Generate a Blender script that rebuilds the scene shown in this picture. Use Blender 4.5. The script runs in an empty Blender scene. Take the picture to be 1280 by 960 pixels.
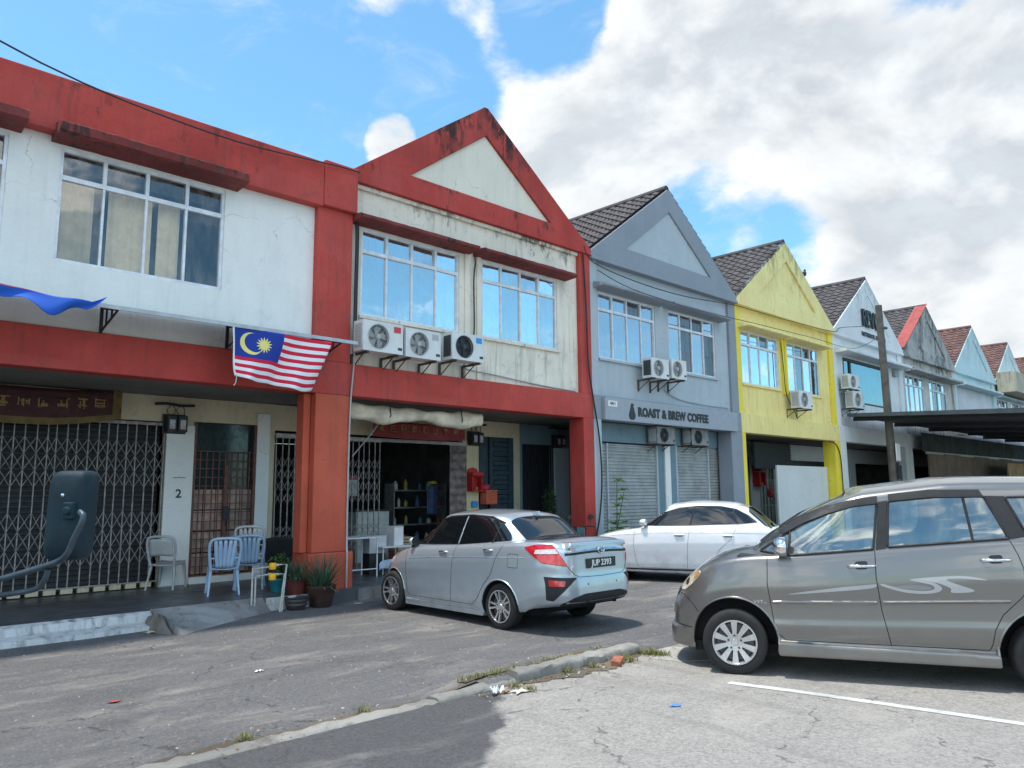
import bpy, bmesh, math, random
import numpy as np
from mathutils import Vector, Matrix
from mathutils.bvhtree import BVHTree
from mathutils.geometry import delaunay_2d_cdt
R = math.radians
scene = bpy.context.scene
COL = scene.collection
random.seed(7)

# ------------------------------------------------------------------ camera
cd = bpy.data.cameras.new("camera"); cam = bpy.data.objects.new("camera", cd); COL.objects.link(cam)
cd.sensor_width = 36.0; cd.lens = 36.0 * 960 / 1280; cd.clip_start = 0.1; cd.clip_end = 2000
yaw, pit, rol = R(43.856), R(8.034), R(-0.466)
Fv = Vector((math.sin(yaw)*math.cos(pit), math.cos(yaw)*math.cos(pit), math.sin(pit)))
Rv = Vector((math.cos(yaw), -math.sin(yaw), 0)); Uv = Rv.cross(Fv)
R2 = Rv*math.cos(rol) + Uv*math.sin(rol); U2 = -Rv*math.sin(rol) + Uv*math.cos(rol)
mx = Matrix((R2, U2, -Fv)).transposed().to_4x4(); mx.translation = Vector((-7.018, -11.567, 1.76))
cam.matrix_world = mx
scene.camera = cam

# ------------------------------------------------------------------ sun, exposure
SUN = Vector((-0.17, 0.13, 0.97)).normalized()
sun_el = math.asin(SUN.z); sun_az = math.atan2(SUN.x, SUN.y)      # azimuth from +Y, clockwise
sl = bpy.data.lights.new("sun", 'SUN'); sl.energy = 2.4; sl.angle = R(4); sl.color = (1.0, 0.93, 0.83)
so = bpy.data.objects.new("sun", sl); COL.objects.link(so)
so.rotation_euler = SUN.to_track_quat('Z', 'Y').to_euler()
scene.view_settings.view_transform = 'Standard'; scene.view_settings.look = 'None'
scene.view_settings.exposure = 0.92; scene.view_settings.gamma = 1.0
scene.view_settings.use_curve_mapping = False
scene.cycles.max_bounces = 8; scene.cycles.diffuse_bounces = 4; scene.cycles.glossy_bounces = 4
scene.cycles.transparent_max_bounces = 12
scene.cycles.use_denoising = True
scene.cycles.sample_clamp_indirect = 8

# ------------------------------------------------------------------ world: sky with clouds
world = bpy.data.worlds.new("World"); scene.world = world; world.use_nodes = True
class NT:
    "small helper round a node tree"
    def __init__(s, nt): s.nt = nt; s.N = nt.nodes; s.L = nt.links
    def n(s, typ, **kw):
        nd = s.N.new(typ)
        for k, v in kw.items(): setattr(nd, k, v)
        return nd
    def set(s, sock, v):
        if isinstance(v, bpy.types.NodeSocket): s.L.new(v, sock)
        elif v is not None: sock.default_value = v
    def math(s, op, a, b=None, c=None, clamp=False):
        nd = s.n('ShaderNodeMath', operation=op, use_clamp=clamp)
        s.set(nd.inputs[0], a)
        if b is not None: s.set(nd.inputs[1], b)
        if c is not None: s.set(nd.inputs[2], c)
        return nd.outputs[0]
    def vmath(s, op, a, b=None):
        nd = s.n('ShaderNodeVectorMath', operation=op); s.set(nd.inputs[0], a)
        if b is not None: s.set(nd.inputs[1], b)
        return nd.outputs['Value' if op in ('DOT_PRODUCT', 'LENGTH') else 'Vector']
    def ramp(s, v, a, b, lo=0.0, hi=1.0, smooth=True):
        nd = s.n('ShaderNodeMapRange', interpolation_type='SMOOTHSTEP' if smooth else 'LINEAR')
        s.set(nd.inputs['Value'], v); nd.inputs['From Min'].default_value = a; nd.inputs['From Max'].default_value = b
        nd.inputs['To Min'].default_value = lo; nd.inputs['To Max'].default_value = hi
        return nd.outputs['Result']
    def mix(s, f, a, b, typ='RGBA', blend='MIX'):
        nd = s.n('ShaderNodeMix', data_type=typ)
        if typ == 'RGBA': nd.blend_type = blend
        k = 6 if typ == 'RGBA' else 2
        s.set(nd.inputs[0], f)
        def c(v): return (*v, 1.0) if isinstance(v, tuple) and len(v) == 3 else v
        s.set(nd.inputs[k], c(a)); s.set(nd.inputs[k+1], c(b))
        return nd.outputs[2 if typ == 'RGBA' else 0]
    def noise(s, vec, scale, detail=4, rough=0.55, dist=0.0, out='Fac'):
        nd = s.n('ShaderNodeTexNoise'); s.set(nd.inputs['Vector'], vec); nd.inputs['Scale'].default_value = scale
        nd.inputs['Detail'].default_value = detail; nd.inputs['Roughness'].default_value = rough
        nd.inputs['Distortion'].default_value = dist
        return nd.outputs[out]
    def scale(s, vec, v):
        nd = s.n('ShaderNodeVectorMath', operation='MULTIPLY'); s.set(nd.inputs[0], vec); nd.inputs[1].default_value = v
        return nd.outputs[0]
w = NT(world.node_tree)
bg = w.N['Background']; bg.inputs['Strength']  .default_value = 0.15
sky = w.n('ShaderNodeTexSky', sky_type='NISHITA'); sky.sun_disc = False
sky.sun_elevation = sun_el; sky.sun_rotation = sun_az
sky.air_density = 1.0; sky.dust_density = 0.6; sky.ozone_density = 2.0
tc = w.n('ShaderNodeTexCoord'); D = tc.outputs['Generated']
Ds = w.scale(D, (1.0, 1.0, 1.7))
def blob(d, r_in, r_out, amp):
    v = Vector(d).normalized(); dt = w.vmath('DOT_PRODUCT', D, tuple(v))
    return w.ramp(dt, math.cos(R(r_out)), math.cos(R(r_in)), 0.0, amp)
blobs = [((0.90, 0.33, 0.30), 8, 30, 0.24), ((0.74, 0.52, 0.42), 6, 16, 0.22), ((0.506, 0.656, 0.575), 3, 9, 0.27),
         ((0.512, 0.745, 0.428), 1.0, 3.0, 0.52), ((0.86, 0.30, 0.50), 8, 20, 0.18), ((0.60, 0.66, 0.33), 3, 12, 0.10),
         ((0.826, 0.455, 0.332), 1.5, 8.5, -0.38), ((0.616, 0.568, 0.546), 0.8, 5, -0.22), ((0.23, 0.85, 0.48), 10, 30, -0.24),
         ((0.53, 0.70, 0.47), 2, 7, -0.22), ((0.80, 0.21, 0.56), 1, 7, -0.28), ((0.95, 0.22, 0.20), 3, 12, 0.12),
         ((0.5, -0.75, 0.40), 10, 30, -0.14), ((-0.9, -0.3, 0.3), 15, 55, 0.20), ((0.0, -0.75, 0.72), 10, 35, 0.16), ((0.2, -1.0, 0.08), 5, 40, 0.12)]  # positive blobs on this row add cloud behind the camera as fill
acc = None
for b in blobs:
    o = blob(*b); acc = o if acc is None else w.math('ADD', acc, o)
def cloud_noise(vec): return w.noise(vec, 3.3, 13, 0.56, 0.20)
n1 = cloud_noise(Ds); nup = cloud_noise(w.vmath('ADD', Ds, (-0.02, 0.01, 0.075)))
n2 = w.noise(Ds, 13.0, 8, 0.6, 0.2)
dens = w.math('ADD', w.math('ADD', w.math('MULTIPLY', n1, 1.0), w.math('MULTIPLY', n2, 0.20)), acc)
cover = w.ramp(dens, 0.69, 0.84)
wisp = w.ramp(w.noise(w.scale(D, (3.0, 1.0, 6.0)), 3.0, 9, 0.65, 0.6), 0.50, 0.80, 0.0, 0.32)
cover = w.math('MAXIMUM', cover, wisp)
# sunlit tops against grey bellies: compare the density here with the density a little nearer the sun
lit = w.ramp(w.math('SUBTRACT', n1, nup), -0.09, 0.09)
thick = w.ramp(dens, 0.76, 1.05)
lit = w.math('SUBTRACT', w.math('ADD', w.math('MULTIPLY', lit, 0.75), 0.42), w.math('MULTIPLY', thick, 0.55), clamp=True)
back = w.ramp(w.vmath('DOT_PRODUCT', D, tuple(Vector((0.55, 0.83, 0.0)))), -0.8, 0.3, 2.2, 1.0)   # clouds behind the camera brightened, added fill for the shaded fronts
ccol = w.mix(lit, (2.45, 2.65, 2.85), (3.85, 3.92, 3.95))
fine = w.ramp(n2, 0.3, 0.7, 0.93, 1.07)
cm = w.n('ShaderNodeVectorMath', operation='SCALE'); w.set(cm.inputs[0], ccol); w.set(cm.inputs['Scale'], w.math('MULTIPLY', fine, back))
skyc = w.mix(1.0, sky.outputs[0], (0.62, 0.90, 0.90), blend='MULTIPLY')
w.set(bg.inputs['Color'], w.mix(cover, skyc, cm.outputs[0]))

# ------------------------------------------------------------------ materials
MATS = {}
def newmat(name):
    m = bpy.data.materials.new(name); m.use_nodes = True
    t = NT(m.node_tree); return m, t, t.N['Principled BSDF']
def simple(name, rgb, rough=0.5, metal=0.0, coat=0.0, var=0.12, scale=6.0, bump=0.0, bscale=60.0, emit=None, spec=0.5):
    if name in MATS: return MATS[name]
    m, t, p = newmat(name); MATS[name] = m
    co = t.n('ShaderNodeTexCoord').outputs['Object']
    if var > 0:
        f = t.ramp(t.noise(co, scale, 6, 0.6), 0.3, 0.7, 0, 1)
        lo = tuple(c*(1-var) for c in rgb); hi = tuple(min(1, c*(1+var*0.6)) for c in rgb)
        t.set(p.inputs['Base Color'], t.mix(f, lo, hi))
        t.set(p.inputs['Roughness'], t.ramp(t.noise(co, scale*2.3, 4), 0.3, 0.7, max(0, rough-0.06), min(1, rough+0.08)))
    else:
        p.inputs['Base Color'].default_value = (*rgb, 1); p.inputs['Roughness'].default_value = rough
    p.inputs['Metallic'].default_value = metal; p.inputs['Specular IOR Level'].default_value = spec
    p.inputs['Coat Weight'].default_value = coat; p.inputs['Coat Roughness'].default_value = 0.04
    if bump > 0:
        b = t.n('ShaderNodeBump'); b.inputs['Strength'].default_value = bump; b.inputs['Distance'].default_value = 0.01
        t.set(b.inputs['Height'], t.noise(co, bscale, 5, 0.6)); t.set(p.inputs['Normal'], b.outputs[0])
    if emit: p.inputs['Emission Color'].default_value = (*rgb, 1); p.inputs['Emission Strength'].default_value = emit
    return m
def plaster(name, rgb, dirt=0.25, mould=0.0, mz=(6.5, 7.6), rust=0.0, fade=0.12, dirtcol=(0.07, 0.065, 0.055), chips=0.0, rough=0.82, streak=0.5):
    """painted render on masonry: faded patches, rain streaks, black mould between two heights, chipped spots"""
    if name in MATS: return MATS[name]
    m, t, p = newmat(name); MATS[name] = m
    co = t.n('ShaderNodeTexCoord').outputs['Object']
    sep = t.n('ShaderNodeSeparateXYZ'); t.set(sep.inputs[0], co); z = sep.outputs[2]
    big = t.ramp(t.noise(co, 0.9, 6, 0.6, 0.3), 0.3, 0.72)
    c = t.mix(big, tuple(x*(1-fade) for x in rgb), tuple(min(0.9, x*(1+fade*0.5)+0.01) for x in rgb))
    grain = t.ramp(t.noise(co, 22, 5, 0.65), 0.35, 0.75)
    c = t.mix(t.math('MULTIPLY', grain, 0.10), c, tuple(x*0.6 for x in rgb))
    st = t.noise(t.scale(co, (9.0, 9.0, 0.55)), 1.0, 7, 0.65, 0.15)
    stm = t.math('MULTIPLY', t.ramp(st, 0.46, 0.68), t.ramp(t.noise(co, 0.6, 3), 0.35, 0.62))
    c = t.mix(t.math('MULTIPLY', stm, dirt*streak*2), c, dirtcol)
    sp = t.ramp(t.noise(co, 3.1, 9, 0.7, 0.4), 0.53, 0.72)
    c = t.mix(t.math('MULTIPLY', sp, dirt*0.8), c, dirtcol)
    # hairline cracks and slightly off-colour repair patches
    vc = t.n('ShaderNodeTexVoronoi'); vc.feature = 'DISTANCE_TO_EDGE'; vc.inputs['Scale'].default_value = 0.8
    wv = t.vmath('ADD', co, t.vmath('MULTIPLY', t.noise(co, 2.5, 5, out='Color'), (0.6, 0.6, 0.6))); t.set(vc.inputs['Vector'], wv)
    cr = t.math('MULTIPLY', t.ramp(vc.outputs['Distance'], 0.0, 0.006, 1.0, 0.0), t.ramp(t.noise(co, 0.9, 3), 0.50, 0.58))
    c = t.mix(t.math('MULTIPLY', cr, 0.45), c, dirtcol)
    vp = t.n('ShaderNodeTexVoronoi'); vp.distance = 'CHEBYCHEV'; vp.inputs['Scale'].default_value = 0.7; t.set(vp.inputs['Vector'], co)
    pc = t.n('ShaderNodeSeparateColor'); t.set(pc.inputs[0], vp.outputs['Color'])
    c = t.mix(t.math('MULTIPLY', t.ramp(pc.outputs[0], 0.55, 0.60), 0.10+dirt*0.15), c, tuple(min(0.9, x*0.80+0.06) for x in rgb))
    if mould > 0:
        zz = t.math('SUBTRACT', 1.0, t.ramp(z, mz[0], mz[1], 1.0, 0.0))
        a = t.ramp(t.math('ADD', t.noise(t.scale(co, (7, 7, 2.2)), 1.0, 9, 0.72, 0.3), t.math('MULTIPLY', zz, 0.20)), 0.62, 0.70)
        b2 = t.ramp(t.noise(co, 0.55, 4, 0.6), 0.44, 0.60)
        c = t.mix(t.math('MULTIPLY', t.math('MULTIPLY', a, t.math('MAXIMUM', b2, 0.08)), mould), c, (0.025, 0.024, 0.022))
    if rust > 0:
        rs = t.noise(t.scale(co, (13.0, 13.0, 0.6)), 1.0, 6, 0.6)
        c = t.mix(t.math('MULTIPLY', t.ramp(rs, 0.60, 0.82), rust), c, (0.30, 0.15, 0.06))
    if chips > 0:
        ch = t.ramp(t.noise(co, 9, 8, 0.7, 0.5), 0.70, 0.73)
        c = t.mix(t.math('MULTIPLY', ch, chips), c, (0.55, 0.50, 0.46))
    t.set(p.inputs['Base Color'], c); t.set(p.inputs['Roughness'], t.ramp(grain, 0, 1, rough-0.08, rough+0.06))
    p.inputs['Specular IOR Level'].default_value = 0.3
    b = t.n('ShaderNodeBump'); b.inputs['Strength'].default_value = 0.35; b.inputs['Distance'].default_value = 0.008
    h = t.math('ADD', t.noise(co, 35, 5, 0.65), t.math('MULTIPLY', t.noise(co, 4, 3), 1.5))
    t.set(b.inputs['Height'], h); t.set(p.inputs['Normal'], b.outputs[0])
    return m
def pane_mat(name, tint, refl, through):
    """window glass with a reflective film: part mirror, part see-through"""
    if name in MATS: return MATS[name]
    m, t, p = newmat(name); MATS[name] = m
    co = t.n('ShaderNodeTexCoord').outputs['Object']
    out = t.N['Material Output']
    g = t.n('ShaderNodeBsdfGlossy'); g.inputs['Color'].default_value = (*tint, 1); g.inputs['Roughness'].default_value = 0.015
    tr = t.n('ShaderNodeBsdfTransparent'); tr.inputs['Color'].default_value = (*through, 1)
    b = t.n('ShaderNodeBump'); b.inputs['Strength'].default_value = 0.25; b.inputs['Distance'].default_value = 0.02
    t.set(b.inputs['Height'], t.noise(co, 1.6, 2)); t.set(g.inputs['Normal'], b.outputs[0])
    lw = t.n('ShaderNodeLayerWeight'); lw.inputs['Blend'].default_value = 0.35
    f = t.math('MAXIMUM', t.math('MULTIPLY', lw.outputs['Fresnel'], 1.0), refl)
    mx = t.n('ShaderNodeMixShader'); t.set(mx.inputs[0], f); t.set(mx.inputs[1], tr.outputs[0]); t.set(mx.inputs[2], g.outputs[0])
    # a film of dust and dried rain marks
    df = t.n('ShaderNodeBsdfDiffuse'); df.inputs['Color'].default_value = (0.48, 0.46, 0.42, 1)
    dn = t.math('MULTIPLY', t.ramp(t.noise(t.scale(co, (5, 5, 1.2)), 1.3, 7, 0.65), 0.35, 0.75), t.ramp(t.noise(co, 1.1, 3), 0.3, 0.7, 0.10, 0.34))
    m2 = t.n('ShaderNodeMixShader'); t.set(m2.inputs[0], dn); t.set(m2.inputs[1], mx.outputs[0]); t.set(m2.inputs[2], df.outputs[0])
    t.set(out.inputs['Surface'], m2.outputs[0])
    return m

# ------------------------------------------------------------------ mesh builder
class MB:
    def __init__(s): s.v = []; s.f = []; s.mi = []; s.cur = 0
    def add(s, vs, fs):
        o = len(s.v); s.v += [tuple(x) for x in vs]; s.f += [tuple(i+o for i in f) for f in fs]; s.mi += [s.cur]*len(fs); return s
    def box(s, x0, x1, y0, y1, z0, z1):
        if x0 > x1: x0, x1 = x1, x0
        if y0 > y1: y0, y1 = y1, y0
        if z0 > z1: z0, z1 = z1, z0
        return s.add([(x0,y0,z0),(x1,y0,z0),(x1,y1,z0),(x0,y1,z0),(x0,y0,z1),(x1,y0,z1),(x1,y1,z1),(x0,y1,z1)],
                     [(0,3,2,1),(4,5,6,7),(0,1,5,4),(1,2,6,5),(2,3,7,6),(3,0,4,7)])
    def prism(s, poly, axis, a, b):
        "2-D polygon (counter-clockwise irrelevant) pushed along an axis from a to b"
        def P(u, w, t): return {'x': (t,u,w), 'y': (u,t,w), 'z': (u,w,t)}[axis]
        n = len(poly); vs = [P(u,w,a) for u,w in poly] + [P(u,w,b) for u,w in poly]
        return s.add(vs, [tuple(range(n))[::-1], tuple(range(n,2*n))] + [(i,(i+1)%n,n+(i+1)%n,n+i) for i in range(n)])
    def ring(s, outer, inner, axis, a, b):
        "frame between two polygons with the same number of corners"
        def P(u, w, t): return {'x': (t,u,w), 'y': (u,t,w), 'z': (u,w,t)}[axis]
        n = len(outer); vs = [P(*q,a) for q in outer]+[P(*q,a) for q in inner]+[P(*q,b) for q in outer]+[P(*q,b) for q in inner]
        fs = []
        for i in range(n):
            j = (i+1)%n
            fs += [(i,j,n+j,n+i),(2*n+i,3*n+i,3*n+j,2*n+j),(i,2*n+i,2*n+j,j),(n+i,n+j,3*n+j,3*n+i)]
        return s.add(vs, fs)
    def tube(s, pts, r, seg=8, caps=True, r2=None, flat=None):
        pts = [Vector(q) for q in pts]; n = len(pts); vs = []; fs = []; prev = None
        for i, q in enumerate(pts):
            d = (pts[min(i+1,n-1)] - pts[max(i-1,0)])
            if d.length < 1e-9: d = Vector((0,0,1))
            d.normalize()
            if prev is None:
                up = Vector((0,0,1)) if abs(d.z) < 0.9 else Vector((1,0,0)); a = d.cross(up).normalized()
            else: a = (prev - d*prev.dot(d)).normalized()
            prev = a; b = d.cross(a)
            rr = r if r2 is None else r + (r2-r)*i/(n-1)
            if isinstance(r, (list, tuple)): rr = r[i]
            for k in range(seg):
                t = 2*math.pi*k/seg; vs.append(q + a*math.cos(t)*rr + b*math.sin(t)*rr*(flat or 1))
        for i in range(n-1):
            for k in range(seg):
                j = (k+1)%seg; fs.append((i*seg+k, i*seg+j, (i+1)*seg+j, (i+1)*seg+k))
        if caps: fs += [tuple(range(seg))[::-1], tuple((n-1)*seg+k for k in range(seg))]
        return s.add(vs, fs)
    def lathe(s, prof, seg=24, c=(0,0,0), axis='z', close=True):
        "profile of (radius, height)"
        vs = []; fs = []; n = len(prof)
        for r_, h in prof:
            for k in range(seg):
                t = 2*math.pi*k/seg; u, w_ = r_*math.cos(t), r_*math.sin(t)
                vs.append({'z': (c[0]+u, c[1]+w_, c[2]+h), 'y': (c[0]+u, c[1]+h, c[2]+w_), 'x': (c[0]+h, c[1]+u, c[2]+w_)}[axis])
        for i in range(n-1):
            for k in range(seg):
                j = (k+1)%seg; fs.append((i*seg+k, i*seg+j, (i+1)*seg+j, (i+1)*seg+k))
        if close: fs += [tuple(range(seg))[::-1], tuple((n-1)*seg+k for k in range(seg))]
        return s.add(vs, fs)
    def grid(s, fn, nu, nv, wrap=False):
        vs = [fn(i/nu, j/nv) for j in range(nv+1) for i in range(nu+1)]
        return s.add(vs, [(j*(nu+1)+i, j*(nu+1)+i+1, (j+1)*(nu+1)+i+1, (j+1)*(nu+1)+i) for j in range(nv) for i in range(nu)])
    def build(s, name, mats, parent=None, bevel=0.0, smooth=None, loc=None, solid=0.0, recalc=True):
        me = bpy.data.meshes.new(name); me.from_pydata(s.v, [], s.f)
        if not isinstance(mats, (list, tuple)): mats = [mats]
        for m in mats: me.materials.append(m)
        if len(mats) > 1: me.polygons.foreach_set('material_index', s.mi)
        if recalc:
            bm = bmesh.new(); bm.from_mesh(me); bmesh.ops.recalc_face_normals(bm, faces=bm.faces); bm.to_mesh(me); bm.free()
        me.validate(); me.update()
        o = bpy.data.objects.new(name, me); COL.objects.link(o)
        if parent: o.parent = parent
        if loc: o.location = loc
        if smooth is not None:
            me.shade_smooth() if hasattr(me, 'shade_smooth') else None
            me.set_sharp_from_angle(angle=R(smooth))
        if solid:
            md = o.modifiers.new("solid", 'SOLIDIFY'); md.thickness = solid; md.offset = 0
        if bevel:
            md = o.modifiers.new("bevel", 'BEVEL'); md.width = bevel; md.segments = 2; md.limit_method = 'ANGLE'; md.angle_limit = R(40)
        return o
def thing(name, label, cat, loc=(0,0,0), rotz=0.0, group=None):
    o = bpy.data.objects.new(name, None); o.empty_display_size = 0.2; COL.objects.link(o)
    o.location = loc; o.rotation_euler = (0,0,rotz); tag(o, label, cat, group); return o
def tag(o, label=None, cat=None, group=None, kind=None):
    if label: o['label'] = label
    if cat: o['category'] = cat
    if group: o['group'] = group
    if kind: o['kind'] = kind
    return o
def structure(o): o['kind'] = 'structure'; return o
def copy_tree(o, label=None, parent=None):
    c = o.copy(); COL.objects.link(c); c.parent = parent
    if label: c['label'] = label
    for ch in [x for x in bpy.data.objects if x.parent == o]: copy_tree(ch, None, c)
    return c
def text_mesh(name, body, size, mat, parent, loc, rot, extrude=0.01, bold=0.0, sx=1.0, align='CENTER', space=1.0):
    cu = bpy.data.curves.new(name, 'FONT'); cu.body = body; cu.size = size; cu.extrude = extrude; cu.offset = bold
    cu.align_x = align; cu.align_y = 'CENTER'; cu.space_character = space; cu.resolution_u = 4
    tmp = bpy.data.objects.new("tmp", cu); COL.objects.link(tmp)
    dg = bpy.context.evaluated_depsgraph_get(); me = bpy.data.meshes.new_from_object(tmp.evaluated_get(dg))
    bpy.data.objects.remove(tmp); me.name = name; me.materials.clear(); me.materials.append(mat)
    o = bpy.data.objects.new(name, me); COL.objects.link(o); o.parent = parent; o.location = loc; o.rotation_euler = rot
    o.scale = (sx, 1, 1); return o
def catmull(pts, sub=6, closed=False):
    P = [Vector(q) for q in pts]; n = len(P); out = []
    rng = range(n if closed else n-1)
    for i in rng:
        p0 = P[(i-1)%n] if closed or i > 0 else P[0]; p1 = P[i]; p2 = P[(i+1)%n]; p3 = P[(i+2)%n] if closed or i+2 < n else P[-1]
        for k in range(sub):
            t = k/sub
            out.append(0.5*((2*p1)+(p2-p0)*t+(2*p0-5*p1+4*p2-p3)*t*t+(3*p1-p0-3*p2+p3)*t**3))
    if not closed: out.append(P[-1])
    return out
# ------------------------------------------------------------------ ground
def asphalt(name, base, pale, palef=0.5, dark=0.5, speck=0.35, sx=(0.9, 2.2, 1), edge=None):
    m, t, p = newmat(name)
    co = t.n('ShaderNodeTexCoord').outputs['Object']
    a = t.noise(co, 45, 6, 0.7); b = t.noise(co, 140, 3, 0.7); c0 = t.noise(co, 0.55, 8, 0.62, 0.5)
    c1 = t.noise(t.scale(co, sx), 0.8, 9, 0.68, 0.4); c2 = t.noise(co, 4.5, 6, 0.7)
    col = t.mix(t.ramp(a, 0.3, 0.7), tuple(x*0.72 for x in base), tuple(x*1.25 for x in base))
    col = t.mix(t.math('MULTIPLY', t.ramp(c1, 0.48, 0.72), palef), col, pale)
    col = t.mix(t.math('MULTIPLY', t.ramp(c0, 0.55, 0.75), dark), col, tuple(x*0.45 for x in base))
    c3 = t.noise(t.scale(co, (0.35, 3.4, 1.0) if not edge else (2.8, 0.4, 1.0)), 1.0, 7, 0.65, 0.5)
    col = t.mix(t.math('MULTIPLY', t.ramp(c3, 0.50, 0.68), 0.38), col, tuple(x*0.55 for x in base))
    # oil drips
    oil = t.ramp(t.noise(co, 1.7, 5, 0.6, 0.3), 0.68, 0.76)
    col = t.mix(t.math('MULTIPLY', oil, dark), col, tuple(x*0.35 for x in base))
    g1 = t.noise(co, 24, 3, 0.75); g2 = t.noise(co, 9, 7, 0.75, 0.4)
    col = t.mix(t.math('MULTIPLY', t.ramp(g1, 0.58, 0.68), 0.45), col, pale)
    col = t.mix(t.math('MULTIPLY', t.ramp(g1, 0.42, 0.33), 0.5), col, tuple(x*0.45 for x in base))
    col = t.mix(t.math('MULTIPLY', t.ramp(g2, 0.52, 0.70), 0.40), col, tuple(x*0.5 for x in base))
    vo = t.n('ShaderNodeTexVoronoi'); t.set(vo.inputs['Vector'], co); vo.inputs['Scale'].default_value = 70
    stone = t.ramp(vo.outputs['Distance'], 0.0, 0.28, 1.0, 0.0)
    sel = t.ramp(b, 0.52, 0.60)
    col = t.mix(t.math('MULTIPLY', t.math('MULTIPLY', stone, sel), speck), col, (0.42, 0.40, 0.38))
    if edge:      # newer dark surfacing laid up to a wandering edge
        se = t.n('ShaderNodeSeparateXYZ'); t.set(se.inputs[0], co)
        dd = t.math('ADD', se.outputs[1], 6.26)
        ex = t.math('SUBTRACT', se.outputs[0], t.math('ADD', t.math('ADD', -2.15, t.math('MULTIPLY', dd, 0.60)), t.math('MULTIPLY', t.math('MULTIPLY', dd, dd), -0.35)))
        ex = t.math('ADD', ex, t.math('MULTIPLY', t.math('SUBTRACT', t.noise(co, 2.2, 8, 0.65, 0.3), 0.5), 0.6))
        dk = t.mix(t.ramp(a, 0.3, 0.7), tuple(x*0.75 for x in edge), tuple(x*1.3 for x in edge))
        dk = t.mix(t.math('MULTIPLY', t.math('MULTIPLY', stone, sel), 0.35), dk, (0.36, 0.35, 0.33))
        dk = t.mix(t.math('MULTIPLY', t.ramp(c1, 0.5, 0.72), 0.35), dk, pale)
        col = t.mix(t.ramp(ex, -0.05, 0.08), dk, col)
    vc = t.n('ShaderNodeTexVoronoi'); t.set(vc.inputs['Vector'], t.vmath('ADD', co, t.vmath('MULTIPLY', t.noise(co, 3, 4, out='Color'), (0.5,0.5,0))))
    vc.feature = 'DISTANCE_TO_EDGE'; vc.inputs['Scale'].default_value = 0.45
    crack = t.math('MULTIPLY', t.ramp(vc.outputs['Distance'], 0.0, 0.008, 1.0, 0.0), t.ramp(c2, 0.50, 0.56))
    col = t.mix(t.math('MULTIPLY', crack, 0.6), col, tuple(x*0.3 for x in base))
    t.set(p.inputs['Base Color'], col); t.set(p.inputs['Roughness'], t.ramp(c2, 0.3, 0.7, 0.75, 0.95))
    p.inputs['Specular IOR Level'].default_value = 0.35
    bp = t.n('ShaderNodeBump'); bp.inputs['Strength'].default_value = 0.7; bp.inputs['Distance'].default_value = 0.012
    h = t.math('ADD', t.math('MULTIPLY', stone, 0.5), t.math('ADD', a, t.math('MULTIPLY', c2, 1.2)))
    h = t.math('SUBTRACT', h, t.math('MULTIPLY', crack, 1.5))
    t.set(bp.inputs['Height'], h); t.set(p.inputs['Normal'], bp.outputs[0])
    return m
M_lane = asphalt('lane asphalt', (0.125, 0.124, 0.126), (0.34, 0.31, 0.275), 0.55, 0.6, 0.4)
M_lot = asphalt('lot asphalt', (0.30, 0.285, 0.265), (0.42, 0.39, 0.35), 0.5, 0.28, 0.45, edge=(0.078, 0.078, 0.081))
M_patch = asphalt('patch asphalt', (0.095, 0.097, 0.107), (0.16, 0.155, 0.15), 0.3, 0.3, 0.6)
M_kerb = plaster('kerb concrete', (0.27, 0.262, 0.24), dirt=0.9, fade=0.35, streak=0.3)
M_kwhite = plaster('whitewashed concrete', (0.58, 0.60, 0.60), dirt=0.75, fade=0.2)
def worn_paint():
    m, t, p = newmat('worn road paint'); co = t.n('ShaderNodeTexCoord').outputs['Object']; out = t.N['Material Output']
    p.inputs['Base Color'].default_value = (0.60, 0.61, 0.60, 1); p.inputs['Roughness'].default_value = 0.8
    tr = t.n('ShaderNodeBsdfTransparent'); mxs = t.n('ShaderNodeMixShader')
    f = t.math('MAXIMUM', t.ramp(t.noise(co, 30, 6, 0.75), 0.47, 0.56), t.ramp(t.noise(co, 3.5, 5, 0.7), 0.50, 0.60))
    t.set(mxs.inputs[0], f); t.set(mxs.inputs[1], p.outputs[0]); t.set(mxs.inputs[2], tr.outputs[0]); t.set(out.inputs['Surface'], mxs.outputs[0]); return m
M_white_line = worn_paint()
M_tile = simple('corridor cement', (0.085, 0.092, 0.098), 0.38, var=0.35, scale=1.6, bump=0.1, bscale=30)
M_ramp = plaster('ramp concrete', (0.30, 0.30, 0.295), dirt=1.0, fade=0.4)
M_white_line = plaster('road paint', (0.62, 0.63, 0.62), dirt=0.75, fade=0.25, dirtcol=(0.28, 0.27, 0.25))

def lane_h(x, y):
    h = 0.0
    if -2.7 < x < 0.0: h += 0.075*max(0, 1-abs(y+6.05)/1.0)*min(1, (x+2.7)/0.6)*min(1, -x/0.5)
    return h + 0.012*math.sin(x*1.3+1)*math.sin(y*1.7)*(1 if y > -6 and abs(x) < 30 else 0)
b = MB()   # one sheet to the horizon, finely divided near the camera
xs = [-600,-120,-40] + [x*0.4-16 for x in range(0, 121)] + [60, 130, 700]
ys = [-600,-120,-45] + [-30+0.5*k for k in range(0,45)] + [-7.4,-7.0,-6.7,-6.45,-6.26,-6.2,-6.1,-6.0,-5.8,-5.5,-5.2] + [-5+0.4*k for k in range(0, 12)] + [0.3, 30, 130, 700]
vs = [(x, y, (lane_h(x, y) if y > -6.22 else 0)) for y in ys for x in xs]
nx = len(xs)
b.add(vs, [(j*nx+i, j*nx+i+1, (j+1)*nx+i+1, (j+1)*nx+i) for j in range(len(ys)-1) for i in range(nx-1)])
structure(b.build('ground', M_lane, smooth=60))
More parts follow.
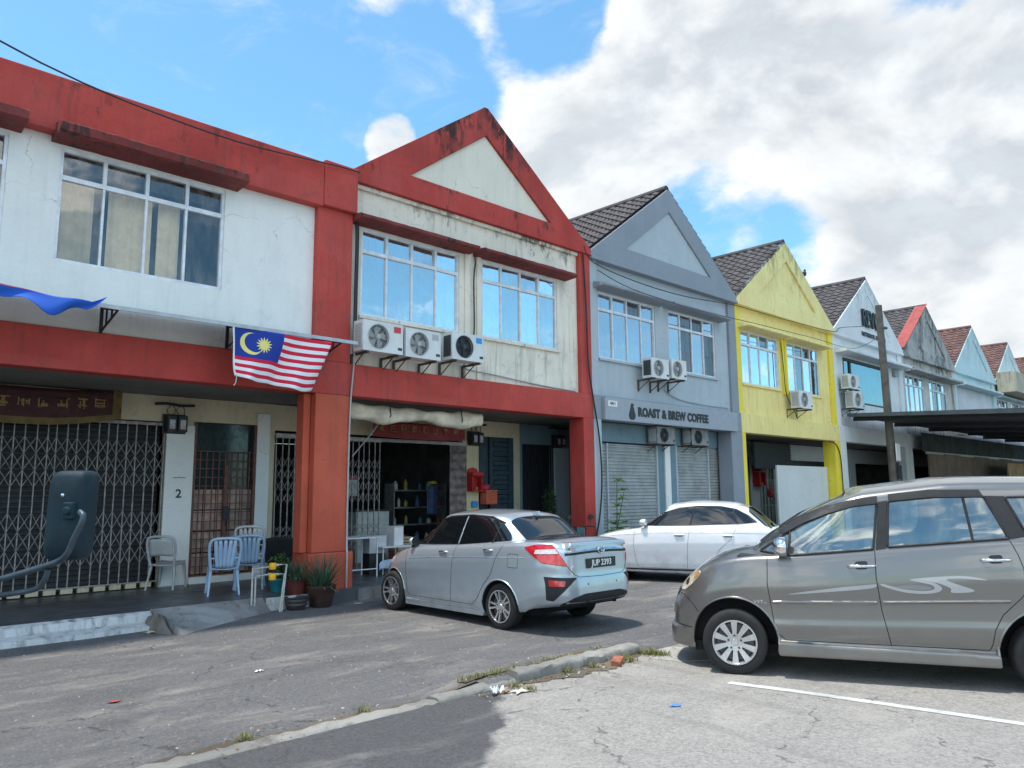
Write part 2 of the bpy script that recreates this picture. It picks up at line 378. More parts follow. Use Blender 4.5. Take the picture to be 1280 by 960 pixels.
# a broken concrete apron where the kerb ends by the van
b = MB(); rnd = random.Random(9)
ring_ = [(0.28+0.42*math.cos(a)*(1+rnd.uniform(-.15,.15)), -6.62+0.36*math.sin(a)*(1+rnd.uniform(-.15,.15))) for a in [2*math.pi*k/22 for k in range(22)]]
b.prism(ring_, 'z', 0.0, 0.019); structure(b.build('concrete_patch', plaster('pale concrete patch', (0.42, 0.41, 0.38), dirt=0.5, fade=0.25)))
# parking lot surface in front of the kerb
b = MB(); b.box(-40, 26, -40, -6.26, -0.05, 0.014); structure(b.build('parking_lot', M_lot))
# far lot kerb, worn white bay line
b = MB(); rnd = random.Random(5)
L = [(-0.50, -7.62), (-0.37, -8.2), (-0.25, -8.9), (-0.10, -9.8), (0.06, -10.8)]
for i in range(len(L)-1):
    (x0, y0), (x1, y1) = L[i], L[i+1]; b.add([(x0-.05, y0, .018), (x0+.05, y0, .018), (x1+.05, y1, .018), (x1-.05, y1, .018)], [(0, 1, 2, 3)])
tag(b.build('bay_line', M_white_line), 'worn white painted parking bay line beside the brown van', 'road marking', kind='structure')
for i in range(1, 5):
    b2 = MB()
    for (x0, y0), (x1, y1) in zip(L[:-1], L[1:]):
        o = 2.6*i; b2.add([(x0-.05+o, y0+.0, .018), (x0+.05+o, y0, .018), (x1+.05+o, y1, .018), (x1-.05+o, y1, .018)], [(0, 1, 2, 3)])
    tag(b2.build('bay_line', M_white_line), kind='structure')

# kerb: rounded stones, flush with the lot on the left, standing proud on the right
rnd = random.Random(11)
def kerb_stone(x0, x1, top, w0=-6.27, w1=-6.08, mat=None):
    n = 14; prof = [(w0, -0.1), (w0, top-0.035), (w0+0.015, top-0.01), (w0+0.04, top), (w1-0.05, top+0.004), (w1-0.01, top-0.02), (w1, -0.1)]
    vs = []
    for i in range(n+1):
        x = x0+(x1-x0)*i/n
        for (y, z) in prof: vs.append((x, y+rnd.uniform(-.014,.014), z+(rnd.uniform(-.014,.008) if z > 0 else 0)))
    k = len(prof); fs = [(i*k+j, i*k+j+1, (i+1)*k+j+1, (i+1)*k+j) for i in range(n) for j in range(k-1)]
    fs += [tuple(range(k)), tuple(range(n*k, n*k+k))[::-1]]
    m = MB(); m.add(vs, fs); return m
xk = -7.4; i = 0
while xk < -0.20:
    L_ = 0.92; x1 = min(xk+L_, -0.04)
    top = 0.03 if xk < -3.6 else (0.055 if xk < -2.7 else (0.09 if xk < -1.9 else 0.12))
    o = kerb_stone(xk+0.004, x1-0.004, top).build('kerb', M_kerb, smooth=50); structure(o)
    xk = x1; i += 1
# dark seam along lane side, soil line
M_soil = plaster('roadside soil', (0.13, 0.105, 0.075), dirt=0.5, fade=0.35)
b = MB(); rnd = random.Random(2)
for (x0, x1, y0, wd, z) in [(-7, -2.2, -6.06, 0.09, 0.006), (-2.3, 0.0, -6.0, 0.16, 0.07)]:
    n = 40; pts = []
    for k in range(n+1):
        x = x0+(x1-x0)*k/n; zz = lane_h(x, y0)+0.008; pts.append((x, y0-0.03, zz+.004)); pts.append((x, y0+wd*(.7+.3*math.sin(k*.7)+.15*math.sin(k*1.9)), lane_h(x, y0+wd)+0.004))
    b.add(pts, [(2*k, 2*k+2, 2*k+3, 2*k+1) for k in range(n)])
tag(b.build('soil', M_soil), kind='structure')
b = MB(); pts = []; n = 30
for k in range(n+1):
    x = -1.85+1.75*k/n; a = 0.06+0.22*math.sin(math.pi*k/n)*(.8+.2*math.sin(k*.8)+.12*math.sin(k*2.1)); pts += [(x, -6.262, .026), (x, -6.262-a, .020)]
b.add(pts, [(2*k, 2*k+1, 2*k+3, 2*k+2) for k in range(n)]); tag(b.build('soil', M_soil), kind='structure')

# corridor plinth (five-foot way) with its slanted, whitewashed front
def plinth(name, x0, x1, yf, top, mat_top, mat_face, ledge=True):
    b = MB(); b.prism([(yf, -0.1), (yf, top), (14.0, top), (14.0, -0.1)], 'x', x0, x1); structure(b.build(name, mat_top))
    if ledge:
        n = 30; vs = []; rnd = random.Random(int(x0*10)); fs = []
        prof = [(yf-0.36, -0.05), (yf-0.35, 0.055), (yf-0.12, 0.085), (yf-0.10, top-0.03), (yf-0.05, top+0.002), (yf+0.003, top+0.003), (yf+.003, -.05)]
        for i in range(n+1):
            for (y, z) in prof: vs.append((x0+(x1-x0)*i/n, y+(rnd.uniform(-.015,.015) if y < yf else 0), z+(rnd.uniform(-.008,.008) if y < yf and z > 0 else 0)))
        k = len(prof); fs = [(i*k+j, i*k+j+1, (i+1)*k+j+1, (i+1)*k+j) for i in range(n) for j in range(k-1)]
        fs += [tuple(range(k)), tuple(range(n*k, n*k+k))[::-1]]
        m = MB(); m.add(vs, fs); structure(m.build('kerb_wall', mat_face, smooth=40))
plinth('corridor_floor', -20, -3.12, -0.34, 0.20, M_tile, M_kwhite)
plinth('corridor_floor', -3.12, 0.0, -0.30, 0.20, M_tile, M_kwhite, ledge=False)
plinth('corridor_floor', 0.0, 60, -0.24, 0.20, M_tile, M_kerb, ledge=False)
b = MB(); b.box(0.25, 60, -0.262, -0.238, -0.02, 0.196); structure(b.build('kerb_face', M_kerb))
b = MB(); b.box(-1.42, -0.6, -0.33, -0.298, -0.02, 0.199); structure(b.build('kerb_face', M_kwhite))
# concrete ramp, lumpy at its left end
def ramp_pt(u, v):
    # u along x, v from the corridor edge down to the road
    xt = -3.10+1.62*u; xb = -3.08+1.70*u
    yt = -0.30; yb = -1.42+1.00*u
    x = xt*(1-v)+xb*v; y = yt*(1-v)+yb*v
    z = 0.212*(1-v)**0.8*(1.0)+0.0
    z += 0.018*math.sin(x*9+y*4)*math.sin(y*11)*(v*(1-v))*4
    if u < 0.06: z += 0.05*math.sin(v*math.pi)*(1-u/0.06)
    return (x, y, z+0.004 if v < 1 else -0.01)
b = MB(); b.grid(ramp_pt, 40, 16)
for (a, c) in ((0, 0),):
    col = [ramp_pt(0, k/16) for k in range(17)]; vs = col + [(x-0.02, y, -0.02) for x, y, z in col]
    b.add(vs, [(k, k+1, 17+k+1, 17+k) for k in range(16)])
structure(b.build('ramp', M_ramp, smooth=85))
M_lump = plaster('broken concrete', (0.20, 0.185, 0.165), dirt=0.6, fade=0.35)
def lump(u, v):
    a = u*math.pi*2; r = (1-v)*0.0+v; s = 1+0.25*math.sin(a*3+1)+0.12*math.sin(a*7)
    return (-3.14+0.13*math.cos(a)*r*s, -0.72+0.42*math.sin(a)*r*s, 0.19*(1-v**2)+0.02*math.sin(a*5+v*9)-0.01)
b = MB(); b.grid(lump, 28, 8); tag(b.build('concrete_lump', M_lump, smooth=50), 'broken lump of weathered concrete at the end of the whitewashed kerb', 'rubble')
# ------------------------------------------------------------------ shophouse row
W = 6.7
M_red = plaster('red paint', (0.50, 0.062, 0.048), dirt=0.45, mould=0.5, mz=(6.6, 8.2), fade=0.16, chips=0.25)
M_red_g = plaster('red gable paint', (0.48, 0.058, 0.046), dirt=0.45, mould=0.95, mz=(6.9, 8.8), fade=0.16, chips=0.2)
M_redcol = plaster('red column paint', (0.55, 0.105, 0.058), dirt=0.35, fade=0.12, chips=0.5)
M_rcan = plaster('weathered shade-toned red paint', (0.20, 0.032, 0.028), dirt=0.5, mould=0.9, mz=(6.2, 7.2), fade=0.3)  # mould stains, with the canopies' underside shade put into the darkened red
M_cream = plaster('cream paint', (0.80, 0.74, 0.63), dirt=0.32, mould=0.9, mz=(6.7, 7.6), rust=0.35, fade=0.1)
M_cream_in = plaster('cream wall', (0.62, 0.54, 0.38), dirt=0.35, fade=0.1)
M_gpan = plaster('cream gable panel', (0.76, 0.71, 0.60), dirt=0.12, fade=0.05)
M_white = plaster('white wall paint', (0.80, 0.80, 0.77), dirt=0.10, fade=0.05, streak=0.35)
M_grey = plaster('pale grey paint', (0.43, 0.49, 0.53), dirt=0.10, fade=0.05)
M_grey2 = plaster('mid grey paint', (0.27, 0.305, 0.345), dirt=0.10, fade=0.06)
M_yel = plaster('yellow paint', (0.94, 0.75, 0.29), dirt=0.20, mould=0.5, mz=(6.6, 8.0), fade=0.08)
M_yel2 = plaster('worn yellow paint', (0.94, 0.77, 0.34), dirt=0.18, mould=0.45, mz=(7.0, 9.6), fade=0.1)
M_yelcol = plaster('bright yellow paint', (0.88, 0.70, 0.06), dirt=0.15, fade=0.06)
M_pale = plaster('white house paint', (0.72, 0.76, 0.77), dirt=0.22, mould=0.3, mz=(7, 9.5), fade=0.07)
M_aqua = plaster('pale blue paint', (0.55, 0.70, 0.73), dirt=0.22, mould=0.35, mz=(7, 9.5), fade=0.07)
M_grim = plaster('blackened render', (0.46, 0.46, 0.44), dirt=0.6, mould=0.8, mz=(5.8, 7.6), fade=0.3, streak=0.9)
M_grim2 = plaster('weathered white wall', (0.58, 0.56, 0.52), dirt=0.55, mould=1.0, mz=(6.4, 7.4), fade=0.2, streak=0.9)
M_bluewall = plaster('dull blue paint', (0.16, 0.25, 0.30), dirt=0.3, fade=0.1)
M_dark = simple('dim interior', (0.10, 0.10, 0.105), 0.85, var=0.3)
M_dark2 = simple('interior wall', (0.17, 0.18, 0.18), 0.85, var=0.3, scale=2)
M_alu = simple('aluminium frame', (0.72, 0.74, 0.78), 0.45, metal=0.15, var=0.15)
M_steel = simple('dull steel', (0.38, 0.37, 0.37), 0.5, metal=0.35, var=0.3, scale=12)
M_slab = plaster('shade-toned grimy soffit', (0.20, 0.195, 0.17), dirt=0.5)  # dirt, plus a base tone lowered to deepen the walkway shade
M_gate = simple('weathered gate steel', (0.34, 0.31, 0.30), 0.6, metal=0.2, var=0.4, scale=14)
M_brown = simple('brown painted steel', (0.15, 0.055, 0.038), 0.55, var=0.3, scale=12)
M_black = simple('black metal', (0.022, 0.023, 0.026), 0.5, var=0.3)
M_bmetal = simple('dark blue metal', (0.028, 0.055, 0.078), 0.5, var=0.3, scale=7)
M_cable = simple('black cable', (0.015, 0.015, 0.016), 0.55, var=0)
M_gcable = simple('grey cable', (0.30, 0.30, 0.29), 0.6, var=0)
P_blue = pane_mat('blue film glass', (0.80, 0.89, 0.92), 0.74, (0.02, 0.03, 0.04))
P_left = pane_mat('left window glass', (0.70, 0.72, 0.74), 0.17, (0.94, 0.93, 0.90))
P_grey = pane_mat('grey window glass', (0.50, 0.52, 0.56), 0.26, (0.66, 0.66, 0.66))
P_teal = pane_mat('teal film glass', (0.40, 0.58, 0.66), 0.72, (0.02, 0.05, 0.06))
M_curt = simple('cream curtain', (0.88, 0.72, 0.48), 0.9, var=0.12)
M_curt2 = simple('tan curtain', (0.60, 0.42, 0.28), 0.9, var=0.25, scale=1.5)
M_curt3 = simple('blue grey blind', (0.40, 0.47, 0.52), 0.9, var=0.12)
M_curt4 = simple('purple curtain', (0.20, 0.16, 0.42), 0.9, var=0.2)
M_ycurt = simple('yellow blind', (0.62, 0.60, 0.08), 0.8, var=0.1)

def tile_mat(name, rgb):
    m, t, p = newmat(name)
    co = t.n('ShaderNodeTexCoord').outputs['Object']
    a = t.noise(co, 3.0, 6, 0.65); b = t.noise(co, 25, 4, 0.6)
    c = t.mix(t.ramp(a, 0.35, 0.7), tuple(x*0.6 for x in rgb), tuple(x*1.3 for x in rgb))
    c = t.mix(t.math('MULTIPLY', t.ramp(b, 0.5, 0.7), 0.35), c, (0.16, 0.15, 0.13))
    t.set(p.inputs['Base Color'], c); p.inputs['Roughness'].default_value = 0.85
    return m
M_tiles = tile_mat('dark roof tile', (0.085, 0.075, 0.078))
M_rtiles = tile_mat('reddish roof tile', (0.15, 0.075, 0.065))
M_redroof = simple('red painted verge tile', (0.38, 0.075, 0.065), 0.7, var=0.25, scale=3)

def roof_slope(b, x0, z0, x1, z1, y0, y1, courses=15, wave=0.30):
    """overlapping courses of profiled tiles from eave (x0,z0) up to ridge (x1,z1)"""
    ny = max(6, int((y1-y0)/wave*6)); L = math.hypot(x1-x0, z1-z0); dx, dz = (x1-x0)/L, (z1-z0)/L
    nxn = -dz if x1 > x0 else dz; nzn = abs(dx)
    for c in range(courses):
        s0, s1 = L*c/courses-0.02, L*(c+1)/courses+0.03
        vs = []
        for (s, off) in ((s0, -0.03), (s0, 0.045), (s1, 0.01)):
            for j in range(ny+1):
                y = y0+(y1-y0)*j/ny; ph = 2*math.pi*y/wave
                h = off + (0.026*(0.5+0.5*math.cos(ph))**1.5*2 if off > -0.02 else 0)
                vs.append((x0+dx*s+nxn*h, y, z0+dz*s+nzn*h))
        n = ny+1; b.add(vs, [(k*n+j, k*n+j+1, (k+1)*n+j+1, (k+1)*n+j) for k in range(2) for j in range(ny)])

def window(parent, x0, x1, z0, z1, y, pane, frame=None, cols=4, transom=None, curtain=None, fr=0.035, split='even', opened=None):
    """aluminium window: frame with mullions and a transom; panes and curtain are its parts"""
    frame = frame or M_alu; transom = transom if transom is not None else z1-0.42*(z1-z0)/1.62
    b = MB(); d0, d1 = y-0.05, y+0.03
    b.box(x0, x1, d0, d1, z1-fr*1.5, z1); b.box(x0, x1, d0, d1, z0, z0+fr*1.5)
    b.box(x0, x0+fr*1.3, d0, d1, z0+fr*1.5, z1-fr*1.5); b.box(x1-fr*1.3, x1, d0, d1, z0+fr*1.5, z1-fr*1.5)
    zi0, zi1 = z0+fr*1.5, z1-fr*1.5
    b.box(x0+fr*1.3, x1-fr*1.3, d0+.002, d1-.002, transom-fr, transom+fr)
    for i in range(1, cols):
        xm = x0+(x1-x0)*i/cols; b.box(xm-fr*.75, xm+fr*.75, d0+.006, d1-.006, transom+fr, zi1); b.box(xm-fr*.5, xm+fr*.5, d0+.006, d1-.006, zi0, transom-fr)
    w_ = b.build('window', frame, parent, bevel=0.004)
    g = MB(); rnd = random.Random(int(x0*100))
    for i in range(cols):
        a0 = x0+(x1-x0)*i/cols+0.01; a1 = x0+(x1-x0)*(i+1)/cols-0.01
        for (q0, q1) in ((zi0, transom), (transom, zi1)):
            t1, t2 = rnd.uniform(-.008, .008), rnd.uniform(-.010, .010)
            g.add([(a0, y-.008+t1, q0), (a1, y-.008-t1, q0), (a1, y-.008-t1+t2, q1), (a0, y-.008+t1+t2, q1)], [(0, 1, 2, 3)])
    g.build('pane', pane, w_)
    if curtain:
        for (c0, c1, cz0, cz1, cm) in curtain:
            c = MB(); X0, X1 = x0+(x1-x0)*c0, x0+(x1-x0)*c1; Z0, Z1 = z0+(z1-z0)*cz0, z0+(z1-z0)*cz1
            n = max(12, int((X1-X0)/0.03))
            c.grid(lambda u, v: (X0+(X1-X0)*u, y+0.16+0.025*math.sin(u*(X1-X0)*38+math.sin(u*9))*(1-0.3*v), Z0+(Z1-Z0)*v), n, 3)
            c.build('curtain', cm, w_, smooth=80)
    return w_

def wall_holes(b, x0, x1, z0, z1, y0, y1, holes):
    """wall between x0..x1, z0..z1 with rectangular openings (sorted left to right)"""
    x = x0
    for (a, c, p, q) in holes:
        if a > x: b.box(x, a, y0, y1, z0, z1)
        if p > z0: b.box(a, c, y0, y1, z0, p)
        if q < z1: b.box(a, c, y0, y1, q, z1)
        x = c
    if x < x1: b.box(x, x1, y0, y1, z0, z1)

def canopy(parent, x0, x1, z, mat, dep=0.36, th=0.085, drop=0.0):
    b = MB(); n = 24; rnd = random.Random(int(x0*77+z*10))
    prof = [(0.10, z-th-0.02), (-dep+0.04, z-th), (-dep, z-th+0.02), (-dep, z-0.012), (-dep+0.02, z), (0.10, z+0.06)]
    vs = []
    for i in range(n+1):
        x = x0+(x1-x0)*i/n
        for (y, zz) in prof: vs.append((x, y+(rnd.uniform(-.006,.006) if y < 0 else 0), zz+rnd.uniform(-.004,.004)))
    k = 6; fs = [(i*k+j, i*k+(j+1)%k, (i+1)*k+(j+1)%k, (i+1)*k+j) for i in range(n) for j in range(k)]
    fs += [tuple(range(k)), tuple(range(n*k, n*k+k))[::-1]]
    b.add(vs, fs); return b.build('window_canopy', mat, parent)

def shophouse(k, label, m_wall, m_gable, m_panel, m_beam, m_col, roofmat=None, m_canopy=None, windows=True, w1=(0.40, 2.73), w2=(3.34, 5.64),
              panel_in=0.05, gable_out=0.06, ridge=9.93, colw=(0.30, 0.34), beam=(3.45, 4.02), m_back=None, pane=None, frame=None, curtain=(None, None), cols=4,
              backdoor=True, shopfront=True, pier=0.22, m_strip=None, verge=None, big_window=None, blank=False, one_canopy=False):
    h = thing('shophouse', label, 'shophouse', (k*W, 0, 0))
    mb = lambda: MB()
    # upper wall with window openings
    zt = 7.40
    b = MB(); holes = []
    if big_window: holes = [big_window]
    elif not blank: holes = [(w1[0], w1[1], 4.95, 6.60), (w2[0], w2[1], 4.95, 6.60)]
    wall_holes(b, 0.0, W, beam[1], zt, 0.10, 0.30, holes); b.build('wall', m_wall, h)
    # piers at the party lines, and one between the windows
    b = MB(); b.box(0.0, pier, 0.02, 0.098, beam[1], zt-0.02); b.build('pier', m_strip or m_wall, h, bevel=0.008)
    b = MB(); b.box(W-pier-0.1, W, 0.02, 0.098, beam[1], zt-0.02); b.build('pier', m_col if m_strip else m_wall, h, bevel=0.008)
    # gable
    def tri(i):
        return [(0.0+i*0.0, 7.40), (W, 7.40), (W, 7.46), (W/2+.12, ridge-.02), (W/2, ridge+.03), (W/2-.12, ridge-.02), (0, 7.46)]
    out_ = [(0.0, 7.38), (W, 7.38), (W, 7.50), (W/2, ridge)]
    b = MB(); y0, y1 = -gable_out, 0.24
    o4 = [(0.0, 7.38), (W, 7.38), (W, 7.52), (W/2+.05, ridge), (W/2-.05, ridge), (0, 7.52)]
    tl, tr, ta = (1.38, 7.84), (5.32, 7.84), (W/2, 9.30)
    i4 = [tl, tr, (tr[0]-.02, tr[1]+.02), (ta[0]+.02, ta[1]-.01), (ta[0]-.02, ta[1]-.01), (tl[0]+.02, tl[1]+.02)]
    b.ring(o4, i4, 'y', y0, y1); b.build('gable', m_gable, h, bevel=0.012)
    b = MB(); b.prism([tl, tr, ta], 'y', y0+panel_in, y1-0.02); b.build('gable_panel', m_panel, h)
    sy = 0.03 if m_gable is M_red_g else -0.10
    b = MB(); b.box(0, W, sy, 0.10, 7.30, 7.378); b.build('string_course', m_gable if m_gable is not M_red_g else M_cream, h, bevel=0.01)
    # canopies
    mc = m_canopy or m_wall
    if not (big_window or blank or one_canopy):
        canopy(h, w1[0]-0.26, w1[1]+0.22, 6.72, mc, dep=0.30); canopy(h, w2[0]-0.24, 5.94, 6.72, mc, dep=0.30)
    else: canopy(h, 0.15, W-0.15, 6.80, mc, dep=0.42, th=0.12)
    # windows
    if not blank and not big_window:
        window(h, w1[0], w1[1], 4.95, 6.60, 0.17, pane or P_grey, frame, cols, curtain=curtain[0])
        window(h, w2[0], w2[1], 4.95, 6.60, 0.17, pane or P_grey, frame, cols, curtain=curtain[1])
        b = MB(); b.box(w1[0]-.04, w1[1]+.04, 0.04, 0.10, 4.89, 4.948); b.box(w2[0]-.04, w2[1]+.04, 0.04, 0.10, 4.89, 4.948); b.build('sill', m_wall, h, bevel=0.006)
    # beam, columns
    b = MB(); b.box(0, W, -0.03, 0.30, beam[0], beam[1]-0.002); b.build('beam', m_beam, h, bevel=0.012)
    b = MB(); b.box(0.0, colw[0], -0.032, 0.42, 0.0, beam[0]); b.build('column', m_strip or m_col, h, bevel=0.015)
    b = MB(); b.box(W-colw[1], W, -0.034, 0.42, 0.0, beam[0]); b.build('column', m_col, h, bevel=0.015)
    # rooms behind: ceiling slab, party walls, rear wall, loft ceiling
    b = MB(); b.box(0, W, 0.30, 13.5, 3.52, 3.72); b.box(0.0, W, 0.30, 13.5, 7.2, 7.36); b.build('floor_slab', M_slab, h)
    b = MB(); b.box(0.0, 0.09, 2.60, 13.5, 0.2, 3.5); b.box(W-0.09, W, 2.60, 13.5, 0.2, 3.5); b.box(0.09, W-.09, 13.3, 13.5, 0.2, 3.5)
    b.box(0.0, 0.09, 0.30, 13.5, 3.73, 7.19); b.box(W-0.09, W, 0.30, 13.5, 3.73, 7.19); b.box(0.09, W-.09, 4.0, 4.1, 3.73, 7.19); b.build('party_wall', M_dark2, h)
    # roof
    for (xa, xb) in ((0.0, W/2), (W, W/2)):
        dz = 0 if roofmat is not None else -0.22
        b = MB(); roof_slope(b, xa, 7.50+dz, xb, ridge+0.02+dz, -0.02 if roofmat is not None else 0.25, 12.5); 
        if roofmat is not None: b.build('roof', roofmat, h)
        else: b.build('roof', M_tiles, h)
    b = MB(); b.tube([(W/2, 0.0 if roofmat else 0.3, ridge+.05+(0 if roofmat else -.24)), (W/2, 12.5, ridge+.05+(0 if roofmat else -.24))], 0.11, 8); b.build('ridge_tile', roofmat or M_tiles, h)
    if verge:
        b = MB(); L = 3.35
        b.grid(lambda u, v: (0.02+3.33*u, -0.10+0.5*v, 7.50+(ridge-7.5)*u+0.14+0.02*math.sin(v*18)), 14, 12); b.build('verge', verge, h, solid=0.03)
    return h

def back_wall(h, m, holes, y0=2.45, y1=2.60, z0=0.2, z1=3.5, x0=0.0, x1=W):
    b = MB(); wall_holes(b, x0, x1, z0, z1, y0, y1, holes); return b.build('back_wall', m, h)

def lattice_gate(parent, x0, x1, z0, z1, y, n, mat, bands=((0.86, 0.60), (0.44, 0.20)), rows=3, top_track=True):
    """folding collapsible gate: channels, pivoted lattice bands, tracks"""
    b = MB(); H = z1-z0; dx = (x1-x0)/n; r = 0.0065
    jr = random.Random(n*7+int(x0*10)); off_ = [0 if i in (0, n) else jr.uniform(-.013, .013)*(x1-x0)/n/.11 for i in range(n+1)]
    for i in range(n+1):
        x = x0+dx*i+off_[i]; b.box(x-0.008, x+0.008, y-0.012, y+0.012, z0, z1)
    for (t1, t0) in bands:
        za, zb = z0+H*t0, z0+H*t1; rh = (zb-za)/rows
        for rr in range(rows):
            for i in range(n):
                xa, xb = x0+dx*i+off_[i], x0+dx*(i+1)+off_[i+1]; q0, q1 = za+rh*rr, za+rh*(rr+1)
                b.tube([(xa, y-.018, q0), (xb, y-.018, q1)], r, 4, caps=False); b.tube([(xa, y+.018, q1), (xb, y+.018, q0)], r, 4, caps=False)
    g = b.build('folding_gate', mat, parent)
    b = MB(); b.box(x0-.03, x1+.03, y-.035, y+.035, z1, z1+.05); b.build('track', mat, g); b = MB(); b.box(x0-.03, x1+.03, y-.03, y+.03, z0-.02, z0); b.build('track', mat, g)
    return g
def grid_grille(b, x0, x1, z0, z1, y, nx, nz, r=0.008):
    for i in range(nx+1):
        x = x0+(x1-x0)*i/nx; b.box(x-r, x+r, y-r, y+r, z0, z1)
    for j in range(nz+1):
        z = z0+(z1-z0)*j/nz; b.box(x0, x1, y-r*.8, y+r*.8, z-r*.8, z+r*.8)
def slat_sheet(x0, x1, z0, z1, y, pitch=0.085, depth=0.02):
    b = MB(); n = int((z1-z0)/pitch); vs = []; fs = []
    prof = [(0, 0), (0.25, -1), (0.6, -1), (0.9, 0)]
    for i in range(n):
        for (f, d) in prof: vs += [(x0, y+d*depth, z0+(i+f)*pitch), (x1, y+d*depth, z0+(i+f)*pitch)]
    m = len(vs)//2; fs = [(2*k, 2*k+1, 2*k+3, 2*k+2) for k in range(m-1)]
    b.add(vs, fs); b.box(x0, x1, y+0.01, y+0.03, z0, z1); return b

# ---- unit 1: flat-topped white house with the red band, left end of the row
hw = thing('shophouse', 'white shophouse with a flat red parapet, leftmost in the row', 'shophouse', (-W, 0, 0))
X0, X1 = -W-0.6, W                                      # local x
b = MB(); wall_holes(b, X0, W-0.56, 4.02, 6.72, 0.10, 0.30, [(-0.75, 1.58, 4.95, 6.60), (2.20, 4.55, 4.95, 6.60)]); b.build('wall', M_white, hw)
b = MB(); b.box(X0, W-0.50, -0.10, 0.30, 6.72, 7.52); b.build('parapet', M_red, hw, bevel=0.015)
b = MB(); b.box(W-0.50, W+0.17, -0.125, 0.30, 6.74, 7.57); b.build('parapet_end', M_red, hw, bevel=0.02)
b = MB(); b.box(W-0.56, W+0.14, -0.02, 0.30, 4.02, 6.738); b.build('pier', M_red, hw, bevel=0.012)
b = MB(); b.box(X0, W-0.60, -0.02, 0.30, 3.45, 4.018); b.build('beam', M_red, hw, bevel=0.012)
b = MB(); b.box(W-0.60, W+0.16, -0.04, 0.30, 3.45, 4.018); b.build('beam_end', M_red, hw, bevel=0.012)
b = MB(); b.box(W-0.52, W+0.145, -0.04, 0.38, 0.80, 3.448); b.box(W-0.66, W-0.53, 0.10, 0.34, 0.8, 3.446); b.build('column', M_redcol, hw, bevel=0.015)
b = MB(); b.box(W-0.60, W+0.24, -0.09, 0.46, -0.05, 0.795); b.build('column_base', M_redcol, hw, bevel=0.02)
b = MB(); b.box(-W*2, -W*2+0.5, -0.04, 0.38, 0, 3.448)
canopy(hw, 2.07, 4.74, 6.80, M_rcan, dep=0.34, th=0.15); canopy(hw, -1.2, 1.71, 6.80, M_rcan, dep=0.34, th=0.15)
wl = window(hw, 2.20, 4.55, 4.95, 6.60, 0.17, P_left, None, 4, curtain=[(0.0, 0.22, 0, 0.8, M_curt), (0.30, 0.56, 0, 0.8, M_curt), (0.60, 0.74, 0, 0.8, M_curt), (0.0, 1, 0.85, 1, M_dark)])
window(hw, -0.75, 1.58, 4.95, 6.60, 0.17, P_left, None, 4, curtain=[(0.5, 0.985, 0, 0.72, M_ycurt)])
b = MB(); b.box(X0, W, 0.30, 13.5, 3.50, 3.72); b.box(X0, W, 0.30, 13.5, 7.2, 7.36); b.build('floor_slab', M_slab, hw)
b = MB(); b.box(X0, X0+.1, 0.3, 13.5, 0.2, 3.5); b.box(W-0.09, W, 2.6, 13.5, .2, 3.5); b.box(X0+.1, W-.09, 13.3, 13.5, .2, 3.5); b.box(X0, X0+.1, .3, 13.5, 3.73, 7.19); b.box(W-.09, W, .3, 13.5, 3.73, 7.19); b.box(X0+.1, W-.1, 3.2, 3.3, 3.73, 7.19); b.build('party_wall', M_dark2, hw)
b = MB(); b.prism([(-0.1+.4, 7.36), (13.5, 7.36), (6.5, 8.4)], 'x', X0, W-0.1); b.build('roof', M_tiles, hw)
back_wall(hw, M_cream_in, [(-0.2, 4.66, 0.2, 3.05), (5.15, 6.34, 0.32, 3.08)], x0=X0)
b = MB(); b.box(4.66, 5.15, 2.40, 2.449, 0.2, 3.0); b.build('pillar', M_white, hw, bevel=0.01)
b = MB(); b.box(6.34, 6.60, 2.40, 2.449, 0.2, 3.3); b.build('pillar', M_white, hw, bevel=0.01)
b = MB(); b.box(5.16, 6.60, 2.36, 2.448, 0.2, 0.318); b.build('threshold', M_white, hw, bevel=0.01)
lattice_gate(hw, -0.2, 4.62, 0.32, 2.97, 2.42, 32, M_gate, bands=((0.90, 0.60), (0.45, 0.12)), rows=3)
b = MB(); [b.box(-0.2+i*0.24, -0.03+i*0.24, 2.40, 2.46, 0.22, 0.30) for i in range(20)]; b.build('threshold', M_cream_in, hw)
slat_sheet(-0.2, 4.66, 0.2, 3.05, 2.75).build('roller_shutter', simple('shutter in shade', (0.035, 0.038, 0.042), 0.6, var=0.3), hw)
b = MB(); grid_grille(b, 5.17, 6.33, 0.34, 2.55, 2.44, 10, 14, 0.009); b.box(5.15, 5.20, 2.42, 2.47, .33, 3.07); b.box(6.29, 6.34, 2.42, 2.47, .33, 3.07); b.box(5.73, 5.79, 2.40, 2.47, .33, 2.3)
gd = b.build('door_grille', M_brown, hw)
b = MB(); b.box(5.72, 5.82, 2.37, 2.40, 1.30, 1.55); b.tube([(5.77, 2.36, 1.3), (5.77, 2.33, 1.25), (5.77, 2.36, 1.2)], .012, 6); b.build('lock', M_black, gd)
b = MB(); b.box(5.17, 6.33, 2.56, 2.59, 1.05, 3.07); b.build('door_pane', simple('dark door glass', (0.03, 0.05, 0.055), 0.15, var=0.1), hw)
b = MB()
for i in range(5):
    for j in range(4): b.box(5.18+i*0.23, 5.18+i*0.23+0.21, 2.52, 2.55, 0.36+j*0.38, 0.36+j*0.38+0.355)
b.build('door_panel', simple('pinkish board', (0.50, 0.36, 0.30), 0.8, var=0.35, scale=5), hw)
text_mesh('number', '2', 0.21, M_black, hw, (4.91, 2.396, 1.78), (R(90), 0, 0), 0.004, 0.004)
b = MB(); b.box(4.80, 4.88, 2.39, 2.399, 2.06, 2.07); b.box(4.93, 5.02, 2.39, 2.399, 2.06, 2.07); b.tube([(4.905, 2.392, 2.065), (4.91, 2.392, 2.08)], .012, 5); b.build('wall_mark', M_black, hw)

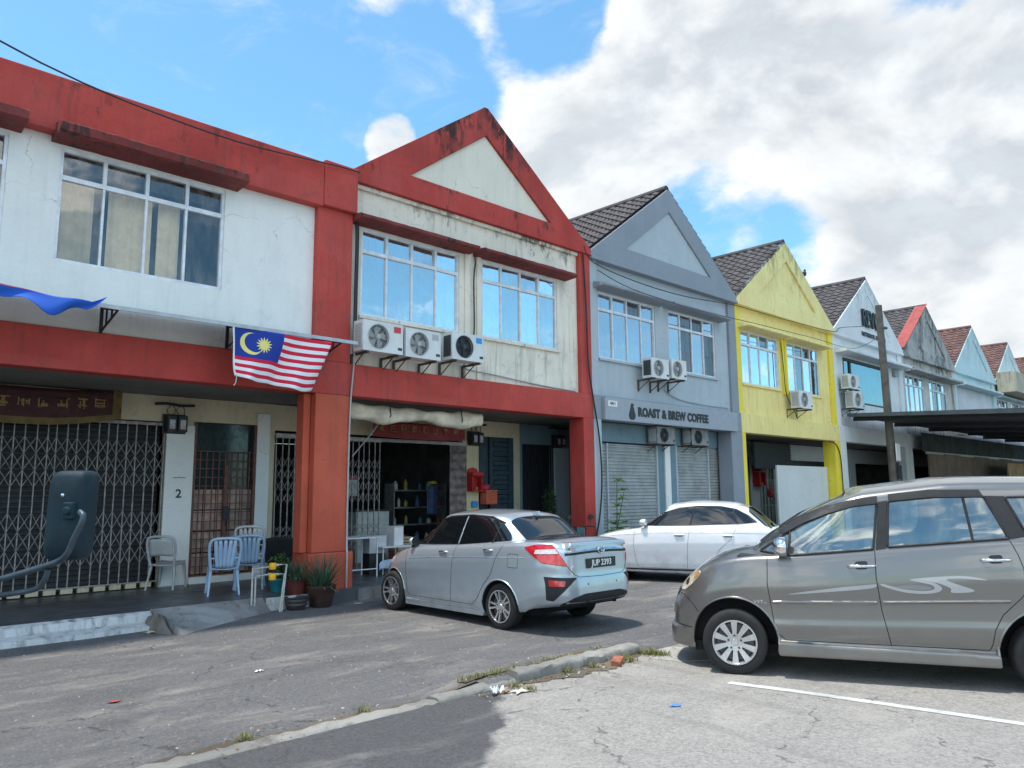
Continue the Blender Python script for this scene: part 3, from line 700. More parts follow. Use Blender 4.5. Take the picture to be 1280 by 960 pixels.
# ---- unit 2: red and cream gabled house
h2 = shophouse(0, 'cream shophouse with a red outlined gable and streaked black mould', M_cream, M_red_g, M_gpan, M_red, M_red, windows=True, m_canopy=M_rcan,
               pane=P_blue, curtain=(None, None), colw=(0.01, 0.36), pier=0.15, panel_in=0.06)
b = MB(); b.box(6.32, 6.70, -0.01, 0.099, 4.02, 7.45); b.build('red_strip', M_red, h2, bevel=0.01)
b = MB(); b.box(2.86, 2.98, 0.06, 0.099, 4.02, 6.75); b.box(3.18, 3.30, 0.06, 0.099, 4.02, 6.75); b.build('mullion_pier', M_cream, h2, bevel=0.008)
back_wall(h2, M_cream_in, [(0.02, 4.80, 0.2, 3.0), (5.30, 6.48, 0.3, 3.12)])
b = MB(); b.box(4.90, 5.28, 2.41, 2.449, 0.2, 3.0); b.build('pillar', plaster('yellowed pillar', (0.62, 0.56, 0.36), dirt=0.15), h2, bevel=0.01)
lattice_gate(h2, 0.04, 2.44, 0.22, 2.85, 2.42, 18, M_gate, bands=((0.87, 0.52), (0.36, 0.14)), rows=4)
lattice_gate(h2, 4.40, 4.88, 0.22, 2.85, 2.42, 14, simple('rusty steel', (0.30, 0.25, 0.23), 0.7, var=0.4, scale=9), bands=((0.95, 0.05),), rows=12)
b = MB(); b.box(0.02, 4.86, 2.38, 2.46, 2.87, 2.94); b.build('gate_rail', M_steel, h2)
b = MB(); b.box(5.30, 5.62, 2.47, 2.50, .3, 3.12); b.box(5.66, 5.78, 2.44, 2.50, .3, 3.12); b.box(6.30, 6.48, 2.45, 2.50, .3, 3.12)
for i in range(24): b.box(5.80, 6.28, 2.44+0.02*(i % 2), 2.50, 0.32+i*0.117, 0.32+i*0.117+0.10)
b.build('louvre_door', M_bmetal, h2)

# ---- unit 3: grey house with the coffee sign
h3 = shophouse(1, 'blue grey shophouse with a coffee shop sign and two closed shutters', M_grey, M_grey2, M_grey, M_grey2, M_grey2, roofmat=M_tiles, m_canopy=M_grey2,
               pane=P_grey, curtain=([(0, 1, 0, 0.75, M_curt2), (0, 1, 0.76, 1, M_curt3)], [(0, 0.6, 0, 0.4, M_curt2), (0.0, 1, 0.4, 1, M_curt3), (0.6, 1, 0, 0.36, M_curt2)]),
               colw=(0.28, 0.62), m_back=M_bluewall, pier=0.28, m_strip=M_grey)
back_wall(h3, M_bluewall, [(0.10, 1.22, 0.2, 2.98)])
b = MB(); grid_grille(b, 0.10, 1.22, 0.22, 2.98, 2.44, 13, 2, 0.010); b.build('door_grille', M_black, h3)
b = MB(); b.box(0.10, 1.22, 2.61, 2.64, 0.2, 2.98); b.build('door_panel', simple('dark blue door', (0.03, 0.04, 0.055), 0.5, var=0.2), h3)
b = MB(); b.box(1.24, 1.80, 2.38, 2.449, 0.2, 2.92); b.build('pillar', M_grey, h3, bevel=0.01)
M_shut = simple('galvanised shutter', (0.36, 0.37, 0.37), 0.5, metal=0.3, var=0.2, scale=3)
slat_sheet(0.68, 3.08, 0.2, 2.94, 0.50).build('roller_shutter', M_shut, h3)
slat_sheet(4.02, 6.25, 0.2, 2.96, 0.50).build('roller_shutter', M_shut, h3)
b = MB(); b.box(0.62, 0.68, 0.44, 0.60, 0.2, 2.96); b.box(3.08, 3.14, 0.44, 0.6, 0.2, 2.96); b.box(3.96, 4.02, 0.44, 0.6, 0.2, 2.98); b.box(6.25, 6.30, 0.44, .6, 0.2, 2.98); b.box(1.02, 1.07, 0.44, 0.50, .2, 2.94); b.box(5.55, 5.60, 0.44, 0.50, .2, 2.94); b.build('shutter_rail', M_grey, h3)
b = MB(); b.box(0.62, 6.30, 0.46, 0.60, 2.98, 3.45); b.box(3.14, 3.40, 0.44, 0.6, 0.2, 2.97); b.box(3.66, 3.955, 0.44, .6, .2, 2.97); b.build('shopfront_wall', M_bluewall, h3)
b = MB(); b.box(3.41, 3.65, 0.40, 0.6, 0.2, 2.97); b.build('pillar', M_white, h3, bevel=.01)
# sign board
b = MB(); b.box(0.30, 6.28, -0.14, -0.035, 3.44, 3.98); sg = b.build('sign_board', simple('grey sign board', (0.33, 0.36, 0.40), 0.6, var=0.06), h3, bevel=0.008)
t_ = text_mesh('lettering', 'ROAST & BREW COFFEE', 0.30, M_black, sg, (3.13, -0.148, 3.69), (R(90), 0, 0), 0.006, 0.015, sx=0.93, space=1.06)
b = MB()   # teapot-like numeral six mark
ol = [(0.00, 0.46), (0.10, 0.44), (0.075, 0.36), (0.11, 0.30), (0.13, 0.20), (0.17, 0.12), (0.16, 0.03), (0.10, -0.03), (0.0, -0.04), (-0.09, -0.02), (-0.13, 0.06), (-0.12, 0.17), (-0.07, 0.26), (-0.05, 0.34), (-0.03, 0.42)]
b.prism([(1.30+x*0.85, 3.52+z*0.80) for x, z in ol], 'y', -0.152, -0.141); b.build('emblem', M_black, sg)
b = MB(); b.box(0.40, 0.74, -0.150, -0.141, 3.76, 3.90); pl_ = b.build('number_plate', M_white, sg)
text_mesh('lettering', '44/1', 0.12, M_black, pl_, (0.57, -0.154, 3.83), (R(90), 0, 0), 0.002, 0.001)

# ---- unit 4: yellow house
h4 = shophouse(2, 'yellow shophouse with a chipped gable edge and a white board across its front', M_yel, M_yel2, M_yel2, M_yel, M_yelcol, roofmat=M_tiles, m_canopy=M_yel2,
               pane=pane_mat('yellow house glass', (0.70, 0.82, 0.90), 0.42, (0.40, 0.44, 0.46)), curtain=([(0, 1, 0, 0.72, M_curt3)], [(0, 1, 0, 0.72, M_curt3)]), colw=(0.20, 0.44), gable_out=0.07, panel_in=0.07,
               m_back=M_pale, m_strip=M_yelcol)
back_wall(h4, M_pale, [(0.05, 4.85, 0.2, 2.95), (5.45, 6.45, 0.3, 3.05)])
b = MB(); b.box(2.88, 3.02, 0.04, 0.099, 4.8, 6.75); b.box(3.10, 3.22, 0.04, 0.099, 4.8, 6.75); b.build('mullion_pier', M_yelcol, h4, bevel=.008)
b = MB(); grid_grille(b, 5.45, 6.45, 0.3, 3.05, 2.44, 4, 3, 0.02); b.build('door_grille', M_steel, h4)
b = MB(); b.box(5.45, 6.45, 2.52, 2.56, 0.3, 3.05); b.build('door_panel', simple('dull door glass', (0.10, 0.12, 0.12), 0.3, var=0.3, scale=3), h4)
b = MB(); b.box(0.05, 4.85, 2.50, 2.54, 0.2, 2.95); b.build('shop_screen', M_dark2, h4)
b = MB(); b.box(2.62, 6.24, 0.30, 0.36, 0.2, 2.55); b.build('hoarding_board', plaster('white board', (0.62, 0.66, 0.65), dirt=0.08, fade=0.05), h4, bevel=.006)
b = MB(); b.box(3.6, 6.2, 1.6, 1.66, 2.5, 3.40); [b.box(3.6, 6.2, 1.56, 1.60, 2.55+0.09*i, 2.58+0.09*i) for i in range(9)]; b.build('louvre_vent', simple('dark louvre', (0.05, 0.06, 0.07), 0.6, var=0.2), h4)
# frayed mortar along the yellow verge
b = MB(); rnd = random.Random(8)
for i in range(60):
    u = i/60; x = 0.03+3.30*u; z = 7.52+2.40*u; s = rnd.uniform(.03, .07)
    b.box(x-s, x+s, -0.065, 0.05, z-0.04+rnd.uniform(-.02, .01), z+0.05+rnd.uniform(-.02, .03))
b.build('verge_mortar', M_grim, h4)

# ---- unit 5: white interior-design house
h5 = shophouse(3, 'white shophouse with black lettering on its gable and one wide blue window', M_pale, M_pale, M_pale, M_pale, M_pale, roofmat=M_tiles, panel_in=0.02,
               big_window=(0.95, 5.35, 4.95, 6.60), colw=(0.5, 0.5), m_back=M_pale, pier=0.30)
b = MB(); b.box(0.95, 1.05, .1, .2, 4.95, 6.6); b.box(5.25, 5.35, .1, .2, 4.95, 6.6); b.box(1.05, 5.25, .1, .2, 6.5, 6.6); b.box(1.05, 5.25, .1, .2, 4.95, 5.02); b.box(1.55, 1.68, .1, .2, 5.02, 6.5)
wn = b.build('window', M_black, h5); b = MB(); b.box(1.05, 5.25, 0.14, 0.15, 5.02, 6.5); b.build('pane', P_teal, wn)
text_mesh('lettering', 'REVO', 0.95, M_black, h5, (3.42, -0.10, 8.28), (R(90), 0, 0), 0.03, 0.012, sx=0.76, space=0.92)
text_mesh('lettering', 'INTERIOR DESIGN', 0.24, M_black, h5, (2.46, -0.09, 7.66), (R(90), 0, 0), 0.01, 0.004, sx=1.0, space=1.2, align='LEFT')
back_wall(h5, M_pale, [(0.5, 5.6, 0.2, 2.9)])
b = MB(); b.box(0.5, 5.6, 2.58, 2.62, 0.2, 2.9); grid_grille(b, 0.6, 5.5, 0.2, 1.6, 2.52, 30, 10, 0.012); b.build('shopfront', simple('dark shopfront', (0.03, 0.03, 0.032), 0.4, var=0.2), h5)
b = MB(); b.box(5.70, 6.05, -0.02, 0.09, 6.35, 6.62); b.build('vent', simple('vent slats', (0.3, 0.33, 0.35), .6), h5)
# ---- unit 6: blackened house with the red verge
h6 = shophouse(4, 'mould blackened white shophouse with a bright red roof verge', M_grim2, M_grim, M_grim, M_pale, M_pale, roofmat=M_tiles, verge=M_redroof, m_canopy=M_grim,
               pane=pane_mat('far glass', (0.62, 0.70, 0.76), 0.42, (0.5, 0.55, 0.58)), curtain=([(0, 1, 0, 0.72, M_curt3)], [(0, 0.8, 0.42, 0.8, M_curt4), (0, 1, 0, .4, M_curt3)]), one_canopy=True, m_back=M_pale)
back_wall(h6, M_pale, [(0.5, 5.6, 0.2, 2.9)])
# ---- unit 7: pale blue with blank upper wall
h7 = shophouse(5, 'pale blue shophouse with a blank boarded upper wall and crumbly verge', M_aqua, M_aqua, M_aqua, M_aqua, M_aqua, roofmat=M_rtiles, blank=True, panel_in=0.04, m_back=M_pale, pier=0.35)
b = MB(); b.box(0.55, 5.9, 0.06, 0.098, 4.10, 6.65); b.build('wall_board', plaster('pale pink board', (0.62, 0.63, 0.66), dirt=0.1), h7)
back_wall(h7, M_pale, [(0.5, 5.6, 0.2, 2.9)])
# ---- unit 8: with the boxy tan signboard
h8 = shophouse(6, 'pale blue shophouse behind a boxy tan sign panel, last in view', M_pale, M_aqua, M_aqua, M_aqua, M_aqua, roofmat=M_rtiles, panel_in=0.04, m_back=M_pale, m_canopy=M_aqua)
b = MB(); b.box(0.0, 6.6, -1.0, -0.11, 6.85, 7.95); b.build('sign_box', plaster('tan sign sheet', (0.50, 0.45, 0.34), dirt=0.5, fade=0.2), h8, bevel=.01)
back_wall(h8, M_pale, [(0.5, 5.6, 0.2, 2.9)])
h9 = shophouse(7, 'plain white shophouse beyond the tan sign panel at the far end', M_pale, M_pale, M_pale, M_pale, M_pale, roofmat=M_rtiles, m_back=M_pale)
back_wall(h9, M_pale, [(0.5, 5.6, 0.2, 2.9)])
# ------------------------------------------------------------------ cars
def curve(pts):
    xs_ = np.array([q[0] for q in pts], float); zs_ = np.array([q[1] for q in pts], float)
    o = np.argsort(xs_); xs_, zs_ = xs_[o], zs_[o]
    h = np.diff(xs_); dl = np.diff(zs_)/h; m = np.zeros(len(xs_))
    for i in range(1, len(xs_)-1):
        m[i] = 0 if dl[i-1]*dl[i] <= 0 else (h[i-1]+h[i])/(h[i-1]/dl[i]+h[i]/dl[i-1])
    m[0] = dl[0]; m[-1] = dl[-1]
    def f(x):
        x = min(max(x, xs_[0]), xs_[-1]); i = min(max(int(np.searchsorted(xs_, x))-1, 0), len(h)-1)
        t = (x-xs_[i])/h[i]; t2, t3 = t*t, t*t*t
        return float((2*t3-3*t2+1)*zs_[i]+(t3-2*t2+t)*h[i]*m[i]+(-2*t3+3*t2)*zs_[i+1]+(t3-t2)*h[i]*m[i+1])
    return f
def sgn(v): return 1 if v >= 0 else -1
def ring_pt(th, af, ar, b, nf, nr):
    c, s_ = math.cos(th), math.sin(th); a, n = (af, nf) if c >= 0 else (ar, nr)
    return a*sgn(c)*abs(c)**(2/n), b*sgn(s_)*abs(s_)**(2/n)
def stack(rings, zfun, cap_fn, bottom=True, M=120, caprings=12):
    """rings: list of (param, af, ar, b, nf, nr); zfun(param, x) -> z ; the cap closes over the last ring"""
    vs = []; fs = []; th = [2*math.pi*(k+0.5)/M for k in range(M)]
    for (v, af, ar, bb, nf, nr) in rings:
        for t in th:
            x, y = ring_pt(t, af, ar, bb, nf, nr); vs.append((x, y, zfun(v, x)))
    nr_ = len(rings)
    for i in range(nr_-1):
        for k in range(M):
            j = (k+1) % M; fs.append((i*M+k, i*M+j, (i+1)*M+j, (i+1)*M+k))
    v, af, ar, bb, nf, nr = rings[-1]; top = [ring_pt(t, af, ar, bb, nf, nr) for t in th]
    for c in range(1, caprings+1):
        q = 1-c/caprings
        for (x, y) in top: vs.append((x, y*q, zfun(v, x)+cap_fn(x, abs(y*q)/max(bb, 1e-6), abs(y)/max(bb, 1e-6))))
        o = (nr_+c-2)*M; p_ = (nr_+c-1)*M
        for k in range(M):
            j = (k+1) % M; fs.append((o+k, o+j, p_+j, p_+k))
    # zip the degenerate centre line shut: last ring lies on y=0
    o = (nr_+caprings-1)*M
    if bottom: fs.append(tuple(range(M))[::-1])
    return vs, fs
def eval_mesh(o):
    dg = bpy.context.evaluated_depsgraph_get(); dg.update()
    return bpy.data.meshes.new_from_object(o.evaluated_get(dg))
class Car:
    def __init__(s, name, label, cat, org, heading, paint, dark, spec):
        s.root = thing(name, label, cat, (org[0], org[1], spec.get('z0', 0.0)), heading)
        s.spec = spec; s.paint = paint; s.dark = dark
        m = MB()
        v, f = stack(spec['low'], spec['lowz'], spec['lowcap']); m.add(v, f)
        v, f = stack(spec['top'], spec['topz'], spec['topcap']); m.add(v, f)
        for e in spec.get('extras', []): e(m)
        me = bpy.data.meshes.new('tmp'); me.from_pydata(m.v, [], m.f)
        bm = bmesh.new(); bm.from_mesh(me); bmesh.ops.remove_doubles(bm, verts=bm.verts, dist=1e-5)
        bmesh.ops.dissolve_degenerate(bm, edges=bm.edges, dist=1e-6); bmesh.ops.recalc_face_normals(bm, faces=bm.faces); bm.to_mesh(me); bm.free()
        o = bpy.data.objects.new('body', me); COL.objects.link(o)
        md = o.modifiers.new('r', 'REMESH'); md.mode = 'VOXEL'; md.voxel_size = spec.get('voxel', 0.014); md.adaptivity = 0
        md = o.modifiers.new('s', 'SMOOTH'); md.factor = 0.5; md.iterations = spec.get('smooth', 10)
        me2 = eval_mesh(o); o.modifiers.clear(); o.data = me2
        # wheel arches and other cutters
        cut = MB(); Rw = spec['arch_r']
        for wx in spec['wheels']:
            for sg_ in (1, -1):
                y0 = sg_*(spec['half']-0.30); y1 = sg_*(spec['half']+0.2)
                n = 40; poly = [(wx+Rw*math.cos(2*math.pi*k/n), spec['wheel_z']+Rw*math.sin(2*math.pi*k/n)) for k in range(n)]
                cut.prism(poly, 'y', min(y0, y1), max(y0, y1))
        for e in spec.get('cuts', []): e(cut)
        cme = bpy.data.meshes.new('cut'); cme.from_pydata(cut.v, [], cut.f)
        bm = bmesh.new(); bm.from_mesh(cme); bmesh.ops.recalc_face_normals(bm, faces=bm.faces); bm.to_mesh(cme); bm.free()
        co = bpy.data.objects.new('cut', cme); COL.objects.link(co)
        md = o.modifiers.new('b', 'BOOLEAN'); md.operation = 'DIFFERENCE'; md.object = co; md.solver = 'FAST'
        me3 = eval_mesh(o); o.modifiers.clear(); o.data = me3; bpy.data.objects.remove(co)
        me3.materials.clear(); me3.materials.append(paint); me3.materials.append(dark)
        nP = len(me3.polygons); cen = np.empty(nP*3); me3.polygons.foreach_get('center', cen); cen = cen.reshape(-1, 3)
        nor = np.empty(nP*3); me3.polygons.foreach_get('normal', nor); nor = nor.reshape(-1, 3)
        mi = np.zeros(nP, int)
        for wx in spec['wheels']:
            rr = np.hypot(cen[:, 0]-wx, cen[:, 2]-spec['wheel_z']); mi[(rr < Rw+0.006) & (np.abs(cen[:, 1]) < spec['half']-0.03)] = 1
            rad = ((cen[:, 0]-wx)*nor[:, 0]+(cen[:, 2]-spec['wheel_z'])*nor[:, 2])/np.maximum(rr, 1e-6)
            mi[(rr < Rw+0.004) & (rad < -0.6)] = 1
        mi[(nor[:, 2] < -0.85) & (cen[:, 2] < spec.get('under_z', 0.3))] = 1
        me3.polygons.foreach_set('material_index', mi); me3.update()
        me3.shade_smooth(); me3.set_sharp_from_angle(angle=R(38))
        o.parent = s.root; s.body = o
        bm = bmesh.new(); bm.from_mesh(me3); s.bvh = BVHTree.FromBMesh(bm); bm.free()
        dm = spec.get('open')          # openings: outlines in side view, (x,z)
        s.front = spec['low'][0][1]; s.rear = spec['low'][0][2]
    def hole(s, test):
        me = s.body.data; bm = bmesh.new(); bm.from_mesh(me)
        dl = [f for f in bm.faces if test(f.calc_center_median(), f.normal)]
        bmesh.ops.delete(bm, geom=dl, context='FACES'); bm.to_mesh(me); bm.free()
    def cast(s, view, a, b):
        """view: 'L','R' side outlines (x,z); 'rear','front' (y,z); 'top' (x,y); or (origin, right, up, dir) for an oblique look"""
        if view in ('L', 'R'):
            g = 1 if view == 'L' else -1; o, d = Vector((a, 3*g, b)), Vector((0, -g, 0))
        elif view == 'rear': o, d = Vector((-5, a, b)), Vector((1, 0, 0))
        elif view == 'front': o, d = Vector((5, a, b)), Vector((-1, 0, 0))
        elif view == 'top': o, d = Vector((a, b, 5)), Vector((0, 0, -1))
        else:
            O, rt, up, d = view; o = O+rt*a+up*b-d*3
        h = s.bvh.ray_cast(o, d, 20)
        if h[0] is None:
            q = o+d*(3-s.spec['half']*0.9 if view in ('L', 'R') else 3); h = s.bvh.find_nearest(q)
        n = h[1]
        if n.dot(d) > 0: n = -n
        return h[0], n
    def patch(s, name, outline, view, mat, off=0.004, depth=0.012, step=0.04, parent=None, rnd=0.0, smooth=True):
        pts = [tuple(q[:2]) for q in outline]
        if rnd > 0: pts = round_poly(pts, rnd)
        P = []
        for i in range(len(pts)):
            a, b2 = np.array(pts[i]), np.array(pts[(i+1) % len(pts)]); L = np.linalg.norm(b2-a); n = max(1, int(L/step))
            for k in range(n): P.append(tuple(a+(b2-a)*k/n))
        nb = len(P); xs_ = [q[0] for q in P]; ys_ = [q[1] for q in P]
        gx = np.arange(min(xs_)+step/2, max(xs_), step); gy = np.arange(min(ys_)+step/2, max(ys_), step)
        for x in gx:
            for y in gy:
                ins = False; j = nb-1; near = False
                for i in range(nb):
                    if ((P[i][1] > y) != (P[j][1] > y)) and (x < (P[j][0]-P[i][0])*(y-P[i][1])/(P[j][1]-P[i][1])+P[i][0]): ins = not ins
                    j = i
                if ins and min((P[i][0]-x)**2+(P[i][1]-y)**2 for i in range(nb)) > (step*0.4)**2: P.append((x, y))
        vv, _, ff, _, _, _ = delaunay_2d_cdt([Vector(q) for q in P], [], [list(range(nb))], 1, 1e-6)
        V = []; Nn = []
        for q in vv:
            h, n = s.cast(view, q[0], q[1]); V.append(h); Nn.append(n)
        bm = bmesh.new(); bv = [bm.verts.new(v+n*off) for v, n in zip(V, Nn)]
        for f in ff:
            try: bm.faces.new([bv[i] for i in f])
            except ValueError: pass
        bm.normal_update()
        idx = {v: i for i, v in enumerate(bv)}
        be = [e for e in bm.edges if len(e.link_faces) == 1]
        r_ = bmesh.ops.extrude_edge_only(bm, edges=be); nv = [g for g in r_['geom'] if isinstance(g, bmesh.types.BMVert)]
        old = {tuple(round(c, 6) for c in v.co): i for v, i in idx.items()}
        for v in nv:
            i = old.get(tuple(round(c, 6) for c in v.co)); 
            if i is not None: v.co = v.co-Nn[i]*depth
        # face the outside
        acc_ = sum((f.normal.dot(Nn[idx[f.verts[0]]]) for f in bm.faces if f.verts[0] in idx and f.verts[1] in idx and f.verts[2] in idx), 0.0)
        if acc_ < 0: bmesh.ops.reverse_faces(bm, faces=bm.faces)
        me = bpy.data.meshes.new(name); bm.to_mesh(me); bm.free(); me.materials.append(mat)
        if smooth: me.shade_smooth(); me.set_sharp_from_angle(angle=R(35))
        o = bpy.data.objects.new(name, me); COL.objects.link(o); o.parent = parent or s.root; return o
    def proj_line(s, pts, view, step=0.03, off=0.0):
        out = []
        for i in range(len(pts)-1):
            a, b2 = np.array(pts[i]), np.array(pts[i+1]); n = max(1, int(np.linalg.norm(b2-a)/step))
            for k in range(n): q = a+(b2-a)*k/n; h, nn = s.cast(view, *q); out.append(h+nn*off)
        h, nn = s.cast(view, *pts[-1]); out.append(h+nn*off); return out
    def lines(s, name, polys, mat, r=0.004, off=0.0, parent=None, seg=6, smooth=None):
        for view, pts in polys:
            m = MB(); m.tube(s.proj_line(pts, view, off=off), r, seg); o = m.build(name, mat, parent or s.root, smooth=60)
        return o
def round_poly(pts, r, seg=5):
    out = []; n = len(pts)
    for i in range(n):
        p0, p1, p2 = (np.array(pts[(i+k) % n], float) for k in (-1, 0, 1))
        a = p0-p1; b = p2-p1; la, lb = np.linalg.norm(a), np.linalg.norm(b); t = min(r, la*0.45, lb*0.45)
        A, B = p1+a/la*t, p1+b/lb*t
        for k in range(seg+1):
            u = k/seg; out.append(tuple((1-u)**2*A+2*u*(1-u)*p1+u*u*B))
    return out
M_tyre = simple('tyre rubber', (0.018, 0.018, 0.019), 0.82, var=0.2, scale=8)
M_cardark = simple('black plastic', (0.016, 0.017, 0.019), 0.6, var=0.15)
M_under = simple('wheel well', (0.008, 0.008, 0.009), 0.9, var=0)
M_glass_dark = simple('tinted car glass', (0.006, 0.008, 0.010), 0.03, var=0, spec=0.9)
M_chrome = simple('chrome', (0.75, 0.76, 0.78), 0.12, metal=1.0, var=0)
M_rim = simple('alloy rim', (0.62, 0.62, 0.63), 0.28, metal=0.75, var=0.1)
M_disc = simple('brake disc', (0.10, 0.10, 0.10), 0.5, metal=0.5, var=0.2)
M_redlens = simple('red lamp lens', (0.50, 0.008, 0.018), 0.12, var=0, coat=1)
M_redlens2 = simple('bright red lens', (0.70, 0.02, 0.03), 0.12, var=0, coat=1)
M_clear = simple('clear lamp lens', (0.72, 0.66, 0.66), 0.15, var=0.2, scale=40, coat=1)
M_plate = simple('black number plate', (0.012, 0.016, 0.022), 0.4, var=0)
M_wtext = simple('white lettering', (0.80, 0.80, 0.80), 0.5, var=0)
M_barrel = simple('dark rim paint', (0.03, 0.03, 0.033), 0.35, metal=0.5, var=0.1)
def wheel(car, x, side, rad, rim_r, width, spokes, style, face_y, barrel=None):
    """tyre with shoulder and tread grooves, alloy rim with spokes, hub and nuts"""
    g = 1 if side == 'L' else -1; c = (x, 0, rad-0.004)
    def Y(d): return g*(face_y-d)          # distance inwards from the outer face
    pr = [(rim_r-0.002, 0.012), (rim_r+0.012, 0.004), (rim_r+0.03, 0.0), (rad-0.04, 0.0), (rad-0.016, 0.008), (rad-0.004, 0.022), (rad, 0.035)]
    for k in range(4): d = 0.05+k*(width-0.09)/4; pr += [(rad, d), (rad-0.007, d+0.004), (rad-0.007, d+0.010), (rad, d+0.014)]
    pr += [(rad, width-0.035), (rad-0.015, width-0.008), (rad-0.04, width), (rim_r, width-0.01)]
    b = MB(); b.lathe([(r_, Y(d)) for r_, d in pr], 56, c, 'y', close=False); w_ = b.build('wheel', M_tyre, car.root, smooth=40)
    b = MB(); b.lathe([(rim_r+0.004, Y(0.006)), (rim_r+0.004, Y(-0.002)), (rim_r-0.008, Y(-0.002)), (rim_r-0.016, Y(0.012)), (rim_r-0.022, Y(0.05)), (rim_r-0.03, Y(width-0.02))], 56, c, 'y', close=False)
    if barrel:
        b.build('rim_barrel', barrel, w_, smooth=30); b = MB(); b.lathe([(rim_r+0.004, Y(0.004)), (rim_r+0.004, Y(-0.004)), (rim_r-0.010, Y(-0.004)), (rim_r-0.012, Y(0.008))], 56, c, 'y', close=False)
    dish = 0.018
    for i in range(spokes):
        if style == 'wide':          # broad wedge spokes with narrow slots
            a = 2*math.pi*(i+0.5)/spokes; hw0, hw1 = 0.014, 0.030
        elif style == 'twin':        # thin paired spokes
            a = 2*math.pi*(i//2*2)/spokes + (0.20 if i % 2 else -0.20); hw0, hw1 = 0.010, 0.013
        else: a = 2*math.pi*i/spokes; hw0, hw1 = 0.014, 0.010
        ca, sa = math.cos(a), math.sin(a)
        def q(r_, w__, d): return (x+ca*r_-sa*w__, Y(d), c[2]+sa*r_+ca*w__)
        r0, r1 = 0.035, rim_r-0.006
        vs = [q(r0, -hw0, dish), q(r0, hw0, dish), q(r1, hw1, 0.006), q(r1, -hw1, 0.006), q(r0, -hw0*1.2, dish+0.03), q(r0, hw0*1.2, dish+0.03), q(r1, hw1*1.1, 0.035), q(r1, -hw1*1.1, 0.035)]
        b.add(vs, [(0, 1, 2, 3), (7, 6, 5, 4), (0, 4, 5, 1), (1, 5, 6, 2), (2, 6, 7, 3), (3, 7, 4, 0)])
    b.lathe([(0.0, Y(dish-0.006)), (0.030, Y(dish-0.006)), (0.034, Y(dish)), (0.045, Y(dish+.008)), (0.058, Y(dish+0.006)), (0.080, Y(dish-.002)), (0.086, Y(dish+0.03))], 24, c, 'y', close=False)
    b.build('rim', M_rim, w_, smooth=30)
    b = MB(); b.lathe([(0.0, Y(0.055)), (rim_r-0.03, Y(0.055)), (rim_r-0.03, Y(0.07))], 32, c, 'y', close=False)
    for i in range(5):
        a = 2*math.pi*i/5+0.3; b.lathe([(0.0, Y(dish-0.006)), (0.011, Y(dish-0.006)), (0.013, Y(dish+0.02))], 10, (x+0.062*math.cos(a), 0, c[2]+0.062*math.sin(a)), 'y', close=False)
    b.build('hub', M_disc, w_)
    return w_
def paint(name, rgb, metal, rough, flake=0.0):
    m, t, p = newmat(name); co = t.n('ShaderNodeTexCoord').outputs['Object']
    sep = t.n('ShaderNodeSeparateXYZ'); t.set(sep.inputs[0], co)
    dust = t.math('MULTIPLY', t.ramp(t.noise(co, 5, 6, 0.65), 0.4, 0.75), t.ramp(sep.outputs[2], 0.15, 0.75, 0.55, 0.06))
    c = t.mix(dust, rgb, (0.27, 0.25, 0.22)); t.set(p.inputs['Base Color'], c)
    p.inputs['Metallic'].default_value = metal; p.inputs['Roughness'].default_value = rough
    t.set(p.inputs['Roughness'], t.math('ADD', rough, t.math('MULTIPLY', dust, 0.4)))
    p.inputs['Coat Weight'].default_value = 0.9; p.inputs['Coat Roughness'].default_value = 0.03
    t.set(p.inputs['Coat Weight'], t.math('SUBTRACT', 0.95, t.math('MULTIPLY', dust, 1.0)))
    return m

# ---- silver sedan
SB, ST = curve([(-2.2, .36), (-1.8, .33), (-1.5, .22), (0, .17), (1.2, .17), (1.95, .20)]), None
szs = curve([(-2.13, 1.085), (-1.9, 1.13), (-1.5, 1.12), (-1.0, 1.08), (0.0, 1.00), (0.85, 0.95), (1.3, 0.86), (1.7, 0.74), (1.90, 0.66)])
s_low = []
for v, dx_r, dx_f, bb in [(0.0, 2.06, 1.86, .745), (0.05, 2.12, 1.90, .775), (0.16, 2.14, 1.93, .800), (0.30, 2.135, 1.93, .806), (0.42, 2.125, 1.91, .806), (0.52, 2.11, 1.89, .808), (0.62, 2.105, 1.87, .812), (0.76, 2.10, 1.84, .806), (0.88, 2.10, 1.79, .785), (0.95, 2.085, 1.75, .765), (1.0, 2.04, 1.70, .735)]:
    s_low.append((v, dx_f, dx_r+.10, bb*1.045, 3.4, 5.6))
s_roof = curve([(-1.75, 1.36), (-1.3, 1.415), (-0.8, 1.455), (-0.2, 1.475), (0.3, 1.43), (0.8, 1.33), (1.3, 1.2)])
s_top = []
for u, f, r_, bb in [(0.0, 1.20, 1.80, .745), (0.15, 1.05, 1.70, .728), (0.35, 0.86, 1.56, .703), (0.55, 0.67, 1.41, .672), (0.75, 0.50, 1.26, .640), (0.90, 0.37, 1.14, .612), (0.97, 0.29, 1.06, .588), (1.0, 0.22, 0.98, .555)]:
    s_top.append((u, f, r_, bb*1.03, 4.5, 5.5))
sp = dict(low=s_low, lowz=lambda v, x: SB(x)+v*(szs(x)-SB(x)), lowcap=lambda x, q, e: 0.045*(e*e-q*q)*1.0,
          top=s_top, topz=lambda u, x: (0.90)+u*(s_roof(x)-0.90), topcap=lambda x, q, e: 0.05*(e*e-q*q),
          wheels=(1.275, -1.165), wheel_z=0.285, arch_r=0.335, half=0.825, voxel=0.013, smooth=9, under_z=0.3, z0=0.0)
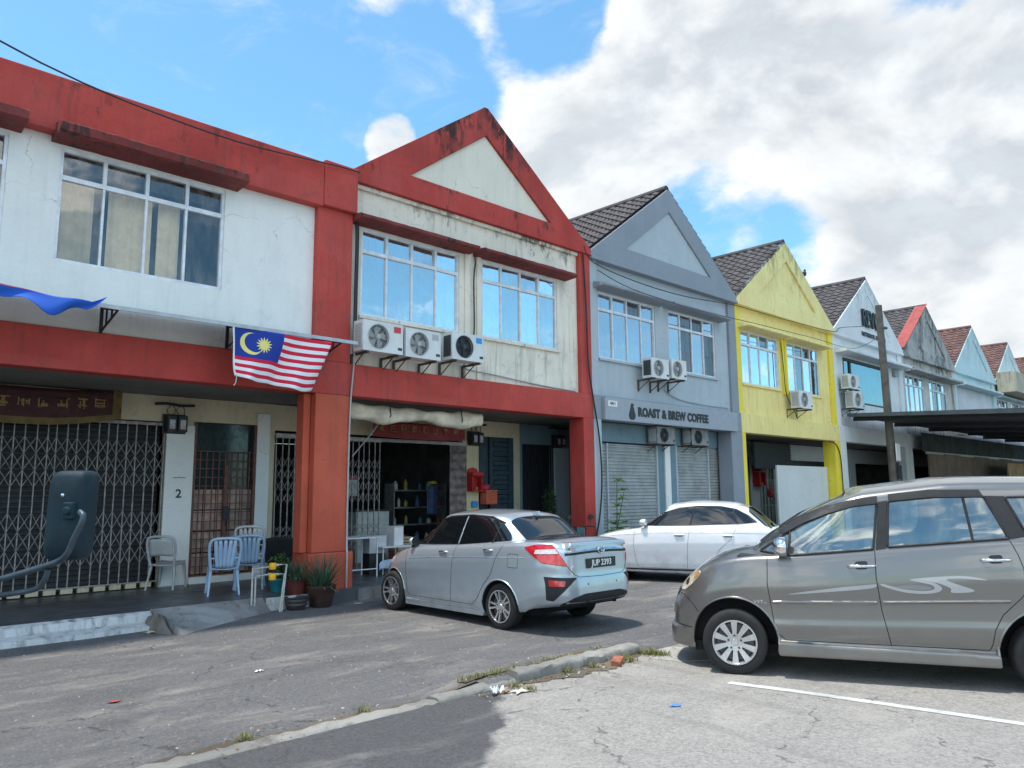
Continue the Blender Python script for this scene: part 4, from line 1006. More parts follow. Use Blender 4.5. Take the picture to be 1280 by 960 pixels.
def s_ex(m):
    for g in (1, -1):   # sill skirts and rear bumper corners
        m.prism([(-0.82, .13), (0.93, .13), (0.93, .24), (-0.82, .26)], 'y', g*0.60, g*0.806)
    m.prism([(-0.58, 1.06), (0.58, 1.06), (0.54, 1.125), (-0.54, 1.125)], 'x', -2.18, -2.0)   # lip of the boot lid
sp['extras'] = [s_ex]
def s_cut(c):
    # slot below the plate panel and hollow under the boot lip
    pass
SIL = paint('silver metallic paint', (0.47, 0.535, 0.595), 0.58, 0.28)
car1 = Car('sedan', 'silver sedan parked nose to the red column, tail lamps and number plate in view', 'car', (0.82, -2.83), R(90), SIL, M_under, sp)
c = car1
for sd in 'LR':
    win = [(0.92, 1.00), (0.70, 1.17), (0.40, 1.31), (0.05, 1.405), (-0.40, 1.432), (-0.80, 1.41), (-1.02, 1.345), (-1.20, 1.20), (-1.24, 1.125), (-0.30, 1.045)]
    c.patch('side_window', win, sd, M_glass_dark, off=0.006, rnd=0.03, step=.03)
    c.lines('window_trim', [(sd, [(-0.235, 1.05), (-0.33, 1.43)]), ], SIL, r=0.017, off=-0.004)
    c.lines('window_trim', [(sd, [(-0.93, 1.085), (-1.0, 1.35)])], M_cardark, r=0.010, off=0.0)
    c.lines('door_visor', [(sd, [(0.72, 1.175), (0.40, 1.325), (0.05, 1.42), (-0.40, 1.445), (-0.80, 1.425), (-1.04, 1.35)])], M_cardark, r=0.014, off=0.002)
    c.lines('panel_gap', [(sd, [(0.93, 0.98), (0.90, .60), (0.86, .33), (0.80, .265), (-0.62, .265), (-0.74, .36), (-0.85, .53), (-1.02, .70), (-1.10, .90), (-1.22, 1.10)]),
                          (sd, [(-0.235, 1.03), (-0.20, 0.70), (-0.17, 0.27)])], M_under, r=0.0032)
    c.lines('crease', [(sd, [(0.85, 0.80), (0.0, 0.86), (-1.0, 0.905), (-1.6, 0.93)])], SIL, r=0.010, off=-0.006)
    fl = [(-1.33, .80), (-1.51, .80), (-1.51, .97), (-1.33, .97)]
    c.lines('fuel_flap', [(sd, round_poly(fl, .02)+[round_poly(fl, .02)[0]])], M_under, r=0.0028)
    for hx in (0.02, -0.93):
        hz = 0.935 if hx > -0.5 else 1.0
        a, n = c.cast(sd, hx, hz); g = 1 if sd == 'L' else -1
        m = MB(); m.tube([(hx-0.095, a.y-g*0.004, hz), (hx-0.08, a.y+g*0.022, hz+.002), (hx+0.06, a.y+g*0.024, hz), (hx+0.085, a.y-g*0.004, hz-.002)], 0.013, 8)
        m.build('door_handle', M_chrome, c.root, smooth=50)
        c.patch('handle_cup', [(hx-.06, hz-.03), (hx+.05, hz-.03), (hx+.05, hz+.02), (hx-.06, hz+.02)], sd, SIL, off=0.001, rnd=.02)
    # mirror
    g = 1 if sd == 'L' else -1; a, n = c.cast(sd, 0.78, 1.03)
    m = MB(); m.lathe([(0.0, -0.075), (0.045, -0.07), (0.075, -0.04), (0.085, 0.0), (0.082, 0.045), (0.07, 0.06), (0.0, 0.062)], 20, (0, 0, 0), 'x', close=False)
    mm_ = [(x*0.7, y*1.05, z*0.68) for x, y, z in m.v]; m.v = [(0.80-x, a.y+g*0.13+y, 1.05+z) for x, y, z in mm_]
    mo = m.build('mirror', SIL, c.root, smooth=60)
    m = MB(); m.tube([(0.80, a.y-g*.01, 1.0), (0.80, a.y+g*0.08, 1.01)], 0.022, 8); m.lathe([(0, -0.001), (0.07, -0.001), (0.07, .003), (0, .003)], 20, (0.744, a.y+g*0.13, 1.05), 'x', close=False); m.build('mirror_base', M_cardark, mo)
    for wx in (1.275, -1.165): wheel(c, wx, sd, 0.292, 0.205, 0.18, 10, 'twin', 0.822, M_barrel)
    c.lines('arch_trim', [(sd, [(wx+0.345*math.cos(t), 0.285+0.345*math.sin(t)) for t in [math.pi*k/20 for k in range(1, 20)]]) for wx in (1.275, -1.165)], SIL, r=0.012, off=-0.006)
    # sill skirt face
    c.lines('skirt', [(sd, [(0.88, .21), (-0.76, .22)])], SIL, r=0.02, off=-0.008)
    # rear lamps wrap the corner: drawn in a look half from the side, half from behind
    gy = Vector((math.sin(R(45)), -g*math.cos(R(45)), 0)); rt = Vector((0.7071, g*0.7071, 0))   # look direction inwards, 'right' runs forwards/outwards
    O = Vector((-2.0, g*0.68, 0)); V_ = (O, rt, Vector((0, 0, 1)), gy)
    lamp = [(0.0, 1.105), (0.20, 1.10), (0.36, 1.06), (0.25, .96), (0.14, .875), (-0.18, .835), (-0.14, .91), (-0.07, 1.01)]
    lo = c.patch('tail_lamp', lamp, V_, M_redlens, off=0.008, rnd=.02, step=.03)
    c.patch('clear_strip', [(-0.07, 0.995), (-0.03, 1.05), (0.21, 1.035), (0.23, 0.985)], V_, M_clear, off=0.013, rnd=.012, step=.03, parent=lo)
    c.patch('brake_lens', [(-0.155, .855), (-0.10, .975), (0.21, .965), (0.14, .89)], V_, M_redlens2, off=0.012, rnd=.012, step=.03, parent=lo)
    # triangular bumper vent with reflector
    vent = [(-0.30, .70), (0.12, .715), (0.10, .62), (0.09, .43), (0.0, .42), (-0.12, .53)]
    vo = c.patch('bumper_vent', vent, V_, M_cardark, off=0.004, rnd=.015, step=.03)
    c.patch('reflector', [(-0.14, .60), (-0.15, .665), (0.06, .675), (0.05, .60)], V_, M_redlens, off=0.010, rnd=.01, step=.03, parent=vo)
    # headlamp
    hv = (Vector((1.65, g*0.60, 0)), Vector((-0.7071, g*0.7071, 0)), Vector((0, 0, 1)), Vector((-0.7071, -g*0.7071, 0)))
    c.patch('headlamp', [(-0.2, .62), (0.28, .70), (0.34, .80), (0.1, .78), (-0.18, .70)], hv, M_clear, off=0.005, rnd=.02)
# glass front and rear
c.patch('rear_window', [(-1.78, .50), (-1.82, 0), (-1.78, -.50), (-1.40, -.545), (-1.08, -.53), (-1.02, 0), (-1.08, .53), (-1.40, .545)], 'top', M_glass_dark, off=0.003, rnd=.03)
c.patch('windscreen', [(1.14, .60), (1.24, 0), (1.14, -.60), (0.44, -.53), (0.36, 0), (0.44, .53)], 'top', M_glass_dark, off=0.003, rnd=.03)
c.lines('panel_gap', [('top', [(-1.82, .70), (-1.84, .3), (-1.84, -.3), (-1.82, -.70)]), ('rear', [(0.70, 1.03), (0.60, .86), (0.50, .74), (0.42, .705), (0, .695), (-0.42, .705), (-0.50, .74), (-0.60, .86), (-0.70, 1.03)]),
                      ('top', [(0.98, .69), (1.5, .62), (1.66, .4), (1.70, 0), (1.66, -.4), (1.5, -.62), (.98, -.69)])], M_under, r=0.0035)
c.lines('boot_trim', [('rear', [(0.60, 0.985), (0.3, 1.0), (0, 1.005), (-0.3, 1.0), (-0.60, 0.985)])], M_cardark, r=0.017, off=0.0)
c.lines('boot_chrome', [('rear', [(0.60, 1.012), (0.3, 1.03), (0, 1.036), (-0.3, 1.03), (-0.60, 1.012)])], M_chrome, r=0.006, off=0.002)
a, n = c.cast('rear', 0, 1.01)
m = MB(); m.tube([(a.x-.02, 0.062*math.cos(t), 1.02+.040*math.sin(t)) for t in [2*math.pi*k/24 for k in range(25)]], 0.0085, 8)
m.tube([(a.x-.02, 0.045, 1.02), (a.x-.022, 0.0, 1.045), (a.x-.022, -0.02, 1.02), (a.x-.02, 0.01, 1.0), (a.x-.02, -0.05, 1.005)], 0.007, 6); m.build('emblem', M_chrome, c.root, smooth=60)
a, n = c.cast('rear', 0, .86)
m = MB(); m.box(a.x-.018, a.x-.004, -.285, .285, .80, .92); pl = m.build('number_plate', M_plate, c.root, bevel=.003)
text_mesh('plate_lettering', 'JUP 2393', 0.105, M_wtext, pl, (a.x-.021, 0.0, .86), (R(90), 0, R(-90)), 0.001, 0.0022, sx=1.0, space=1.0)
text_mesh('badge', 'BEZZA', 0.040, M_chrome, c.root, (c.cast('rear', .48, 1.055)[0].x-.004, .49, 1.055), (R(90), 0, R(-90)), 0.002, 0.001, space=1.2)
c.patch('diffuser', [(0.34, .50), (-0.34, .50), (-0.52, .46), (-0.64, .39), (-0.62, .355), (0.62, .355), (0.64, .39), (0.52, .46)], 'rear', M_cardark, off=0.006, rnd=.02)
m = MB(); m.box(-1.98, -1.75, -.50, .50, .30, .40); m.tube([(-1.8, -.45, .33), (-2.08, -.45, .33)], .022, 10); m.build('rear_valance', M_under, c.root, bevel=.02)
for py in (0.28, -0.28):
    a, n = c.cast('rear', py, .61); m = MB(); m.lathe([(0, a.x-.003), (.010, a.x-.003), (.011, a.x+.002)], 12, (0, py, .61), 'x', close=False); m.build('parking_sensor', M_cardark, c.root)
a, n = c.cast('top', -0.98, 0.0); m = MB(); m.prism([(-1.12, a.z-.01), (-0.92, a.z-.01), (-1.06, a.z+.045), (-1.11, a.z+.045)], 'y', -.018, .018); m.build('roof_antenna', SIL, c.root, bevel=.005)
m = MB(); m.box(-1.55, 1.75, -.55, .55, .19, .26); m.build('underbody', M_under, c.root)
# ---- bronze grey van (long, high, wedge shaped), cut by the edge of the picture
VB = curve([(-2.2, .30), (-1.0, .24), (0.9, .24), (1.5, .22), (1.95, .20)])
vzs = curve([(-2.15, 1.32), (-1.2, 1.31), (-0.1, 1.21), (0.75, 1.125), (1.15, 1.10), (1.40, 1.055), (1.65, 0.935), (1.84, 0.79), (1.96, .70)])
v_low = []
for v, r_, f, bb in [(0.0, 2.02, 1.86, .77), (0.04, 2.06, 1.955, .805), (0.14, 2.08, 1.965, .832), (0.22, 2.08, 1.945, .846), (0.28, 2.08, 1.945, .850), (0.33, 2.085, 1.945, .842), (0.46, 2.09, 1.95, .842), (0.58, 2.08, 1.945, .850), (0.66, 2.07, 1.94, .855), (0.76, 2.06, 1.93, .848), (0.88, 2.03, 1.90, .828), (0.96, 2.0, 1.87, .81), (1.0, 1.96, 1.82, .785)]:
    v_low.append((v, f, r_, bb, 3.4, 6.5))
v_roof = curve([(-2.05, 1.74), (-1.4, 1.80), (-0.8, 1.80), (-0.2, 1.755), (0.22, 1.685), (0.42, 1.66), (0.66, 1.63), (0.9, 1.60), (1.12, 1.56), (1.4, 1.50)])
v_top = []
for u, f, r_, bb in [(0.0, 1.30, 1.98, .795), (0.12, 1.20, 1.97, .788), (0.25, 1.10, 1.96, .776), (0.35, 1.03, 1.95, .762), (0.50, .89, 1.94, .740), (0.62, .77, 1.92, .720), (0.73, .65, 1.90, .702), (0.82, .54, 1.88, .688), (0.90, 0.42, 1.85, .670), (0.96, 0.31, 1.80, .645), (1.0, 0.20, 1.74, .605)]:
    v_top.append((u, f, r_, bb, 4.6, 7.0))
vbase = curve([(-2.1, 1.22), (-1.2, 1.21), (0.0, 1.10), (0.66, 1.05), (0.9, 1.03), (1.12, 1.0), (1.4, .95)])
spv = dict(low=v_low, lowz=lambda v, x: VB(x)+v*(vzs(x)-VB(x)), lowcap=lambda x, q, e: 0.06*(e*e-q*q)*(1.0 if x > 0.4 else .5),
           top=v_top, topz=lambda u, x: vbase(x)+u*(v_roof(x)-vbase(x)), topcap=lambda x, q, e: 0.07*(e*e-q*q),
           wheels=(1.30, -1.32), wheel_z=0.305, arch_r=0.40, half=0.842, voxel=0.013, smooth=9, under_z=0.34, z0=0.014)
def v_ex(m):
    for g in (1, -1):
        m.prism([(-0.93, .20), (0.90, .20), (0.93, .33), (-0.93, .31)], 'y', g*0.60, g*0.872)
    # front lip of the bumper
    ax = [(1.30, 1)]
    pts = []
    for k in range(33):
        t = -math.pi/2+math.pi*k/32; x, y = ring_pt(t*0.985, 1.99, 1.99, .845, 3.2, 3.2); pts.append((x, y))
    pin = [(x*0.86, y*0.9) for x, y in pts]
    keep = [i for i, q in enumerate(pts) if q[0] > 1.66]
    poly = [pts[i] for i in keep]+[pin[i] for i in keep][::-1]
    m.prism(poly, 'z', .185, .375)
spv['extras'] = [v_ex]
BRZ = paint('bronze grey metallic paint', (0.205, 0.197, 0.188), 0.62, 0.30)
car2 = Car('van', 'bronze grey people carrier with pale swoosh stripes on its doors and chrome handles', 'van', (1.16, -8.29), R(116.9), BRZ, M_under, spv)
c = car2
F_win = [(1.03, 1.150), (0.735, 1.125), (0.02, 1.195), (-0.045, 1.615), (0.18, 1.585), (0.40, 1.515), (0.66, 1.405)]
Fq = [(0.77, 1.13), (0.76, 1.365)]
R_win = [(-0.10, 1.215), (-1.08, 1.305), (-0.935, 1.675), (-0.55, 1.672), (-0.145, 1.632)]
Q_win = [(-1.24, 1.33), (-1.20, 1.40), (-1.10, 1.665), (-1.35, 1.67), (-1.72, 1.655), (-1.80, 1.60), (-1.80, 1.36)]
def inside(poly, x, y):
    r = False; j = len(poly)-1
    for i in range(len(poly)):
        if ((poly[i][1] > y) != (poly[j][1] > y)) and (x < (poly[j][0]-poly[i][0])*(y-poly[i][1])/(poly[j][1]-poly[i][1])+poly[i][0]): r = not r
        j = i
    return r
PV = pane_mat('van window glass', (0.90, 0.95, 0.92), 0.30, (0.66, 0.78, 0.75))
glassjobs = []
for sd in 'LR':
    for nm, w_ in (('door_window', F_win), ('door_window', R_win), ('quarter_window', Q_win)):
        glassjobs.append((nm, w_, sd))
WS = [(1.02, .62), (1.08, .3), (1.10, 0), (1.08, -.3), (1.02, -.62), (0.46, -.52), (0.36, -.3), (0.32, 0), (0.36, .3), (0.46, .52)]
for nm, w_, sd in glassjobs:
    c.patch(nm, w_, sd, PV, off=0.002, depth=0.004, rnd=.02)
c.patch('windscreen', WS, 'top', PV, off=0.002, depth=0.004, rnd=.03)
c.patch('rear_window', [(-.60, 1.32), (.60, 1.32), (.52, 1.68), (-.52, 1.68)], 'rear', PV, off=0.002, depth=.004, rnd=.03)
blk = M_cardark
for sd in 'LR':
    g = 1 if sd == 'L' else -1
    c.lines('window_frame', [(sd, round_poly(w_, .02)+[round_poly(w_, .02)[0]]) for w_ in (F_win, R_win, Q_win)], blk, r=0.013, off=0.001)
    c.patch('pillar_cover', [(0.0, 1.19), (-0.09, 1.205), (-0.135, 1.64), (-0.055, 1.625)], sd, blk, off=.006)
    c.patch('pillar_cover', [(-1.09, 1.30), (-1.225, 1.325), (-1.09, 1.675), (-0.945, 1.68)], sd, blk, off=.006)
    c.patch('pillar_cover', [(1.09, 1.10), (0.745, 1.118), (0.74, 1.375), (0.70, 1.40), (0.78, 1.12)][:4], sd, blk, off=.005) if False else None
    c.lines('division_bar', [(sd, [(0.765, 1.12), (0.735, 1.375)]), (sd, [(-0.80, 1.28), (-0.765, 1.675)])], blk, r=0.013, off=0.001)
    c.patch('rear_panel_cover', [(-1.16, 1.32), (-1.22, 1.32), (-1.245, 1.33), (-1.205, 1.41), (-1.105, 1.67), (-1.08, 1.68)], sd, blk, off=.005)
    # rain visors
    c.patch('rain_visor', [(0.80, 1.305), (0.60, 1.42), (0.38, 1.515), (0.15, 1.585), (-0.05, 1.61), (-0.055, 1.675), (0.15, 1.645), (0.40, 1.575), (0.62, 1.48), (0.84, 1.335)], sd, blk, off=.022, depth=.02)
    c.patch('rain_visor', [(-0.15, 1.63), (-0.50, 1.665), (-0.93, 1.668), (-0.90, 1.73), (-0.50, 1.73), (-0.15, 1.69)], sd, blk, off=.022, depth=.02)
    gap = [(sd, [(0.965, 1.10), (0.975, 0.85), (0.93, 0.50), (0.90, .40), (0.83, .345), (-0.85, .345), (-0.875, .40), (-0.90, 0.52), (-0.97, 0.65), (-1.12, 0.80), (-1.165, 0.86), (-1.16, 1.05), (-1.13, 1.17), (-1.08, 1.30)]),
           (sd, [(0.01, 1.19), (0.02, 0.95), (-0.01, 0.65), (-0.07, .345)]),
           (sd, [(0.965, .415), (1.07, .42)])]
    c.lines('panel_gap', gap, M_under, r=0.0036)
    mo = c.lines('door_moulding', [(sd, [(0.93, .690), (0.03, .722)]), (sd, [(-0.02, .724), (-1.035, .770)])], BRZ, r=0.017, off=-0.001)
    mo.scale = (1, 1, 1)
    for (hx, hz) in ((0.135, 1.045), (-0.955, 1.122)):
        a, n = c.cast(sd, hx, hz)
        m = MB(); m.tube([(hx+0.115, a.y-g*.002, hz-.006), (hx+0.095, a.y+g*.026, hz-.004), (hx, a.y+g*.034, hz), (hx-0.095, a.y+g*.026, hz+.004), (hx-0.115, a.y-g*.002, hz+.006)], [.012, .015, .014, .015, .012], 10); m.build('door_handle', M_chrome, c.root, smooth=50)
        c.patch('handle_cup', [(hx+.055, hz-.034), (hx+.055, hz+.038), (hx-.055, hz+.045), (hx-.055, hz-.028)], sd, M_cardark, off=.002, rnd=.03)
    # swoosh stripes
    SW = simple('pale stripe film', (0.40, 0.41, 0.42), 0.35, var=0.05, coat=.5); SW2 = simple('grey stripe film', (0.235, 0.24, 0.245), 0.35, var=0.05, coat=.5)
    def sc(l): return [tuple(v) for v in catmull([Vector((q[0], q[1], 0)) for q in l], 5, closed=True)]
    def flip(l): return [(q[0], q[1]) for q in l]
    st1 = [(0.795, .767), (0.40, .806), (0.10, .842), (0.03, .862), (0.03, .884), (0.15, .870), (0.40, .836)]
    st2 = [(-.03, .87), (-.18, .826), (-.338, .812), (-.473, .830), (-.510, .87), (-.450, .912), (-.346, .928), (-.256, .930), (-.35, .912), (-.43, .893), (-.452, .868), (-.43, .848), (-.338, .838), (-.18, .852), (-.03, .890)]
    st3 = [(-.256, .937), (-.483, .965), (-.703, .977), (-.871, .947), (-.657, .956), (-.55, .940), (-.675, .891), (-.765, .856), (-.714, .836), (-.585, .832), (-.578, .869), (-.479, .911), (-.35, .930)]
    st4 = [(-.08, .862), (-.25, .885), (-.38, .880), (-.43, .865), (-.40, .853), (-.33, .846), (-.18, .856)]
    for s_ in (st1, st2, st3): c.patch('stripe', sc(s_), sd, SW, off=.0022, depth=.003, step=.03)
    c.patch('stripe', sc(st4), sd, SW2, off=.0018, depth=.003, step=.03)
    text_mesh('badge', 'VVT-i', 0.045, M_chrome, c.root, (1.05, c.cast(sd, 1.05, .70)[0].y+g*.003, .685), (R(90), 0, R(180) if g > 0 else 0), .001, .0005, space=1.1)
    # door mirror, painted shell with chrome cap
    a, n = c.cast(sd, 0.80, 1.17); ctr = (0.83, a.y+g*0.15, 1.215)
    m = MB(); m.lathe([(0, -.09), (.05, -.085), (.088, -.05), (.10, 0), (.098, .04), (.085, .055), (0, .056)], 24, (0, 0, 0), 'x', close=False)
    m.v = [(ctr[0]-x*.9, ctr[1]+y*1.2, ctr[2]+z*.92) for x, y, z in m.v]; mi_ = m.build('door_mirror', M_chrome, c.root, smooth=60)
    m = MB(); m.tube([(0.84, a.y-g*.01, 1.15), (0.83, a.y+g*.10, 1.17)], .03, 10); m.lathe([(0, -.002), (.088, -.002), (.088, .004), (0, .004)], 24, (0, 0, 0), 'x', close=False)
    k0 = len(m.v)-4*24; m.v = m.v[:k0]+[(ctr[0]-.052+x, ctr[1]+y*1.15, ctr[2]+z*.9) for x, y, z in m.v[k0:]]; m.build('mirror_base', M_cardark, mi_)
    for wx in (1.30, -1.32): wheel(c, wx, sd, 0.302, 0.205, 0.21, 10, 'wide', 0.835)
    c.lines('arch_lip', [(sd, [(wx+.410*math.cos(t), .305+.410*math.sin(t)) for t in [math.pi*k/24 for k in range(0, 25)]]) for wx in (1.30, -1.32)], BRZ, r=.013, off=-.006)
    # headlamp on the corner, yellowed
    hv = (Vector((1.78, g*0.66, 0)), Vector((-0.7071*1, g*0.7071, 0)), Vector((0, 0, 1)), Vector((-0.7071, -g*0.7071, 0)))
    hl = [(-0.19, .735), (-0.215, .80), (-0.17, .865), (-0.06, .915), (0.05, .945), (0.085, .925), (0.06, .87), (-0.01, .80), (-0.10, .745)]
    ho = c.patch('headlamp', hl, hv, simple('yellowed lamp lens', (0.58, 0.51, 0.38), 0.18, var=0.35, scale=14, coat=.8), off=.008, rnd=.02, step=.03)
    c.patch('lamp_bowl', [(-0.085+.036*math.cos(a), .825+.036*math.sin(a)) for a in [2*math.pi*k/16 for k in range(16)]], hv, M_chrome, off=.010, step=.02, parent=ho)
    c.patch('lamp_bulb', [(-0.085+.013*math.cos(a), .825+.013*math.sin(a)) for a in [2*math.pi*k/12 for k in range(12)]], hv, M_cardark, off=.013, step=.02, parent=ho)
    c.patch('indicator_lens', [(-0.0, .905), (0.05, .935), (0.077, .92), (0.05, .875), (0.01, .862)], hv, simple('amber lens', (0.45, 0.24, 0.08), 0.15, var=.2, coat=.8), off=.012, rnd=.01, step=.03, parent=ho)
    c.lines('bumper_gap', [(sd, [(1.93, .70), (1.80, .70), (1.70, .62), (1.655, .55)])], M_under, r=.0035)
    c.lines('bumper_gap', [(sd, [(1.96, .40), (1.66, .385)])], M_under, r=.005)
for nm, w_, sd in glassjobs[:3]:
    pass
shr = lambda poly: poly
wl_ = [w_ for nm, w_, sd in glassjobs[:3]]
c.hole(lambda p_, n: abs(p_.y) > .55 and abs(n.y) > .5 and any(inside(w_, p_.x, p_.z) for w_ in wl_))
c.hole(lambda p_, n: n.z > .2 and n.x > .2 and p_.z > 1.15 and inside(WS, p_.x, p_.y))
c.hole(lambda p_, n: n.x < -.5 and abs(p_.y) < .58 and 1.33 < p_.z < 1.67)
# the upper shell overlaps the lower body inside: build seats and a dark floor
M_seat = simple('beige seat cloth', (0.34, 0.30, 0.24), 0.85, var=.15)
for (sx, rows_) in ((0.12, (0.36, -0.36)), (-0.48, (0.40, 0, -0.40)), (-1.25, (0.36, -0.36))):
    for sy in rows_:
        m = MB(); m.prism([(sx-.10, 1.02), (sx+.02, 1.02), (sx-.10, 1.46), (sx-.20, 1.46)], 'y', sy-.22, sy+.22); m.prism([(sx-.17, 1.45), (sx-.10, 1.45), (sx-.14, 1.60), (sx-.22, 1.60)], 'y', sy-.12, sy+.12)
        m.build('car_seat', M_seat, c.root, bevel=.03)
m = MB(); 
m.tube([(0.62+.19*math.sin(t)*.35, 0+(-.38)+.19*math.cos(t), 1.12+.19*math.sin(t)) for t in [2*math.pi*k/28 for k in range(29)]], .014, 8); m.build('steering_wheel', M_cardark, c.root, smooth=60)
m = MB(); m.box(0.95, 1.25, -.70, .70, 1.0, 1.12); m.build('dashboard', M_cardark, c.root, bevel=.03)
m = MB(); m.box(-1.85, 1.7, -.60, .60, .17, .26); m.build('underbody', M_under, c.root)
c.lines('number_plate_frame', [('front', [(-.25, .48), (.25, .48), (.25, .58), (-.25, .58), (-.25, .48)])], M_plate, r=.006)
c.patch('grille', [(-.35, .66), (.35, .66), (.42, .74), (-.42, .74)], 'front', M_cardark, off=.004, rnd=.02)
c.lines('wiper', [('top', [(1.03, .45), (0.88, -.05)]), ('top', [(1.04, -.1), (0.86, -.5)])], M_cardark, r=.006, off=.006)

# ---- white sedan between them
WB = curve([(-2.1, .24), (-1.4, .20), (1.2, .18), (2.0, .22)])
wzs = curve([(-2.05, 1.04), (-1.7, 1.09), (-1.0, 1.08), (0.0, 1.05), (0.6, 1.02), (1.1, .95), (1.6, .84), (1.95, .70)])
w_low = []
for v, r_, f, bb in [(0.0, 1.98, 1.90, .78), (0.05, 2.02, 1.96, .82), (0.20, 2.05, 1.99, .852), (0.34, 2.06, 1.99, .858), (0.50, 2.05, 1.97, .866), (0.66, 2.05, 1.94, .868), (0.80, 2.04, 1.90, .850), (0.90, 2.03, 1.86, .832), (0.96, 2.0, 1.82, .81), (1.0, 1.95, 1.78, .78)]:
    w_low.append((v, f, r_, bb, 3.2, 4.2))
w_roof = curve([(-2.0, 1.36), (-1.5, 1.46), (-1.0, 1.505), (-0.5, 1.52), (0.0, 1.47), (0.4, 1.38), (0.9, 1.25)])
w_top = []
for u, f, r_, bb in [(0.0, 0.92, 1.98, .785), (0.15, 0.78, 1.93, .765), (0.35, 0.58, 1.84, .738), (0.55, 0.38, 1.73, .705), (0.75, 0.20, 1.61, .668), (0.90, 0.06, 1.49, .636), (0.97, 0.05, 1.40, .61), (1.0, 0.05, 1.30, .575)]:
    w_top.append((u, f, r_, bb, 4.2, 5.0))
w_top = [(u, max(f, 0.05), r_, bb, nf, nr) for u, f, r_, bb, nf, nr in w_top]
spw = dict(low=w_low, lowz=lambda v, x: WB(x)+v*(wzs(x)-WB(x)), lowcap=lambda x, q, e: 0.05*(e*e-q*q), top=w_top, topz=lambda u, x: .95+u*(w_roof(x)-.95),
           topcap=lambda x, q, e: 0.05*(e*e-q*q), wheels=(1.28, -1.34), wheel_z=.31, arch_r=.355, half=.86, voxel=.015, smooth=9, under_z=.3)
WHT = paint('white car paint', (0.74, 0.76, 0.79), 0.0, 0.35)
car3 = Car('sedan', 'white sedan parked behind the brown van in front of the grey coffee shop', 'car', (6.52, -2.37), R(110), WHT, M_under, spw)
c = car3
for sd in 'LR':
    g = 1 if sd == 'L' else -1
    c.patch('side_window', [(0.52, 1.08), (0.36, 1.21), (0.12, 1.34), (-0.20, 1.435), (-0.60, 1.475), (-1.0, 1.465), (-1.28, 1.41), (-1.50, 1.29), (-1.66, 1.16), (-1.40, 1.135), (-0.4, 1.095)], sd, M_glass_dark, off=.006, rnd=.02, step=.03)
    c.lines('window_trim', [(sd, [(-0.42, 1.10), (-0.50, 1.46)]), (sd, [(-1.30, 1.14), (-1.22, 1.42)])], M_cardark, r=.014, off=0)
    c.lines('panel_gap', [(sd, [(0.68, 1.03), (0.70, .7), (0.64, .36), (0.60, .28), (-.72, .28), (-0.85, .45), (-1.0, .68), (-1.20, .85), (-1.32, 1.12)]), (sd, [(-.42, 1.09), (-.38, .7), (-.36, .28)])], simple('shaded gap', (.10, .11, .12), .8, var=0), r=.0032)
    c.lines('crease', [(sd, [(1.2, .88), (0.3, .955), (-1.0, .975), (-1.9, .96)])], WHT, r=.010, off=-.005)
    for hx in (-0.22, -1.15):
        a, n = c.cast(sd, hx, .915); m = MB(); m.tube([(hx+.10, a.y-g*.003, .915), (hx+.08, a.y+g*.022, .917), (hx-.08, a.y+g*.022, .918), (hx-.10, a.y-g*.003, .916)], .013, 8); m.build('door_handle', WHT, c.root, smooth=50)
        c.patch('handle_cup', [(hx+.07, .885), (hx-.07, .885), (hx-.07, .905), (hx+.07, .905)], sd, simple('shaded gap', (.10, .11, .12), .8, var=0), off=.0012, rnd=.01)
    a, n = c.cast(sd, .42, 1.12); m = MB(); m.lathe([(0, -.08), (.045, -.075), (.075, -.04), (.082, 0), (.075, .05), (0, .055)], 20, (0, 0, 0), 'x', close=False)
    m.v = [(.50-x, a.y+g*.13+y*1.2, 1.15+z*.8) for x, y, z in m.v]; mo = m.build('mirror', WHT, c.root, smooth=60)
    m = MB(); m.tube([(.50, a.y-g*.02, 1.08), (.50, a.y+g*.09, 1.10)], .025, 8); m.build('mirror_base', M_cardark, mo)
    c.lines('sill_trim', [(sd, [(0.9, .245), (-0.95, .255)])], M_cardark, r=.02, off=-.004)
    for wx in (1.28, -1.34): wheel(c, wx, sd, .315, .215, .2, 10, 'twin', .852)
c.patch('rear_window', [(-1.90, .54), (-1.93, 0), (-1.90, -.54), (-1.50, -.50), (-1.42, 0), (-1.50, .50)], 'top', M_glass_dark, off=.003, rnd=.03)
c.patch('windscreen', [(0.88, .62), (0.94, 0), (0.88, -.62), (0.20, -.55), (0.10, 0), (0.20, .55)], 'top', M_glass_dark, off=.003, rnd=.03)
c.patch('tail_lamp', [(-.70, .72), (-.45, .72), (-.47, .82), (-.70, .84)], 'rear', M_redlens, off=.006, rnd=.02); c.patch('tail_lamp', [(.70, .72), (.45, .72), (.47, .82), (.70, .84)], 'rear', M_redlens, off=.006, rnd=.02)
m = MB(); m.box(-1.8, 1.75, -.6, .6, .17, .26); m.build('underbody', M_under, c.root)
